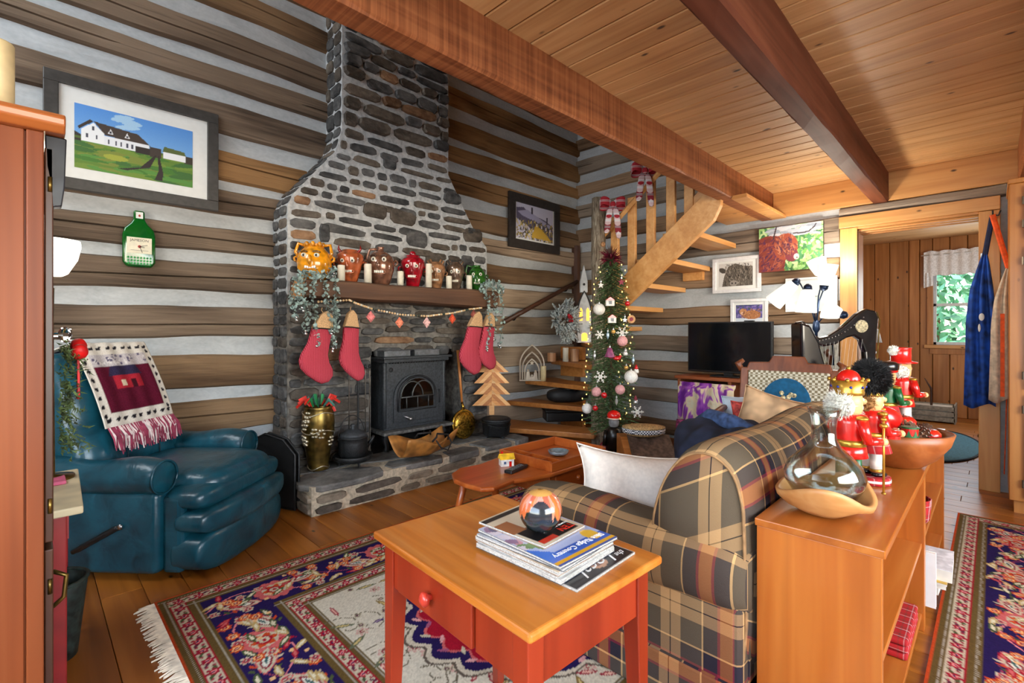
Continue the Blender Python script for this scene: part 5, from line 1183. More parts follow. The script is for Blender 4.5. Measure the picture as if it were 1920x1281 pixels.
# greenery swag with red bow on the cabinet door
t = thing('door_swag', 'green cedar swag with red velvet bow on the cherry cabinet door', 'wreath', (0.050, 1.93, 1.16)); rn = random.Random(6); m = MB()
for i in range(70):
    z = -0.30*rn.random(); c0 = Vector((0.010+0.02*rn.random(), rn.uniform(-.05, .05), z+0.02)); d = Vector((rn.uniform(0.0, 0.6), rn.uniform(-.6, .5), -1+rn.uniform(0, 0.8))).normalized()*rn.uniform(0.05, 0.09)
    for k in range(10):
        q = c0+d*(k/10); e = Vector((rn.uniform(-.4, 1), rn.uniform(-1, 1), rn.uniform(-1, .5))).normalized()*0.018; s_ = e.orthogonal().normalized()*0.003; m._add([q-s_, q+s_, q+e], [(0, 1, 2)])
q = m.build('sprigs', plain('cedar_green', (74, 92, 52), 0.7, var=0.3), t, fixn=False); q['kind'] = 'stuff'
M_VEL = plain('red_velvet', (206, 16, 18), 0.55, var=0.15)
for s_ in (-1, 1):
    MB().ball((0.055, s_*0.022, -0.015+0.008*s_), (0.020, 0.032, 0.022), 12, 8, M=Matrix.Rotation(R(25*s_), 3, 'X')).build('bow_loop', M_VEL, t, smooth=True)
    MB().prism([(s_*0.004, -0.03), (s_*0.010-0.012, -0.15), (s_*0.010+0.014, -0.165), (s_*0.004+0.010, -0.03)], 0.050, 0.056, 'x').build('bow_tail', M_VEL, t, bevel=0.001)
MB().ball((0.062, 0, -0.018), 0.012, 10, 7).build('bow_knot', M_VEL, t, smooth=True)
# desk lamp shade glowing behind the cabinet
t = thing('desk_lamp', 'glowing white lamp shade peeking out behind the cherry cabinet', 'lamp', (0.055, 2.50, 0.640))
MB().lathe([(0.07, 0), (0.07, 0.012), (0.014, 0.02), (0.010, 0.6), (0.012, 0.72)], 16).build('stem', M_BRASS, t, smooth=True)
MB().lathe([(0.035, 0.765), (0.050, 0.775), (0.078, 0.83), (0.088, 0.88), (0.086, 0.90), (0.080, 0.895), (0.070, 0.83), (0.04, 0.78)], 24).build('shade', emit('shade_glow_desk', (255, 250, 238), 2.2), t, smooth=True)
point('desk_lamp_bulb', (0.055, 2.50, 0.640+0.95), 2.5, WARM, 0.05)
# red painted desk
M_REDP = plain('barn_red_paint', (140, 30, 30), 0.45, var=0.10, nscale=12); M_CREAMTOP = plain('worn_cream_top', (206, 192, 156), 0.5, var=0.10, nscale=9)
t = thing('red_desk', 'barn red painted side table with worn cream top beside the recliner', 'table', (-0.20, 2.30, 0))
MB().prism([(-0.20, -0.25), (0.322, -0.25), (0.340, 0.32), (-0.20, 0.32)], 0.618, 0.643, 'z').build('top', M_CREAMTOP, t, bevel=0.005)
for (x, y) in ((0.262, -0.215), (0.285, 0.28), (-0.15, -0.215), (-0.15, 0.28)): B('leg', M_REDP, t, (x-0.022, y-0.022, 0, x+0.022, y+0.022, 0.617), bevel=0.004)
B('apron', M_REDP, t, (-0.13, -0.215, 0.53, 0.25, -0.195, 0.617)); B('apron', M_REDP, t, (0.27, -0.19, 0.53, 0.29, 0.26, 0.617))
tag(B('pink_notebook', plain('pink_cover', (206, 92, 128), 0.6, var=0.08), None, (0.012, 2.38, 0.6435, 0.095, 2.50, 0.656), bevel=0.003), 'small pink notebook lying on the cream topped red table', 'notebook')
# waste bin
t = thing('waste_bin', 'dark green woven waste bin on the floor beside the red table', 'bin', (0.052, 2.44, 0.001))
M_BIN = plain('bin_green', (36, 48, 44), 0.6, var=0.35, nscale=40, bump=0.5)
m = MB(); m.grid(28, 8, lambda u_, v_: ((0.075+0.03*v_)*cos(2*pi*u_), (0.075+0.03*v_)*sin(2*pi*u_), 0.28*v_), closed_u=True); m.build('wall', M_BIN, t, smooth=True, solid=0.006)
MB().lathe([(0.075, 0.0), (0.075, 0.008), (0, 0.008)], 24).build('bottom', M_BIN, t); MB().tube([(0.106*cos(a), 0.106*sin(a), 0.28) for a in np.linspace(0, 2*pi, 29)], 0.007, 6).build('rim', M_BIN, t, smooth=True)

# teal leather recliner
_t = NT('teal_leather'); _f = _t.noise((9, 9, 9), 3, 0.6, 0.5); _g = _t.noise((140, 140, 140), 1)
_t.bump(_f, 0.35, 0.02); M_TEAL = _t.out(_t.ramp(_f, [(0.3, (9, 52, 66)), (0.7, (22, 84, 102))]), 0.32, coat=0.15)
rc = thing('leather_recliner', 'teal leather recliner turned toward the stove with rolled arms', 'recliner', (0.545, 3.27, 0), R(42))
def puff(c, r, e1=0.45, e2=0.35, M=None, n=40, m_=20): return MB().ball(c, r, n, m_, e1, e2, M)
# base box sides
for s_, nm in ((-1, 'side'), (1, 'side')):
    MB().box(s_*0.345-0.055, -0.265, 0.035, s_*0.345+0.055, 0.40, 0.43).build(nm, M_TEAL, rc, bevel=0.03, seg=3, smooth=True)
    a = MB(); n = 20; prof = []
    for k in range(n): w = 2*pi*k/n; prof.append((s_*0.345+0.088*cos(w), 0.485+0.092*sin(w)))
    def armf(u_, v_, prof=prof, s_=s_):
        w = 2*pi*u_; e = 1-0.10*abs(2*v_-1)**6
        return (s_*0.345+0.088*cos(w)*e, -0.26+0.69*v_, 0.49+0.085*sin(w)*e+0.012*sin(v_*9)*max(0, sin(w)))
    m = MB(); m.grid(24, 20, armf, closed_u=True); nv = len(m.v); m.f.append(tuple(range(24))); m.f.append(tuple(nv-24+k for k in range(24))); m.uv += [None, None]
    m.build('arm', M_TEAL, rc, smooth=True, bevel=0.006)
    MB().tube([(s_*0.345+0.082*cos(a_), -0.262, 0.49+0.079*sin(a_)) for a_ in np.linspace(0, 2*pi, 29)], 0.006, 6).build('arm_piping', M_TEAL, rc, smooth=True)
MB().box(-0.30, 0.20, 0.05, 0.30, 0.42, 0.50).build('frame', M_TEAL, rc, bevel=0.02)
MB().box(-0.31, -0.28, 0.035, 0.31, 0.25, 0.28).build('seat_base', M_TEAL, rc, bevel=0.02)
puff((0, -0.13, 0.395), (0.285, 0.345, 0.115), 0.55, 0.35).build('seat_cushion', M_TEAL, rc, smooth=True)
# padded front in three rolls that bows forward
for k, (zc, rz, yf) in enumerate(((0.27, 0.074, -0.395), (0.115, 0.112, -0.375))):
    m = MB().ball((0, 0, 0), (0.375, 0.085, rz), 48, 18, 0.62, 0.22); m.v = [(x_, yf+y_-0.06*(1-(x_/0.375)**2), zc+z_) for x_, y_, z_ in m.v]
    m.build('front_roll', M_TEAL, rc, smooth=True)
MB().box(-0.365, -0.36, 0.03, 0.365, -0.262, 0.40).build('front_panel', M_TEAL, rc, bevel=0.02)
puff((0, -0.355, 0.375), (0.365, 0.125, 0.075), 0.7, 0.45).build('seat_lip', M_TEAL, rc, smooth=True)
# leaning back
MBk = TR(0, 0.24, 0.40) @ RX(R(-17))
def back(u_, v_):
    w = 2*pi*u_; zz = 0.70*v_; hw = 0.325*(1-0.10*v_**3); th = 0.105*(1+0.25*sin(pi*v_)-0.25*v_)
    cx_ = math.copysign(abs(cos(w))**0.45, cos(w))*hw; cy_ = math.copysign(abs(sin(w))**0.75, sin(w))*th
    cy_ -= (0.03*abs(sin(v_*pi*2.2)) if sin(w) < 0 else 0); return tuple(MBk @ Vector((cx_, cy_, zz)))
m = MB(); m.grid(36, 22, back, closed_u=True); nv = len(m.v); m.f += [tuple(range(36)), tuple(nv-36+k for k in range(36))]; m.uv += [None, None]
m.build('backrest', M_TEAL, rc, smooth=True, bevel=0.04, seg=4)
for xx in (-0.11, 0.11): MB().tube([tuple(MBk @ Vector((xx*(1-0.1*v_), -0.112*(1+0.25*sin(pi*v_)-0.25*v_)-0.028*abs(sin(v_*pi*2.2)), 0.7*v_))) for v_ in np.linspace(0.04, 0.94, 14)], 0.004, 5).build('back_seam', plain('teal_seam', (6, 36, 48), 0.5), rc)
MB().tube([(-0.408, -0.10, 0.27), (-0.42, -0.08, 0.265), (-0.425, 0.10, 0.165), (-0.425, 0.13, 0.15)], [0.012, 0.014, 0.013, 0.010], 8, flat=0.6).build('recline_lever', plain('lever_black', (18, 22, 24), 0.3), rc, smooth=True)
MB().ball((-0.428, -0.11, 0.278), (0.008, 0.013, 0.013), 8, 6).build('lever_cap', plain('brushed_steel', (190, 190, 190)), rc, smooth=True)
# woven throw over the back
_t = NT('throw_weave'); _a = _t.n('Attribute'); _a.attribute_name = 'Col'; _f = _t.noise((160, 160, 160), 1); _t.bump(_f, 0.5, 0.004); M_THROW = _t.out(_t.mix(0.25, _a.outputs['Color'], _t.ramp(_f, [(0.3, (90, 80, 84)), (0.7, (230, 226, 226))]), 'OVERLAY'), 0.95, spec=0.1)
tw, th_ = 0.46, 0.62; cv = Canvas(tw, th_, 0.007, (222, 216, 206)); IV, MR_, NV = (226, 220, 210), (92, 22, 44), (52, 58, 104)
cv.rect(0.05, 0.075, tw-0.05, 0.33, MR_); cv.rect(0.05, 0.33, tw-0.05, 0.40, (196, 190, 192)); cv.rect(0.05, 0.47, tw-0.05, th_, NV)
cv.rect(0.14, 0.20, 0.32, 0.275, (176, 42, 56)); cv.poly([(0.12, 0.275), (0.15, 0.33), (0.31, 0.33), (0.34, 0.275)], (52, 46, 74)); cv.rect(0.18, 0.215, 0.21, 0.25, (220, 206, 180)); cv.rect(0.25, 0.20, 0.275, 0.25, (60, 20, 30))
rr = np.random.RandomState(3)
for k in range(9):
    for yy in (0.035, 0.435): cv.ell(0.03+k*0.05, yy, 0.013, 0.010, (34, 30, 36)); cv.ell(0.042+k*0.05, yy+0.008, 0.006, 0.006, (34, 30, 36))
for k in range(8): cv.ell(0.022, 0.06+k*0.05, 0.010, 0.012, (34, 30, 36)); cv.ell(tw-0.022, 0.06+k*0.05, 0.010, 0.012, (34, 30, 36))
for k in range(40): cv.ell(0.06+rr.rand()*(tw-0.12), 0.34+rr.rand()*0.06, 0.008, 0.006, [(90, 84, 110), (226, 222, 220)][k % 2])
def drape(X, Y):
    s = Y; x_ = (X-tw/2)+0.0
    # s from the front hem (0) up over the top of the back
    v_ = np.clip(0.34+s/0.70, 0, 1.0); over = np.clip(s-0.462, 0, None)
    yl = -0.118*(1+0.25*np.sin(np.pi*v_)-0.25*v_)-0.046+0.004*np.sin(X*60); yl = np.where(over > 0, yl+over*1.3, yl); zl = 0.70*v_+0.016+np.where(over > 0, 0.012, 0)
    zl = zl+0.0; ca, sa = cos(R(-17)), sin(R(-17))
    return (x_, 0.24+yl*ca-zl*sa, 0.40+yl*sa+zl*ca)
t = thing('woven_throw', 'maroon and ivory woven throw with fringe draped over the recliner back', 'throw blanket', (0.545, 3.27, 0), R(42))
cv.build('cloth', M_THROW, t, drape).modifiers.new('s', 'SOLIDIFY').thickness = 0.006
m = MB(); rn = random.Random(9); FRG = [plain('fringe_maroon', (140, 52, 76), 0.95), plain('fringe_ivory', (214, 196, 194), 0.95)]
fr_ = [MB(), MB()]
for k in range(150):
    x_ = -tw/2+0.01+(tw-0.02)*k/149; v0 = 0.34; z0 = 0.70*v0+0.016; y0 = -0.118*(1+0.25*sin(pi*v0)-0.25*v0)-0.048; L = rn.uniform(0.10, 0.15); b = rn.uniform(-.02, .02)
    P_ = [Vector((x_, y0, z0)), Vector((x_+b*0.5, y0-0.015-0.01*rn.random(), z0-L*0.5)), Vector((x_+b, y0-0.006-0.01*rn.random(), z0-L))]
    fr_[0 if rn.random() < 0.6 else 1].tube([MBk @ q for q in P_], [0.004, 0.005, 0.003], 4)
for k, f_ in enumerate(fr_): q = f_.build('fringe', FRG[k], t); q['kind'] = 'stuff'
# ------------------------------------------------------------------ stair wall: television, pictures, lamp, harp, chair
XFACE = XW-0.035
def frame_b(name, label, y0, y1, z0, z1, fw, mat, matw, canvas, depth=0.025, cat='picture', lean=0.0):
    """picture on the stair wall (faces -x); y1 > y0, picture x axis runs from y1 to y0"""
    t = thing(name, label, cat, (XFACE, (y0+y1)/2, z0)); w, h = (y1-y0)/2, z1-z0
    for bb in ((-w, 0, w, fw), (-w, h-fw, w, h)): MB().box(-depth, bb[0], bb[1], 0, bb[2], bb[3]).build('frame_rail', mat, t, bevel=0.003)
    for bb in ((-w, fw, -w+fw, h-fw), (w-fw, fw, w, h-fw)): MB().box(-depth, bb[0], bb[1], 0, bb[2], bb[3]).build('frame_stile', mat, t, bevel=0.003)
    B('mat_board', M_MAT, t, (-depth*0.5, -w+fw*0.9, fw*0.9, -0.001, w-fw*0.9, h-fw*0.9))
    yy = w-fw-matw
    canvas.build('print', M_PRINT, t, lambda X, Y: (np.full_like(X, -depth*0.5-0.0015), yy-X, fw+matw+Y)); return t
M_WHF = plain('white_frame', (222, 224, 228), 0.45, var=0.03)
# big highland cow canvas
w_, h_ = 0.54, 0.42; cv = Canvas(w_, h_, 0.005, (120, 168, 96)); rr = np.random.RandomState(6)
for k in range(420): cv.ell(rr.rand()*w_, rr.rand()*h_, 0.02+0.02*rr.rand(), 0.008+0.008*rr.rand(), [(96, 150, 70), (150, 196, 120), (70, 130, 84), (190, 214, 160), (58, 110, 66)][k % 5], rr.rand()*3)
for k in range(60): cv.ell(0.1+rr.rand()*0.4, h_-rr.rand()*0.10, 0.05, 0.012, [(176, 184, 196), (196, 200, 208), (150, 160, 176)][k % 3], 0.1*rr.randn())
cv.poly([(0, 0.32), (0.07, 0.345), (0.20, 0.33), (0.25, 0.20), (0.22, 0.0), (0, 0.0)], (128, 54, 42))
for k in range(160): x_, y_ = rr.rand()*0.22, rr.rand()*0.30; cv.leaf(x_, y_, 0.06, 0.010, 0.8+rr.randn()*0.5, [(140, 66, 46), (104, 40, 56), (82, 34, 78), (160, 84, 62), (72, 30, 62)][k % 5])
cv.ell(0.235, 0.225, 0.105, 0.125, (150, 70, 48)); cv.ell(0.285, 0.145, 0.055, 0.065, (120, 50, 62))
for k in range(170): a_ = rr.rand()*6.3; q = rr.rand(); cv.leaf(0.235+0.10*q*cos(a_), 0.24+0.11*q*sin(a_), 0.05, 0.008, -1.2+rr.randn()*0.45, [(160, 92, 66), (120, 56, 44), (184, 120, 90), (92, 42, 58), (74, 34, 64)][k % 5])
cv.ell(0.325, 0.125, 0.022, 0.028, (226, 190, 190)); cv.ell(0.33, 0.115, 0.007, 0.006, (40, 24, 34)); cv.ell(0.08, 0.30, 0.03, 0.02, (110, 44, 40), 0.6)
cv.line([(0.13, 0.31), (0.14, 0.36), (0.155, 0.415)], 0.012, (60, 48, 52)); cv.line([(0.30, 0.345), (0.37, 0.335), (0.43, 0.345), (0.47, 0.38), (0.485, 0.405)], 0.010, (64, 54, 58))
t = thing('cow_canvas', 'colourful canvas of a red highland cow with curved horns on the log wall', 'picture', (XFACE, 1.36, 1.765))
B('stretcher', plain('canvas_edge', (60, 44, 46), 0.8), t, (-0.032, -0.27, 0, 0, 0.27, 0.425)); cv.build('print', M_CANV, t, lambda X, Y: (np.full_like(X, -0.0335), 0.27-X, Y*1.01))
# black and white calf
w_, h_ = 0.33, 0.235; cv = Canvas(w_, h_, 0.004, (206, 206, 204)); rr = np.random.RandomState(8)
cv.poly([(0.03, 0), (0.05, 0.10), (0.09, 0.20), (0.16, 0.23), (0.24, 0.20), (w_, 0.19), (w_, 0)], (92, 86, 78)); cv.ell(0.035, 0.165, 0.04, 0.025, (70, 64, 58), -0.5); cv.ell(0.27, 0.17, 0.03, 0.02, (80, 74, 66), 0.5)
for k in range(260): cv.leaf(0.06+rr.rand()*0.26, rr.rand()*0.22, 0.035, 0.006, -1.4+rr.randn()*0.4, [(60, 54, 50), (130, 122, 112), (96, 90, 82), (160, 152, 142), (40, 36, 34)][k % 5])
cv.ell(0.145, 0.03, 0.04, 0.03, (150, 144, 138)); cv.ell(0.13, 0.03, 0.008, 0.008, (24, 22, 22)); cv.ell(0.165, 0.03, 0.008, 0.008, (24, 22, 22)); cv.ell(0.105, 0.10, 0.009, 0.007, (20, 18, 18)); cv.ell(0.19, 0.105, 0.009, 0.007, (20, 18, 18))
frame_b('calf_picture', 'white framed black and white photo of a shaggy calf near the stair treads', 1.617, 2.09, 1.585, 1.945, 0.035, M_WHF, 0.032, cv)
# small lying cow picture
w_, h_ = 0.25, 0.17; cv = Canvas(w_, h_, 0.005, (88, 84, 140)); rr = np.random.RandomState(2)
for k in range(120): cv.ell(rr.rand()*w_, 0.06+rr.rand()*0.12, 0.018, 0.008, [(96, 80, 156), (60, 62, 120), (130, 116, 180), (70, 84, 90)][k % 4], rr.rand()*3)
cv.rect(0, 0, w_, 0.035, (206, 214, 224)); cv.ell(0.15, 0.07, 0.085, 0.045, (172, 112, 66)); cv.ell(0.07, 0.10, 0.035, 0.035, (196, 140, 92)); cv.ell(0.06, 0.085, 0.014, 0.012, (220, 190, 170))
for k in range(90): cv.leaf(0.04+rr.rand()*0.19, 0.04+rr.rand()*0.09, 0.02, 0.005, rr.rand()*3, [(150, 90, 50), (206, 150, 100), (120, 70, 50)][k % 3])
frame_b('small_cow_picture', 'small white framed print of a ginger cow lying down, above the television', 1.554, 1.907, 1.235, 1.515, 0.028, M_WHF, 0.024, cv)
# pale overexposed print behind the lamp
w_, h_ = 0.37, 0.26; cv = Canvas(w_, h_, 0.008, (222, 236, 234)); cv.line([(0.20, 0.12), (0.24, 0.11)], 0.006, (150, 160, 160)); cv.ell(0.1, 0.06, 0.05, 0.02, (206, 224, 220))
frame_b('pale_picture', 'pale washed-out print in a white frame behind the lamp shades', 0.985, 1.40, 1.375, 1.69, 0.02, M_WHF, 0.003, cv)
# small white cupboard and leaning mirror behind the harp
t = thing('white_cupboard', 'low white cupboard against the log wall behind the harp', 'cupboard', (4.98, 1.10, 0)); B('body', M_WHF, t, (-0.09, -0.13, 0, 0.095, 0.14, 0.84), bevel=0.004); B('top', M_WHF, t, (-0.105, -0.145, 0.84, 0.098, 0.155, 0.86), bevel=0.004)
t = thing('leaning_mirror', 'small grey framed mirror leaning on the low white cupboard', 'mirror', (5.03, 1.10, 0.861)); 
for q in ((-0.012, -0.13, 0, 0.012, -0.10, 0.27), (-0.012, 0.10, 0, 0.012, 0.13, 0.27), (-0.012, -0.10, 0, 0.012, 0.10, 0.03), (-0.012, -0.10, 0.24, 0.012, 0.10, 0.27)): B('frame', plain('grey_wash_frame', (150, 148, 138), 0.7), t, q, bevel=0.003)
B('glass', plain('mirror_glass', (206, 220, 222), 0.04, 1.0, var=0.01), t, (-0.004, -0.10, 0.03, 0.004, 0.10, 0.24))
# television on a wooden stand
M_STAND = wood('stand_cherry_y', (112, 52, 24), (150, 80, 42), (178, 108, 66), 1, 0.8, 0.4)
t = thing('tv_stand', 'reddish wooden open shelf stand under the television', 'tv stand', (4.86, 1.68, 0))
B('top', M_STAND, t, (-0.21, -0.40, 0.715, 0.205, 0.63, 0.745), bevel=0.005)
for y in (0.60, 0.10, -0.37): B('side', M_STAND, t, (-0.20, y-0.03, 0, 0.20, y, 0.715), bevel=0.003)
for z in (0.36, 0.06): B('shelf', M_STAND, t, (-0.19, -0.37, z, 0.20, 0.58, z+0.022), bevel=0.002)
B('back_panel', M_DKW, t, (0.19, -0.37, 0.05, 0.20, 0.58, 0.715))
M_SCR = plain('screen_black', (8, 10, 16), 0.12, 0, var=0.3, nscale=3, spec=0.7)
t = thing('television', 'flat black television standing on the wooden stand', 'television', (4.85, 1.855, 0.746))
B('housing', plain('black_plastic', (16, 16, 18)), t, (0.0, -0.405, 0.035, 0.045, 0.405, 0.54), bevel=0.006); B('screen', M_SCR, t, (-0.003, -0.39, 0.055, 0.001, 0.39, 0.528))
B('neck', plain('black_plastic', (16, 16, 18)), t, (0.005, -0.04, 0.008, 0.035, 0.04, 0.06)); MB().prism([(-0.09, -0.14), (0.10, -0.14), (0.10, 0.14), (-0.09, 0.14)], 0.0, 0.012, 'z').build('foot', plain('black_plastic', (16, 16, 18)), t, bevel=0.004)
tag(B('streaming_box', plain('black_plastic', (16, 16, 18)), None, (4.845, 1.62, 1.287, 4.90, 1.70, 1.297), bevel=0.002), 'thin sensor bar lying on the top edge of the television', 'sensor bar')
bk = [((238, 196, 60), 0.03, 0.24, 'yellow'), ((196, 190, 180), 0.025, 0.22, 'grey'), ((70, 74, 66), 0.03, 0.2, 'dark green')]
z = 0.383
for k, (c_, hh, ww, nm) in enumerate(((( 120, 40, 60), 0.05, 0.22, 'maroon'), ((60, 62, 58), 0.04, 0.24, 'charcoal'), ((232, 186, 40), 0.022, 0.25, 'yellow'))):
    t = thing('book', nm + ' book lying in the stack on the tv stand shelf near the side panel', 'book', (4.78, 2.12, z), R(3*k), 'books stacked on the tv stand shelf'); MK = plain('book_'+nm.replace(' ', '_'), c_, 0.6)
    for q in ((-0.1, -ww/2, 0, 0.1, ww/2, 0.003), (-0.1, -ww/2, hh-0.004, 0.1, ww/2, hh-0.001), (0.095, -ww/2, 0, 0.1, ww/2, hh-0.001)): B('cover', MK, t, q)
    B('pages', plain('paper', (226, 220, 206), 0.9, var=0.04), t, (-0.095, -ww/2+0.004, 0.003, 0.095, ww/2-0.004, hh-0.004)); z += hh
for k, (c_, y, lab) in enumerate((((210, 206, 196), 1.53, 'white paperback lying on the cream boxes in the tv stand'), ((150, 132, 110), 1.53, 'brown flat box under the white paperback in the tv stand'))):
    t = thing('book' if k == 0 else 'shallow_box', lab, 'book' if k == 0 else 'box', (4.78, y, 0.383 if k else 0.4935)); hh = 0.11 if k else 0.035
    B('pages' if k == 0 else 'tray', plain('flatbox_%d' % k, c_, 0.7), t, (-0.12, -0.14, 0.001, 0.12, 0.14, hh-0.004), bevel=0.002); B('cover' if k == 0 else 'lid', plain('flatlid_%d' % k, tuple(x*0.9 for x in c_), 0.7), t, (-0.123, -0.143, hh-0.004, 0.123, 0.143, hh))
# purple and cream scarf hanging over the shelf
_t = NT('dyed_scarf'); _f = _t.noise((7, 7, 4), 2, 0.6, 1.4); M_SCARF = _t.out(_t.ramp(_f, [(0.36, (112, 36, 148)), (0.46, (160, 84, 176)), (0.52, (226, 206, 170)), (0.62, (206, 200, 176)), (0.70, (216, 160, 84))]), 0.9)
t = thing('purple_scarf', 'purple and cream dyed scarf hanging over the tv stand shelf', 'scarf', (4.585, 1.97, 0.29))
m = MB(); m.grid(34, 16, lambda u_, v_: (0.012*sin(u_*26)+0.045*(v_ > 0.9)-0.05*(1-v_)*abs(sin(u_*3)), 0.27-0.54*u_, 0.02+0.38*v_+0.015*sin(u_*9)*(1-v_))); m.build('cloth', M_SCARF, t, smooth=True, solid=0.006)
m = MB(); rn = random.Random(5)
for k in range(90): y = 0.27-0.54*k/89; m.tube([(-0.02, y, 0.03), (-0.03, y+rn.uniform(-.01, .01), -0.02), (-0.028, y+rn.uniform(-.015, .015), -0.06)], 0.004, 4)
q = m.build('fringe', plain('scarf_fringe', (150, 70, 110), 0.9, var=0.4), t); q['kind'] = 'stuff'

# five-arm floor lamp
t = thing('floor_lamp', 'five-shade floor lamp with glowing white glass shades and blue-black arms', 'floor lamp', (4.72, 1.07, 0)); LB = Vector((4.72, 1.07, 0)); M_LB = plain('blue_black_metal', (26, 44, 72), 0.35, 0.5); M_SH = emit('shade_glow', (255, 250, 240), 0.7)
MB().lathe([(0.13, 0), (0.13, 0.012), (0.03, 0.03), (0.011, 0.05), (0.011, 1.18), (0.028, 1.21), (0.026, 1.27), (0.012, 1.29)], 18).build('pole', M_LB, t, smooth=True)
hub = Vector((0, 0, 1.28))
for k, (u, v, du, dv, xx, pw_) in enumerate(((1474, 546, -24, 22, 4.62, 2), (1513, 560, -2, 26, 4.50, 2), (1548, 520, 4, -24, 4.66, 20), (1536, 505, -6, -18, 4.84, 3), (1566, 586, -20, -6, 4.66, 2))):
    a = px(u+du*-0.8, v+dv*-0.8, X=xx)-LB; b = px(u+du, v+dv, X=xx)-LB; ax = (b-a).normalized(); L = (b-a).length
    Q = ax.to_track_quat('Z', 'Y').to_matrix().to_4x4(); MM = TR(a) @ Q
    o = MB().tube([hub+Vector((0, 0, -0.04)), hub.lerp(a, 0.4)+Vector((0, 0, 0.06)), a-ax*0.02], 0.0055, 7).build('arm', M_LB, t, smooth=True)
    MB().lathe([(0.012, -0.03), (0.030, -0.012), (0.034, 0.016), (0.022, 0.02)], 16, M=MM).build('socket', M_LB, o, smooth=True)
    MB().lathe([(0.026, 0.012), (0.045, 0.03), (0.066, L*0.62), (0.078, L), (0.075, L), (0.062, L*0.62), (0.040, 0.034)], 24, M=MM).build('shade', M_SH, o, smooth=True)
    point('floor_lamp_bulb', tuple(LB+a+ax*(L+0.05)), pw_, (1.0, 0.90, 0.76), 0.05)

# black lever harp
M_BLK = plain('black_lacquer', (18, 20, 24), 0.16, 0, var=0.3, coat=0.5, nscale=16)
hp = thing('lever_harp', 'black lacquered lever harp with gilt roundel behind the carved chair', 'harp', (4.02, 0.80, 0), R(-45)); HS = 3.41/905
def hq(u, v): return ((u-1567)*HS, 1.2-(v-620)*HS)
neck = [hq(*p) for p in ((1494, 604), (1508, 602), (1520, 622), (1536, 634), (1552, 630), (1580, 612), (1606, 588), (1622, 579), (1640, 583), (1646, 596), (1642, 640), (1640, 690), (1622, 690), (1620, 660), (1612, 638), (1600, 630), (1586, 634), (1566, 646), (1545, 650), (1526, 645), (1512, 640), (1498, 640))]
MB().prism(neck, -0.025, 0.025, 'y').build('neck', M_BLK, hp, bevel=0.012, seg=3)
col_ = [hq(*p) for p in ((1622, 680), (1640, 680), (1636, 780), (1640, 880), (1624, 880), (1620, 780))]
MB().prism(col_, -0.02, 0.02, 'y').build('pillar', M_BLK, hp, bevel=0.010, seg=3)
sb = [hq(*p) for p in ((1494, 604), (1512, 610), (1528, 640), (1545, 700), (1566, 790), (1590, 880), (1520, 880), (1502, 780), (1496, 690))]
MB().prism(sb, -0.07, 0.07, 'y').build('soundbox', M_BLK, hp, bevel=0.02, seg=3)
B('base', M_BLK, hp, (-0.22, -0.10, 0, 0.30, 0.10, 0.24), bevel=0.02)
c0 = hq(1613, 612); MB().lathe([(0.045, 0), (0.043, 0.004), (0.0, 0.005)], 24, M=TR(c0[0], -0.026, c0[1]) @ RX(R(90))).build('roundel', plain('gilt_roundel', (176, 164, 130), 0.5, var=0.25, nscale=90), hp)
m = MB()
for k in range(12):
    f_ = k/11; a = hq(1532+f_*82, 648-f_*20 if f_ < .6 else 636); b = hq(1530+f_*52, 660+f_*190); m.tube([(a[0], -0.028, a[1]), (b[0], -0.05, b[1])], 0.0009, 4)
m.build('strings', plain('string_nylon', (206, 200, 190), 0.4), hp)
m = MB()
for k in range(16): f_ = k/15; a = hq(1528+f_*88, 640-f_*46+10*sin(f_*3)); m.ball((a[0], -0.03, a[1]), 0.0045, 6, 5)
m.build('levers', plain('brushed_steel', (190, 190, 190)), hp)
m = MB().tube([(hq(1642, 585)[0], -0.02, hq(1642, 585)[1]), (hq(1648, 600)[0], -0.02, hq(1648, 600)[1]), (hq(1642, 690)[0], -0.02, hq(1642, 690)[1])], 0.004, 6); m.build('gilt_edge', M_BRASS, hp)

# carved armchair with needlepoint back
M_WAL = wood('walnut', (84, 40, 20), (118, 62, 34), (146, 86, 52), 2, 1.0, 0.38, 0.0)
ac = thing('carved_armchair', 'carved walnut armchair with blue oval needlepoint back beside the harp', 'armchair', (3.36, 0.98, 0), R(-84)); 
_t = NT('needlepoint'); _tc = _t.n('TexCoord'); _ck = _t.n('TexChecker'); _ck.inputs['Scale'].default_value = 60; _ck.inputs['Color1'].default_value = lin((206, 200, 180)); _ck.inputs['Color2'].default_value = lin((128, 116, 92)); _t.L.new(_tc.outputs['Object'], _ck.inputs['Vector']); M_NEED = _t.out(_ck.outputs['Color'], 0.95, spec=0.1)
MBa = TR(0, 0.25, 0.43) @ RX(R(-16))
MB().prism([(-0.235, 0.08), (0.235, 0.08), (0.25, 0.50), (-0.25, 0.50)], -0.03, 0.02, 'y', M=MBa).build('back_pad', M_NEED, ac, bevel=0.012, seg=3)
ov = [(0.0+0.15*cos(a), 0.275+0.175*sin(a)) for a in np.linspace(0, 2*pi, 28)[:-1]]
o = MB().prism(ov, -0.036, -0.028, 'y', M=MBa).build('oval_medallion', plain('peacock_blue', (14, 84, 122), 0.9, var=0.1), ac, bevel=0.003)
rn = random.Random(4); m = MB()
for k in range(14): m.ball(MBa @ Vector((rn.uniform(-.05, .06), -0.037, 0.30+rn.uniform(-.05, .05))), (0.016, 0.006, 0.016), 7, 5)
m.build('stitched_bouquet', plain('bouquet_tan', (190, 160, 126), 0.9, var=0.5, nscale=50), o, smooth=True)
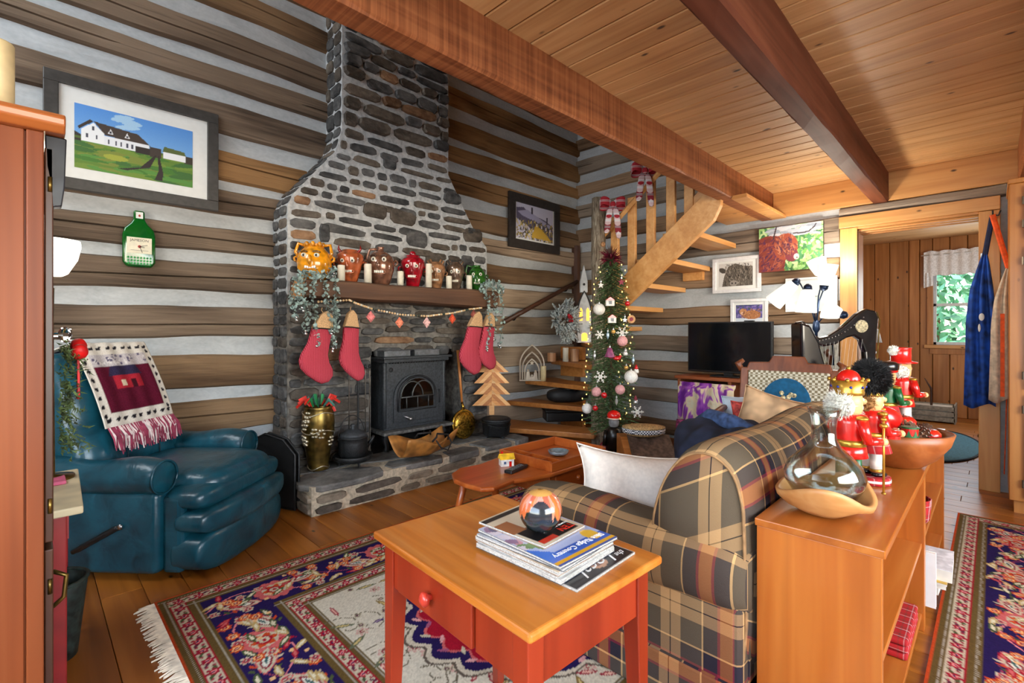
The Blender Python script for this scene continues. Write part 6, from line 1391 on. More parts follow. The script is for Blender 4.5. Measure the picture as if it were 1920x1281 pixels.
for s_ in (-1, 1):
    MB().prism([(s_*0.235, -0.10), (s_*0.29, -0.10), (s_*0.305, 0.52), (s_*0.25, 0.52)], -0.022, 0.024, 'y', M=MBa).build('back_post', M_WAL, ac, bevel=0.008)
    MB().tube([MBa @ Vector((s_*0.30, 0.0, 0.50)), MBa @ Vector((s_*0.325, -0.01, 0.545)), MBa @ Vector((s_*0.29, -0.005, 0.575))], [0.022, 0.026, 0.014], 8).build('scroll', M_WAL, ac, smooth=True)
    MB().tube([(s_*0.30, 0.22, 0.66), (s_*0.32, 0.0, 0.68), (s_*0.32, -0.22, 0.665), (s_*0.31, -0.26, 0.63)], 0.020, 8).build('armrest', M_WAL, ac, smooth=True); MB().tube([(s_*0.31, -0.20, 0.665), (s_*0.29, -0.22, 0.43)], 0.018, 8).build('arm_support', M_WAL, ac, smooth=True)
    for yy in (-0.25, 0.25): MB().tube([(s_*0.265, yy, 0.40), (s_*0.27, yy, 0.2), (s_*0.26, yy*1.05, 0)], [0.026, 0.02, 0.014], 8).build('leg', M_WAL, ac, smooth=True)
top = [(-0.27, 0.49), (-0.25, 0.56), (-0.12, 0.565), (-0.10, 0.61), (0.10, 0.61), (0.12, 0.565), (0.25, 0.56), (0.27, 0.49)]
MB().prism(top, -0.022, 0.022, 'y', M=MBa).build('crest_rail', M_WAL, ac, bevel=0.008)
B('seat_frame', M_WAL, ac, (-0.29, -0.28, 0.36, 0.29, 0.28, 0.42), bevel=0.008); puff((0, -0.01, 0.43), (0.27, 0.26, 0.05), 0.5, 0.3).build('seat_pad', M_NEED, ac, smooth=True)
# sewn pillows
def pillow(name, label, loc, w, h, th, mat, M, seam=True, cat='cushion', PL=0.09):
    t = thing(name, label, cat, loc)
    def side(sg):
        def fn(u_, v_):
            x, y = 2*u_-1, 2*v_-1; f = max(0.0, (1-abs(x)**2.6)*(1-abs(y)**2.6))**0.55
            pull = 1-PL*(1-abs(x)**2)*abs(y)**2*1.0; pull2 = 1-PL*(1-abs(y)**2)*abs(x)**2
            return tuple(M @ Vector((x*w/2*pull2, sg*th/2*f*(1+0.06*sin(7*x+3*y)*f), y*h/2*pull)))
        return fn
    m = MB(); m.grid(22, 18, side(-1), uvfn=lambda a, b: (a*w, b*h)); m.grid(22, 18, side(1), uvfn=lambda a, b: (a*w, b*h)); m.build('cover', mat, t, smooth=True, weld=True)
    if seam:
        pts = []
        for k in range(64):
            s_ = k/64*4; e = int(s_); f = s_-e; x, y = [(2*f-1, -1), (1, 2*f-1), (1-2*f, 1), (-1, 1-2*f)][e]
            pts.append(M @ Vector((x*w/2*(1-PL*(1-y*y)*x*x), 0, y*h/2*(1-PL*(1-x*x)*y*y))))
        MB().tube(pts+[pts[0]], 0.0035, 5, cap=False).build('piping', mat, t, smooth=True)
    return t
M_TAN = plain('tan_cushion_fabric', (196, 160, 122), 0.95, var=0.14, nscale=14); M_BLU = plain('blue_cushion_fabric', (34, 56, 110), 0.95, var=0.2); M_PALEB = plain('pale_blue_cushion', (188, 204, 216), 0.95, var=0.08, nscale=10)
pillow('tan_cushion', 'tan square cushion with faded pattern leaning in the carved armchair', (3.27, 1.00, 0.645), 0.36, 0.34, 0.12, M_TAN, RZ(R(-62)) @ RX(R(-18)) @ RY(R(18)))
pillow('pale_blue_cushion', 'small pale blue cushion behind the tan one in the armchair', (3.42, 1.21, 0.625), 0.26, 0.26, 0.09, M_PALEB, RZ(R(-50)) @ RX(R(-10)))
pillow('navy_cushion', 'navy blue cushion tucked between tan cushion and sofa back', (3.40, 0.83, 0.61), 0.28, 0.28, 0.09, M_BLU, RZ(R(-70)) @ RX(R(-18)) @ RY(R(-10)))
pillow('red_cushion', 'narrow red trimmed cushion at the edge of the tan cushion', (3.25, 1.13, 0.61), 0.16, 0.28, 0.07, plain('red_trim_fabric', (160, 60, 54), 0.95, var=0.3, nscale=40), RZ(R(-42)) @ RX(R(-14)))
# navy jacket heaped on the far sofa arm
t = thing('denim_jacket', 'dark navy jacket heaped over the far sofa arm', 'jacket', (2.90, 1.14, 0.40)); M_NAVY = plain('navy_cotton', (32, 38, 56), 0.9, var=0.35, nscale=12, bump=0.4)
m = MB().ball((0, 0, 0.10), (0.20, 0.27, 0.17), 40, 20, 0.75, 0.7); m.v = [(x_*(1+0.06*sin(9*y_*4+z_*20)), y_, z_+0.02*sin(x_*22+y_*9)+0.012*sin(y_*31)) for x_, y_, z_ in m.v]; m.build('cloth', M_NAVY, t, smooth=True)
MB().tube([(0.02, -0.24, 0.20), (-0.06, -0.08, 0.275), (0.0, 0.08, 0.285), (0.10, 0.20, 0.22)], [0.03, 0.045, 0.045, 0.03], 10, flat=0.6).build('sleeve', plain('denim_blue', (58, 78, 116), 0.9, var=0.25), t, smooth=True)
# slant-front wooden box with gingham basket on top
t = thing('slant_chest', 'small slant-front pine chest with dark lid behind the white cushion', 'chest', (3.50, 1.99, 0), R(-45)); W_ = 0.19
M_HON = wood('honey_pine', (150, 86, 34), (186, 116, 56), (208, 142, 78), 0, 1.0, 0.4)
MB().prism([(-0.17, 0), (0.17, 0), (0.17, 0.34), (0.02, 0.34), (-0.17, 0.20)], -W_, W_, 'x').build('body', M_HON, t, bevel=0.004); MB().prism([(-0.185, 0.200), (0.015, 0.348), (0.015, 0.360), (-0.185, 0.212)], -W_+0.05, W_+0.01, 'x').build('lid', plain('dark_slate_lid', (84, 66, 56), 0.5, var=0.25), t)
t = thing('gingham_basket', 'shallow oval wicker basket with gingham band on the pine chest', 'basket', (3.535, 2.02, 0.352), R(-45))
_t = NT('gingham'); _tc = _t.n('TexCoord'); _ck = _t.n('TexChecker'); _ck.inputs['Scale'].default_value = 90; _ck.inputs['Color1'].default_value = lin((226, 226, 226)); _ck.inputs['Color2'].default_value = lin((44, 50, 66)); _t.L.new(_tc.outputs['Object'], _ck.inputs['Vector']); _t.out(_ck.outputs['Color'], 0.9)
M_WICK2 = plain('wicker', (170, 138, 92), 0.8, var=0.3, nscale=90, bump=0.5)
MB().lathe([(0.13, 0), (0.155, 0.012), (0.165, 0.06), (0.158, 0.06), (0.148, 0.015), (0, 0.012)], 32, sy=0.75).build('bowl', M_WICK2, t, smooth=True); MB().lathe([(0.166, 0.022), (0.172, 0.024), (0.174, 0.056), (0.168, 0.058)], 32, sy=0.76).build('gingham_band', MATS['gingham'], t, smooth=True); MB().lathe([(0.172, 0.060), (0.174, 0.068), (0.1, 0.078), (0, 0.08)], 32, sy=0.75).build('lid', M_WICK2, t, smooth=True)
# small black-coated nutcracker by the tree
t = thing('small_nutcracker', 'small black-coated nutcracker with round red hat at the foot of the tree', 'nutcracker', (3.53, 2.30, 0), R(-45)); K_ = plain('pupil_black', (15, 12, 10)); RED = plain('lacquer_red', (206, 26, 20), 0.25, coat=0.5)
MB().lathe([(0.075, 0), (0.075, 0.03)], 16).build('stand', K_, t); 
for s_ in (-1, 1): MB().lathe([(0.03, 0.03), (0.026, 0.2)], 12, (s_*0.03, 0, 0)).build('leg', K_, t, smooth=True)
MB().lathe([(0.07, 0.19), (0.062, 0.36), (0.03, 0.38)], 16).build('coat', K_, t, smooth=True)
MB().ball((0, 0, 0.415), (0.045, 0.045, 0.05), 14, 9).build('head', plain('grey_beard', (120, 118, 118), 0.9), t, smooth=True); MB().ball((0, 0, 0.475), (0.058, 0.058, 0.045), 16, 10).build('hat', RED, t, smooth=True); MB().lathe([(0.05, 0.445), (0.062, 0.45), (0.05, 0.458)], 16).build('hat_band', plain('tinsel_trim', (220, 190, 170), 0.6), t, smooth=True)
for s_ in (-1, 1): MB().tube([(s_*0.065, 0, 0.35), (s_*0.085, -0.01, 0.22)], 0.018, 8).build('arm', K_, t, smooth=True)

# ---- doorway side: tall cabinet, aprons
M_CABK = wood('pine_cabinet_z', (150, 88, 32), (186, 120, 52), (206, 146, 76), 2, 0.8, 0.4, 0.04, 0.05, 0.05, knots=1)
t = thing('pine_cupboard', 'built-in knotty pine cupboard with panelled doors beside the doorway', 'cupboard', (4.82, -0.55, 0)); cc = (4.82, -0.55, 0)
rel(MB().box(4.55, -1.20, 0.09, XW-0.06, -0.067, 2.16).build('carcass', M_CABK, t, bevel=0.004), cc); rel(MB().box(4.60, -1.20, 0, XW-0.06, -0.09, 0.09).build('toe_kick', M_CABK, t), cc); rel(MB().box(4.53, -1.22, 2.16, XW-0.06, -0.060, 2.19).build('top_board', M_CABK, t, bevel=0.004), cc)
for (z0, z1) in ((0.12, 0.78), (0.82, 1.74), (1.80, 2.13)):
    for (y0, y1) in ((-0.60, -0.135), (-1.14, -0.64)):
        d_ = MB().box(4.53, y0, z0, 4.55, y1, z1).build('door', M_CABK, t, bevel=0.004); rel(d_, cc)
        MB().box(4.522, y0+0.06, z0+0.06, 4.531, y1-0.06, z1-0.06).build('raised_panel', M_CABK, d_, bevel=0.006)
        for zz in (z0+0.09, z1-0.09): MB().tube([(4.526, y1+0.004, zz-0.025), (4.526, y1+0.004, zz+0.025)], 0.007, 7).build('hinge', plain('hinge_bronze', (92, 80, 66), 0.4, 0.7), d_)
        MB().ball((4.51, y0+0.04, (z0+z1)/2), 0.014, 10, 7).build('knob', M_BRASS, d_, smooth=True)
tag(MB().ball((4.72, -0.2, 2.205), (0.09, 0.07, 0.018), 16, 8).build('white_plate', plain('porcelain', (226, 226, 222), 0.25), None, smooth=True), 'white dish lying on top of the pine cupboard', 'dish')
def apron(label, cols, y0, y1, z0, z1, x, strap, neck_c, tie, dx):
    t = thing('hanging_apron', label, 'apron', (x, (y0+y1)/2, z0), 0, 'aprons on the doorway hook'); w = (y1-y0)/2; hh = z1-z0
    def f(u_, v_):
        e = np.interp(v_, [0, 0.55, 0.75, 0.92, 1.0], [1.0, 0.95, 0.75, 0.35, 0.10]); return (dx*sin(u_*17+v_*3)*e, w*(1-2*u_)*e+np.interp(v_, [0, .75, 1], [0.0, -0.01, -0.03]), hh*v_-0.02*sin(u_*6)*(1-v_))
    m = MB(); m.grid(26, 18, f); m.build('bib', cols, t, smooth=True, solid=0.004)
    hy = 0.012-(y0+y1)/2; MB().tube([(0, -0.03, hh-0.02), (0.0, (hy-0.03)/2, hh+(2.02-z1)*0.5), (-0.02, hy, 2.03-z0)], 0.016, 6, flat=0.3, up=(0, 1, 0)).build('neck_strap', neck_c, t)
    for k in tie: MB().tube([(0, k, 0.05), (0.005, k+0.005, -0.25), (0, k+0.012, -0.52)], 0.014, 6, flat=0.25, up=(1, 0, 0)).build('tie', neck_c, t)
    return t
M_ROY = plain('royal_blue_cloth', (18, 62, 140), 0.85, var=0.35, nscale=16); M_ORA = plain('orange_webbing', (236, 88, 20), 0.7); M_OAT = plain('oatmeal_cloth', (204, 188, 166), 0.9, var=0.1)
a1 = apron('royal blue apron with white emblem hanging by the doorway', M_ROY, -0.005, 0.165, 0.64, 1.78, 4.98, None, plain('navy_strap', (24, 34, 70), 0.8), (), 0.018)
MB().ball((-0.022, -0.012, 0.66), (0.004, 0.016, 0.028), 10, 7).build('emblem', M_MAT, a1, smooth=True); MB().ball((-0.022, 0.0, 0.58), (0.004, 0.008, 0.03), 8, 6).build('emblem', M_MAT, a1, smooth=True)
a2 = apron('oatmeal apron with orange straps hanging beside the blue one', M_OAT, -0.110, 0.03, 0.70, 1.66, 4.90, None, M_ORA, (-0.02, -0.055), 0.012)
MB().box(-0.016, -0.010, 0.03, -0.010, 0.012, 0.62).build('orange_stripe', M_ORA, a2)
t = thing('coat_hook', 'small black double hook on the doorway casing above the aprons', 'hook', (XW-0.056, 0.01, 2.04)); MB().tube([(0, 0, 0), (-0.05, 0, -0.01), (-0.10, 0, 0.005), (-0.12, 0, 0.03)], 0.005, 7).build('prong', M_CAST, t, smooth=True); MB().tube([(-0.10, 0, 0.0), (-0.13, -0.03, -0.01), (-0.15, -0.04, 0.02)], 0.005, 7).build('prong', M_CAST, t, smooth=True); MB().ball((0, 0, 0), (0.006, 0.016, 0.022), 10, 7).build('plate', M_CAST, t, smooth=True)
# ---- back room contents
def valance():
    t = thing('lace_valance', 'white lace valance gathered on a rod over the kitchen window', 'curtain', (XF-0.05, 0.11, 1.86)); _v = NT('lace'); _v.b.inputs['Alpha'].default_value = 1.0; f = _v.noise((60, 60, 60), 1); _v.b.inputs['Transmission Weight'].default_value = 0.0
    M_ = _v.out(_v.ramp(f, [(0.35, (222, 220, 216)), (0.65, (246, 245, 243))]), 0.9)
    m = MB(); m.grid(60, 8, lambda u_, v_: (0.012*sin(u_*70), 0.60-1.2*u_, 0.12+0.32*v_-0.02*abs(sin(u_*24))*(v_ < 0.05)+0.018*abs(sin(u_*24))*(v_ > 0.95))); m.build('panel', M_, t, smooth=True)
    m = MB(); m.grid(12, 8, lambda u_, v_: (0.012*sin(u_*14), 0.60-0.10*u_, -0.06+0.2*v_+0.03*u_)); m.build('corner_tail', M_, t, smooth=True)
    MB().tube([(0.0, -0.63, 0.40), (0, 0.63, 0.40)], 0.008, 7).build('rod', M_MAT, t, smooth=True)
valance()
t = thing('small_table_lamp', 'little white-shaded table lamp just inside the far room', 'lamp', (6.0, 0.865, 0.845)); MB().lathe([(0.05, 0), (0.05, 0.01), (0.018, 0.02), (0.03, 0.06), (0.018, 0.10), (0.028, 0.14), (0.010, 0.17), (0.008, 0.24)], 18).build('base', plain('porcelain', (226, 226, 222)), t, smooth=True); MB().lathe([(0.075, 0.235), (0.045, 0.37), (0.042, 0.37), (0.072, 0.235)], 24).build('shade', plain('linen_shade', (232, 228, 220), 0.8, var=0.03), t, smooth=True)
t = thing('lamp_table', 'slim dark wooden table holding the little white-shaded lamp', 'table', (6.0, 0.93, 0)); B('top', M_WAL, t, (-0.22, -0.15, 0.82, 0.22, 0.15, 0.843), bevel=0.004)
for a in (-1, 1):
    for b in (-1, 1): B('leg', M_WAL, t, (a*0.19-0.015, b*0.12-0.015, 0, a*0.19+0.015, b*0.12+0.015, 0.82))
t = thing('standing_lamp', 'pale yellow lamp shade half hidden behind the door casing', 'lamp', (7.6, 0.0, 0)); MB().lathe([(0.14, 0), (0.14, 0.02), (0.012, 0.04), (0.012, 1.05)], 18).build('pole', M_BRASS, t, smooth=True); MB().lathe([(0.20, 1.02), (0.10, 1.32), (0.095, 1.32), (0.195, 1.02)], 24).build('shade', plain('yellow_shade', (214, 190, 120), 0.8), t, smooth=True)
t = thing('oval_mat', 'blue oval rubber-edged mat on the floor beyond the doorway', 'mat', (6.75, 0.45, 0.0)); MB().lathe([(0.42, 0.002), (0.42, 0.010), (0.40, 0.014), (0, 0.014)], 40, sy=1.0, M=Matrix.Diagonal((2.2, 0.86, 1, 1))).build('pad', plain('teal_mat', (66, 112, 126), 0.9, var=0.1, nscale=60), t); MB().tube([(0.93*cos(a), 0.365*sin(a), 0.010) for a in np.linspace(0, 2*pi, 49)], 0.010, 6).build('edge', plain('mat_edge', (26, 40, 46), 0.8), t)
t = thing('magazine_basket', 'low grey slatted basket of papers on the far room floor', 'basket', (8.55, 0.62, 0.0)); M_GR = plain('grey_slat', (146, 138, 122), 0.8, var=0.15)
for k in range(3): B('slat', M_GR, t, (-0.20, -0.26, 0.02+0.07*k, -0.185, 0.26, 0.075+0.07*k)); B('slat', M_GR, t, (0.185, -0.26, 0.02+0.07*k, 0.20, 0.26, 0.075+0.07*k))
for s_ in (-1, 1): B('end', M_GR, t, (-0.20, s_*0.26-0.008, 0, 0.20, s_*0.26+0.008, 0.24))
B('papers', plain('paper', (226, 220, 206)), t, (-0.17, -0.23, 0.02, 0.17, 0.23, 0.20)); MB().tube([(0, -0.02, 0.2), (0.0, -0.02, 0.42), (0, 0.05, 0.56)], [0.014, 0.014, 0.004], 7).build('stick_handle', M_DKW, t)
t = thing('hammered_case', 'black patterned case with wire handle on a low white stool in the far room', 'case', (7.9, 1.02, 0)); B('stool', M_MAT, t, (-0.2, -0.26, 0, 0.2, 0.26, 0.30), bevel=0.01); B('case', plain('black_pattern', (40, 42, 38), 0.6, var=0.6, nscale=50), t, (-0.15, -0.25, 0.301, 0.15, 0.20, 0.62), bevel=0.02)
MB().tube([(0, -0.10, 0.61), (0, -0.06, 0.70), (0, 0.06, 0.70), (0, 0.10, 0.61)], 0.006, 6).build('handle', M_CAST, t)
t = thing('water_cooler', 'dark tall bin with pale lid behind the blue apron', 'bin', (6.15, 0.02, 0)); B('body', plain('black_plastic', (16, 16, 18)), t, (-0.12, -0.10, 0, 0.12, 0.055, 0.78), bevel=0.02); B('lid', plain('pale_lid', (150, 190, 206), 0.4), t, (-0.13, -0.11, 0.781, 0.13, 0.075, 0.84), bevel=0.01)
# trees outside the far window
for k, (x, y, h, r) in enumerate(((13.5, 0.9, 4.0, 1.4), (14.5, -2.9, 4.6, 1.6), (15.0, 4.9, 4.2, 1.6))):
    t = thing('garden_tree', ['pale green leafy tree filling the far window', 'bluish green tree at the edge of the far window', 'light green tree beyond the far window toward the doorway'][k], 'tree', (x, y, -0.5), 0, 'trees outside the far window'); rn = random.Random(50+k); m = MB()
    MB().tube([(0, 0, 0), (0.05, 0, h*0.5), (0, 0, h*0.8)], [0.12, 0.09, 0.04], 8).build('trunk', plain('tree_trunk', (84, 62, 42)), t)
    for i in range(1400):
        a, e, q = rn.uniform(0, 2*pi), rn.uniform(-1.3, 1.5), rn.random()**0.4*r; c = Vector((q*cos(a)*cos(e), q*sin(a)*cos(e), h*0.55+q*sin(e)*1.2)); d = Vector((rn.uniform(-1, 1), rn.uniform(-1, 1), rn.uniform(-1, 1))).normalized()*0.13; s_ = d.orthogonal().normalized()*0.06; m._add([c-d, c+s_, c+d, c-s_], [(0, 1, 2, 3)])
    q = m.build('crown', plain('tree_leaf_%d' % k, [(130, 176, 130), (110, 168, 150), (150, 186, 130)][k], 0.8, var=0.25, nscale=2), t, fixn=False); q['kind'] = 'stuff'
# ------------------------------------------------------------------ rugs
NAVY, CRIM, IVO, BRN, GRY, ORG, GRN, PNK, TEAL = (34, 22, 72), (150, 16, 38), (184, 174, 150), (92, 74, 38), (150, 144, 130), (182, 68, 30), (70, 82, 50), (190, 92, 92), (58, 92, 92)
def rosette(c, x, y, r, cols, petals=8, rot=0.0):
    for k in range(petals):
        a = rot+2*pi*k/petals; c.ell(x+0.62*r*cos(a), y+0.62*r*sin(a), r*0.42, r*0.30, cols[0], a)
    c.ell(x, y, r*0.62, r*0.62, cols[1]); c.ell(x, y, r*0.40, r*0.40, cols[2]); c.ell(x, y, r*0.2, r*0.2, cols[3 % len(cols)])
def palmette(c, x, y, L, rot):
    c.leaf(x, y, L*1.15, L*0.52, rot, PNK); c.leaf(x, y, L*1.05, L*0.44, rot, IVO); c.leaf(x, y, L*0.80, L*0.30, rot, (128, 40, 52)); c.leaf(x, y, L*0.62, L*0.20, rot, (206, 206, 192)); c.leaf(x, y, L*0.4, L*0.08, rot, TEAL)
    for s_ in (-1, 1):
        for q in (0.15, 0.35, 0.55): c.leaf(x+cos(rot)*L*(q-0.5)+(-sin(rot))*s_*L*0.30, y+sin(rot)*L*(q-0.5)+cos(rot)*s_*L*0.30, L*0.24, L*0.09, rot+s_*0.9, [ORG, GRN, IVO][int(q*10) % 3])
def band_guard(c, x0, y0, x1, y1, along):
    """ivory guard stripe with red rosettes between crimson lines"""
    c.rect(x0, y0, x1, y1, IVO)
    L = (x1-x0) if along == 'x' else (y1-y0); w = (y1-y0) if along == 'x' else (x1-x0); n = max(2, int(L/0.075))
    for k in range(n):
        t = (k+0.5)/n*L; x = x0+t if along == 'x' else (x0+x1)/2; y = (y0+y1)/2 if along == 'x' else y0+t
        rosette(c, x, y, w*0.40, [(140, 30, 50), CRIM, (214, 130, 130), NAVY], 6, 0.3)
        for s_ in (-1, 1):
            xx, yy = (x+0.026*s_, y+0.010*s_) if along == 'x' else (x+0.010*s_, y+0.026*s_); c.leaf(xx, yy, 0.030, 0.012, (0.6 if along == 'x' else 2.1)*s_, [GRN, (90, 40, 60)][k % 2])
            xx, yy = (x+0.036*s_, y-0.012*s_) if along == 'x' else (x-0.012*s_, y+0.036*s_); c.ell(xx, yy, 0.006, 0.006, (150, 50, 66))
    if along == 'x': c.rect(x0, y0, x1, y0+0.004, CRIM); c.rect(x0, y1-0.004, x1, y1, CRIM)
    else: c.rect(x0, y0, x0+0.004, y1, CRIM); c.rect(x1-0.004, y0, x1, y1, CRIM)
def ring(c, w, h, a, b, col):
    c.rect(a, a, w-a, b, col); c.rect(a, h-b, w-a, h-a, col); c.rect(a, a, b, h-a, col); c.rect(w-b, a, w-a, h-a, col)
def rope(c, w, h, a, b):
    ring(c, w, h, a, b, BRN); m = (a+b)/2; n = int((w-2*a)/0.012)
    for k in range(n):
        for yy in (m+0.006, h-m-0.006): c.ell(a+k*0.012, yy, 0.005, 0.004, GRY)
    for k in range(int((h-2*a)/0.012)):
        for xx in (m+0.006, w-m-0.006): c.ell(xx, a+k*0.012, 0.004, 0.005, GRY)
def vine(c, pts, col, w=0.006):
    P_ = []
    for k in range(len(pts)-1): P_ += [tuple(np.array(pts[k])*(1-t)+np.array(pts[k+1])*t) for t in np.linspace(0, 1, 6)[:-1]]
    c.line(P_+[pts[-1]], w, col)
def navy_band(c, x0, y0, x1, y1, along, seed):
    r_ = np.random.RandomState(seed); c.rect(x0, y0, x1, y1, NAVY); L = (x1-x0) if along == 'x' else (y1-y0); w = (y1-y0) if along == 'x' else (x1-x0)
    def T(t, s): return (x0+t, y0+w*0.5+s*w*0.5) if along == 'x' else (x0+w*0.5+s*w*0.5, y0+t)
    base = 0.0 if along == 'x' else pi/2; n = max(1, int(round(L/0.52))); p = L/n
    vine(c, [T(t, 0.62*sin(2*pi*t/p)) for t in np.linspace(0.0, L, n*18)], (206, 120, 128), 0.007); vine(c, [T(t, -0.62*sin(2*pi*t/p+0.5)) for t in np.linspace(0.0, L, n*18)], (150, 60, 84), 0.005)
    for k in range(n):
        c0 = (k+0.5)*p; x, y = T(c0, 0.0); rosette(c, x, y, w*0.36, [PNK, IVO, (150, 120, 84), CRIM], 10); rosette(c, x, y, w*0.20, [ORG, CRIM, IVO, CRIM], 6)
        for q, s_ in ((0.27, 0.30), (-0.27, -0.30)): x, y = T(c0+q*p, s_); palmette(c, x, y, w*0.62, base+(0.35 if q > 0 else -0.35))
        for q in range(40):
            x, y = T(c0+(r_.rand()-0.5)*p, (r_.rand()*2-1)*0.86); kind = q % 6
            if kind == 0: rosette(c, x, y, 0.026, [ORG, (226, 170, 110), CRIM, IVO], 7)
            elif kind == 1: rosette(c, x, y, 0.022, [IVO, PNK, (120, 40, 60), IVO], 6)
            elif kind in (2, 3): c.leaf(x, y, 0.085, 0.026, base+r_.randn()*0.7, [GRN, TEAL, (176, 150, 96)][q % 3], (206, 200, 170))
            elif kind == 4: c.leaf(x, y, 0.07, 0.022, base+r_.randn()*0.8, CRIM, PNK)
            else: c.ell(x, y, 0.010, 0.010, (214, 170, 120))
def rug_canvas(w, h, res, seed, medallion=True):
    c = Canvas(w, h, res, IVO); r_ = np.random.RandomState(seed)
    ring(c, w, h, 0.0, 0.014, ORG); rope(c, w, h, 0.012, 0.040)
    a, b = 0.040, 0.100
    band_guard(c, a, a, w-a, b, 'x'); band_guard(c, a, h-b, w-a, h-a, 'x'); band_guard(c, a, b, b, h-b, 'y'); band_guard(c, w-b, b, w-a, h-b, 'y')
    rope(c, w, h, 0.100, 0.140); a, b = 0.140, 0.370
    navy_band(c, a, a, w-a, b, 'x', seed); navy_band(c, a, h-b, w-a, h-a, 'x', seed+1); navy_band(c, a, b, b, h-b, 'y', seed+2); navy_band(c, w-b, b, w-a, h-b, 'y', seed+3)
    rope(c, w, h, 0.370, 0.408); a, b = 0.408, 0.460
    band_guard(c, a, a, w-a, b, 'x'); band_guard(c, a, h-b, w-a, h-a, 'x'); band_guard(c, a, b, b, h-b, 'y'); band_guard(c, w-b, b, w-a, h-b, 'y')
    rope(c, w, h, 0.460, 0.490)
    c.rect(0.490, 0.490, w-0.490, h-0.490, (194, 187, 168))
    cx, cy = w/2, h/2
    for k in range(520):
        x, y = 0.50+r_.rand()*(w-1.0), 0.50+r_.rand()*(h-1.0); kind = k % 7; rot = math.atan2(y-cy, x-cx)+r_.randn()*0.6
        if kind in (0, 1): c.leaf(x, y, 0.10, 0.024, rot, [(126, 104, 58), (92, 98, 76)][k % 2], (190, 168, 110))
        elif kind == 2: rosette(c, x, y, 0.026, [(190, 150, 140), IVO, (140, 60, 70), IVO], 6)
        elif kind == 3: c.leaf(x, y, 0.085, 0.022, rot+1.2, (142, 44, 58), (216, 168, 150))
        elif kind == 4: vine(c, [(x+0.05*t*cos(rot+t*2.2), y+0.05*t*sin(rot+t*2.2)) for t in np.linspace(0, 2.2, 10)], (96, 88, 72), 0.004)
        elif kind == 5: rosette(c, x, y, 0.018, [IVO, (120, 110, 90), (86, 44, 66), IVO], 5)
        else: c.leaf(x, y, 0.055, 0.018, rot, (70, 50, 92), (150, 130, 150))
    if medallion:
        def lobe(s_, amp, col, n=16):
            pts = [((s_*(1+amp*abs(sin(n/2*t)))*(w/2-0.73)*cos(t))+cx, (s_*(1+amp*abs(sin(n/2*t)))*(h/2-0.55)*sin(t))+cy) for t in np.linspace(0, 2*pi, 220)[:-1]]; c.poly(pts, col)
        lobe(1.085, 0.06, (90, 80, 70), 26); lobe(1.07, 0.06, (190, 180, 160), 26); lobe(1.04, 0.06, NAVY, 26); lobe(0.975, 0.06, PNK, 26); lobe(0.96, 0.06, CRIM, 26); 
        for k in range(60):
            t = 2*pi*k/60; q = 0.985+0.05*(k % 2); c.leaf(cx+q*(w/2-0.73)*cos(t), cy+q*(h/2-0.55)*sin(t), 0.05, 0.018, t+0.8*(-1)**k, [(206, 150, 150), (150, 80, 110), IVO][k % 3])
        for k in range(90):
            t, q = r_.rand()*2*pi, 0.25+0.6*math.sqrt(r_.rand()); x, y = cx+q*(w/2-0.73)*cos(t), cy+q*(h/2-0.55)*sin(t)
            if k % 3 == 0: rosette(c, x, y, 0.026, [IVO, NAVY, IVO, CRIM], 8)
            elif k % 3 == 1: rosette(c, x, y, 0.022, [(70, 60, 120), (196, 120, 130), NAVY, IVO], 6)
            else: c.leaf(x, y, 0.06, 0.02, t+r_.randn(), [NAVY, (206, 160, 130), TEAL][k % 3])
        rosette(c, cx, cy, 0.26, [NAVY, IVO, CRIM, NAVY], 12)
    c.speckle(0.14, seed); return c
_t = NT('rug_pile'); _a = _t.n('Attribute'); _a.attribute_name = 'Col'; _f = _t.noise((260, 260, 260), 1); _t.bump(_f, 0.35, 0.003); M_RUG = _t.out(_a.outputs['Color'], 0.95, spec=0.1)
def rug(label, x0, y0, w, h, seed, res, med=True, fringe=True, crop=None):
    t = thing('persian_rug', label, 'rug', (x0+w/2, y0+h/2, 0)); c = rug_canvas(w, h, res, seed, med)
    c.build('pile', M_RUG, t, lambda X, Y: (X-w/2, Y-h/2, 0.009+0.0*X))
    MB().box(-w/2, -h/2, 0.001, w/2, h/2, 0.0085).build('backing', plain('rug_backing', (150, 60, 40), 0.95), t)
    if fringe:
        m = MB(); rn = random.Random(seed)
        for s_ in (-1, 1):
            for k in range(int(h/0.010)):
                y = -h/2+0.01*k; L = rn.uniform(0.05, 0.075); m.tube([(s_*w/2, y, 0.006), (s_*(w/2+L*0.5), y+rn.uniform(-.004, .004), 0.008), (s_*(w/2+L), y+rn.uniform(-.010, .010), 0.003)], [0.004, 0.0045, 0.003], 4, cap=False)
        q = m.build('fringe', plain('rug_fringe', (214, 204, 184), 0.95), t, fixn=False); q['kind'] = 'stuff'
    return t
rug('large red and navy persian rug with ivory fringe under the seating', 0.385, 0.42, 3.0, 2.18, 5, 0.006)
rug('second navy persian rug with olive border stripes behind the sofa', 1.42, -2.05, 2.88, 2.22, 15, 0.0065, True, False)

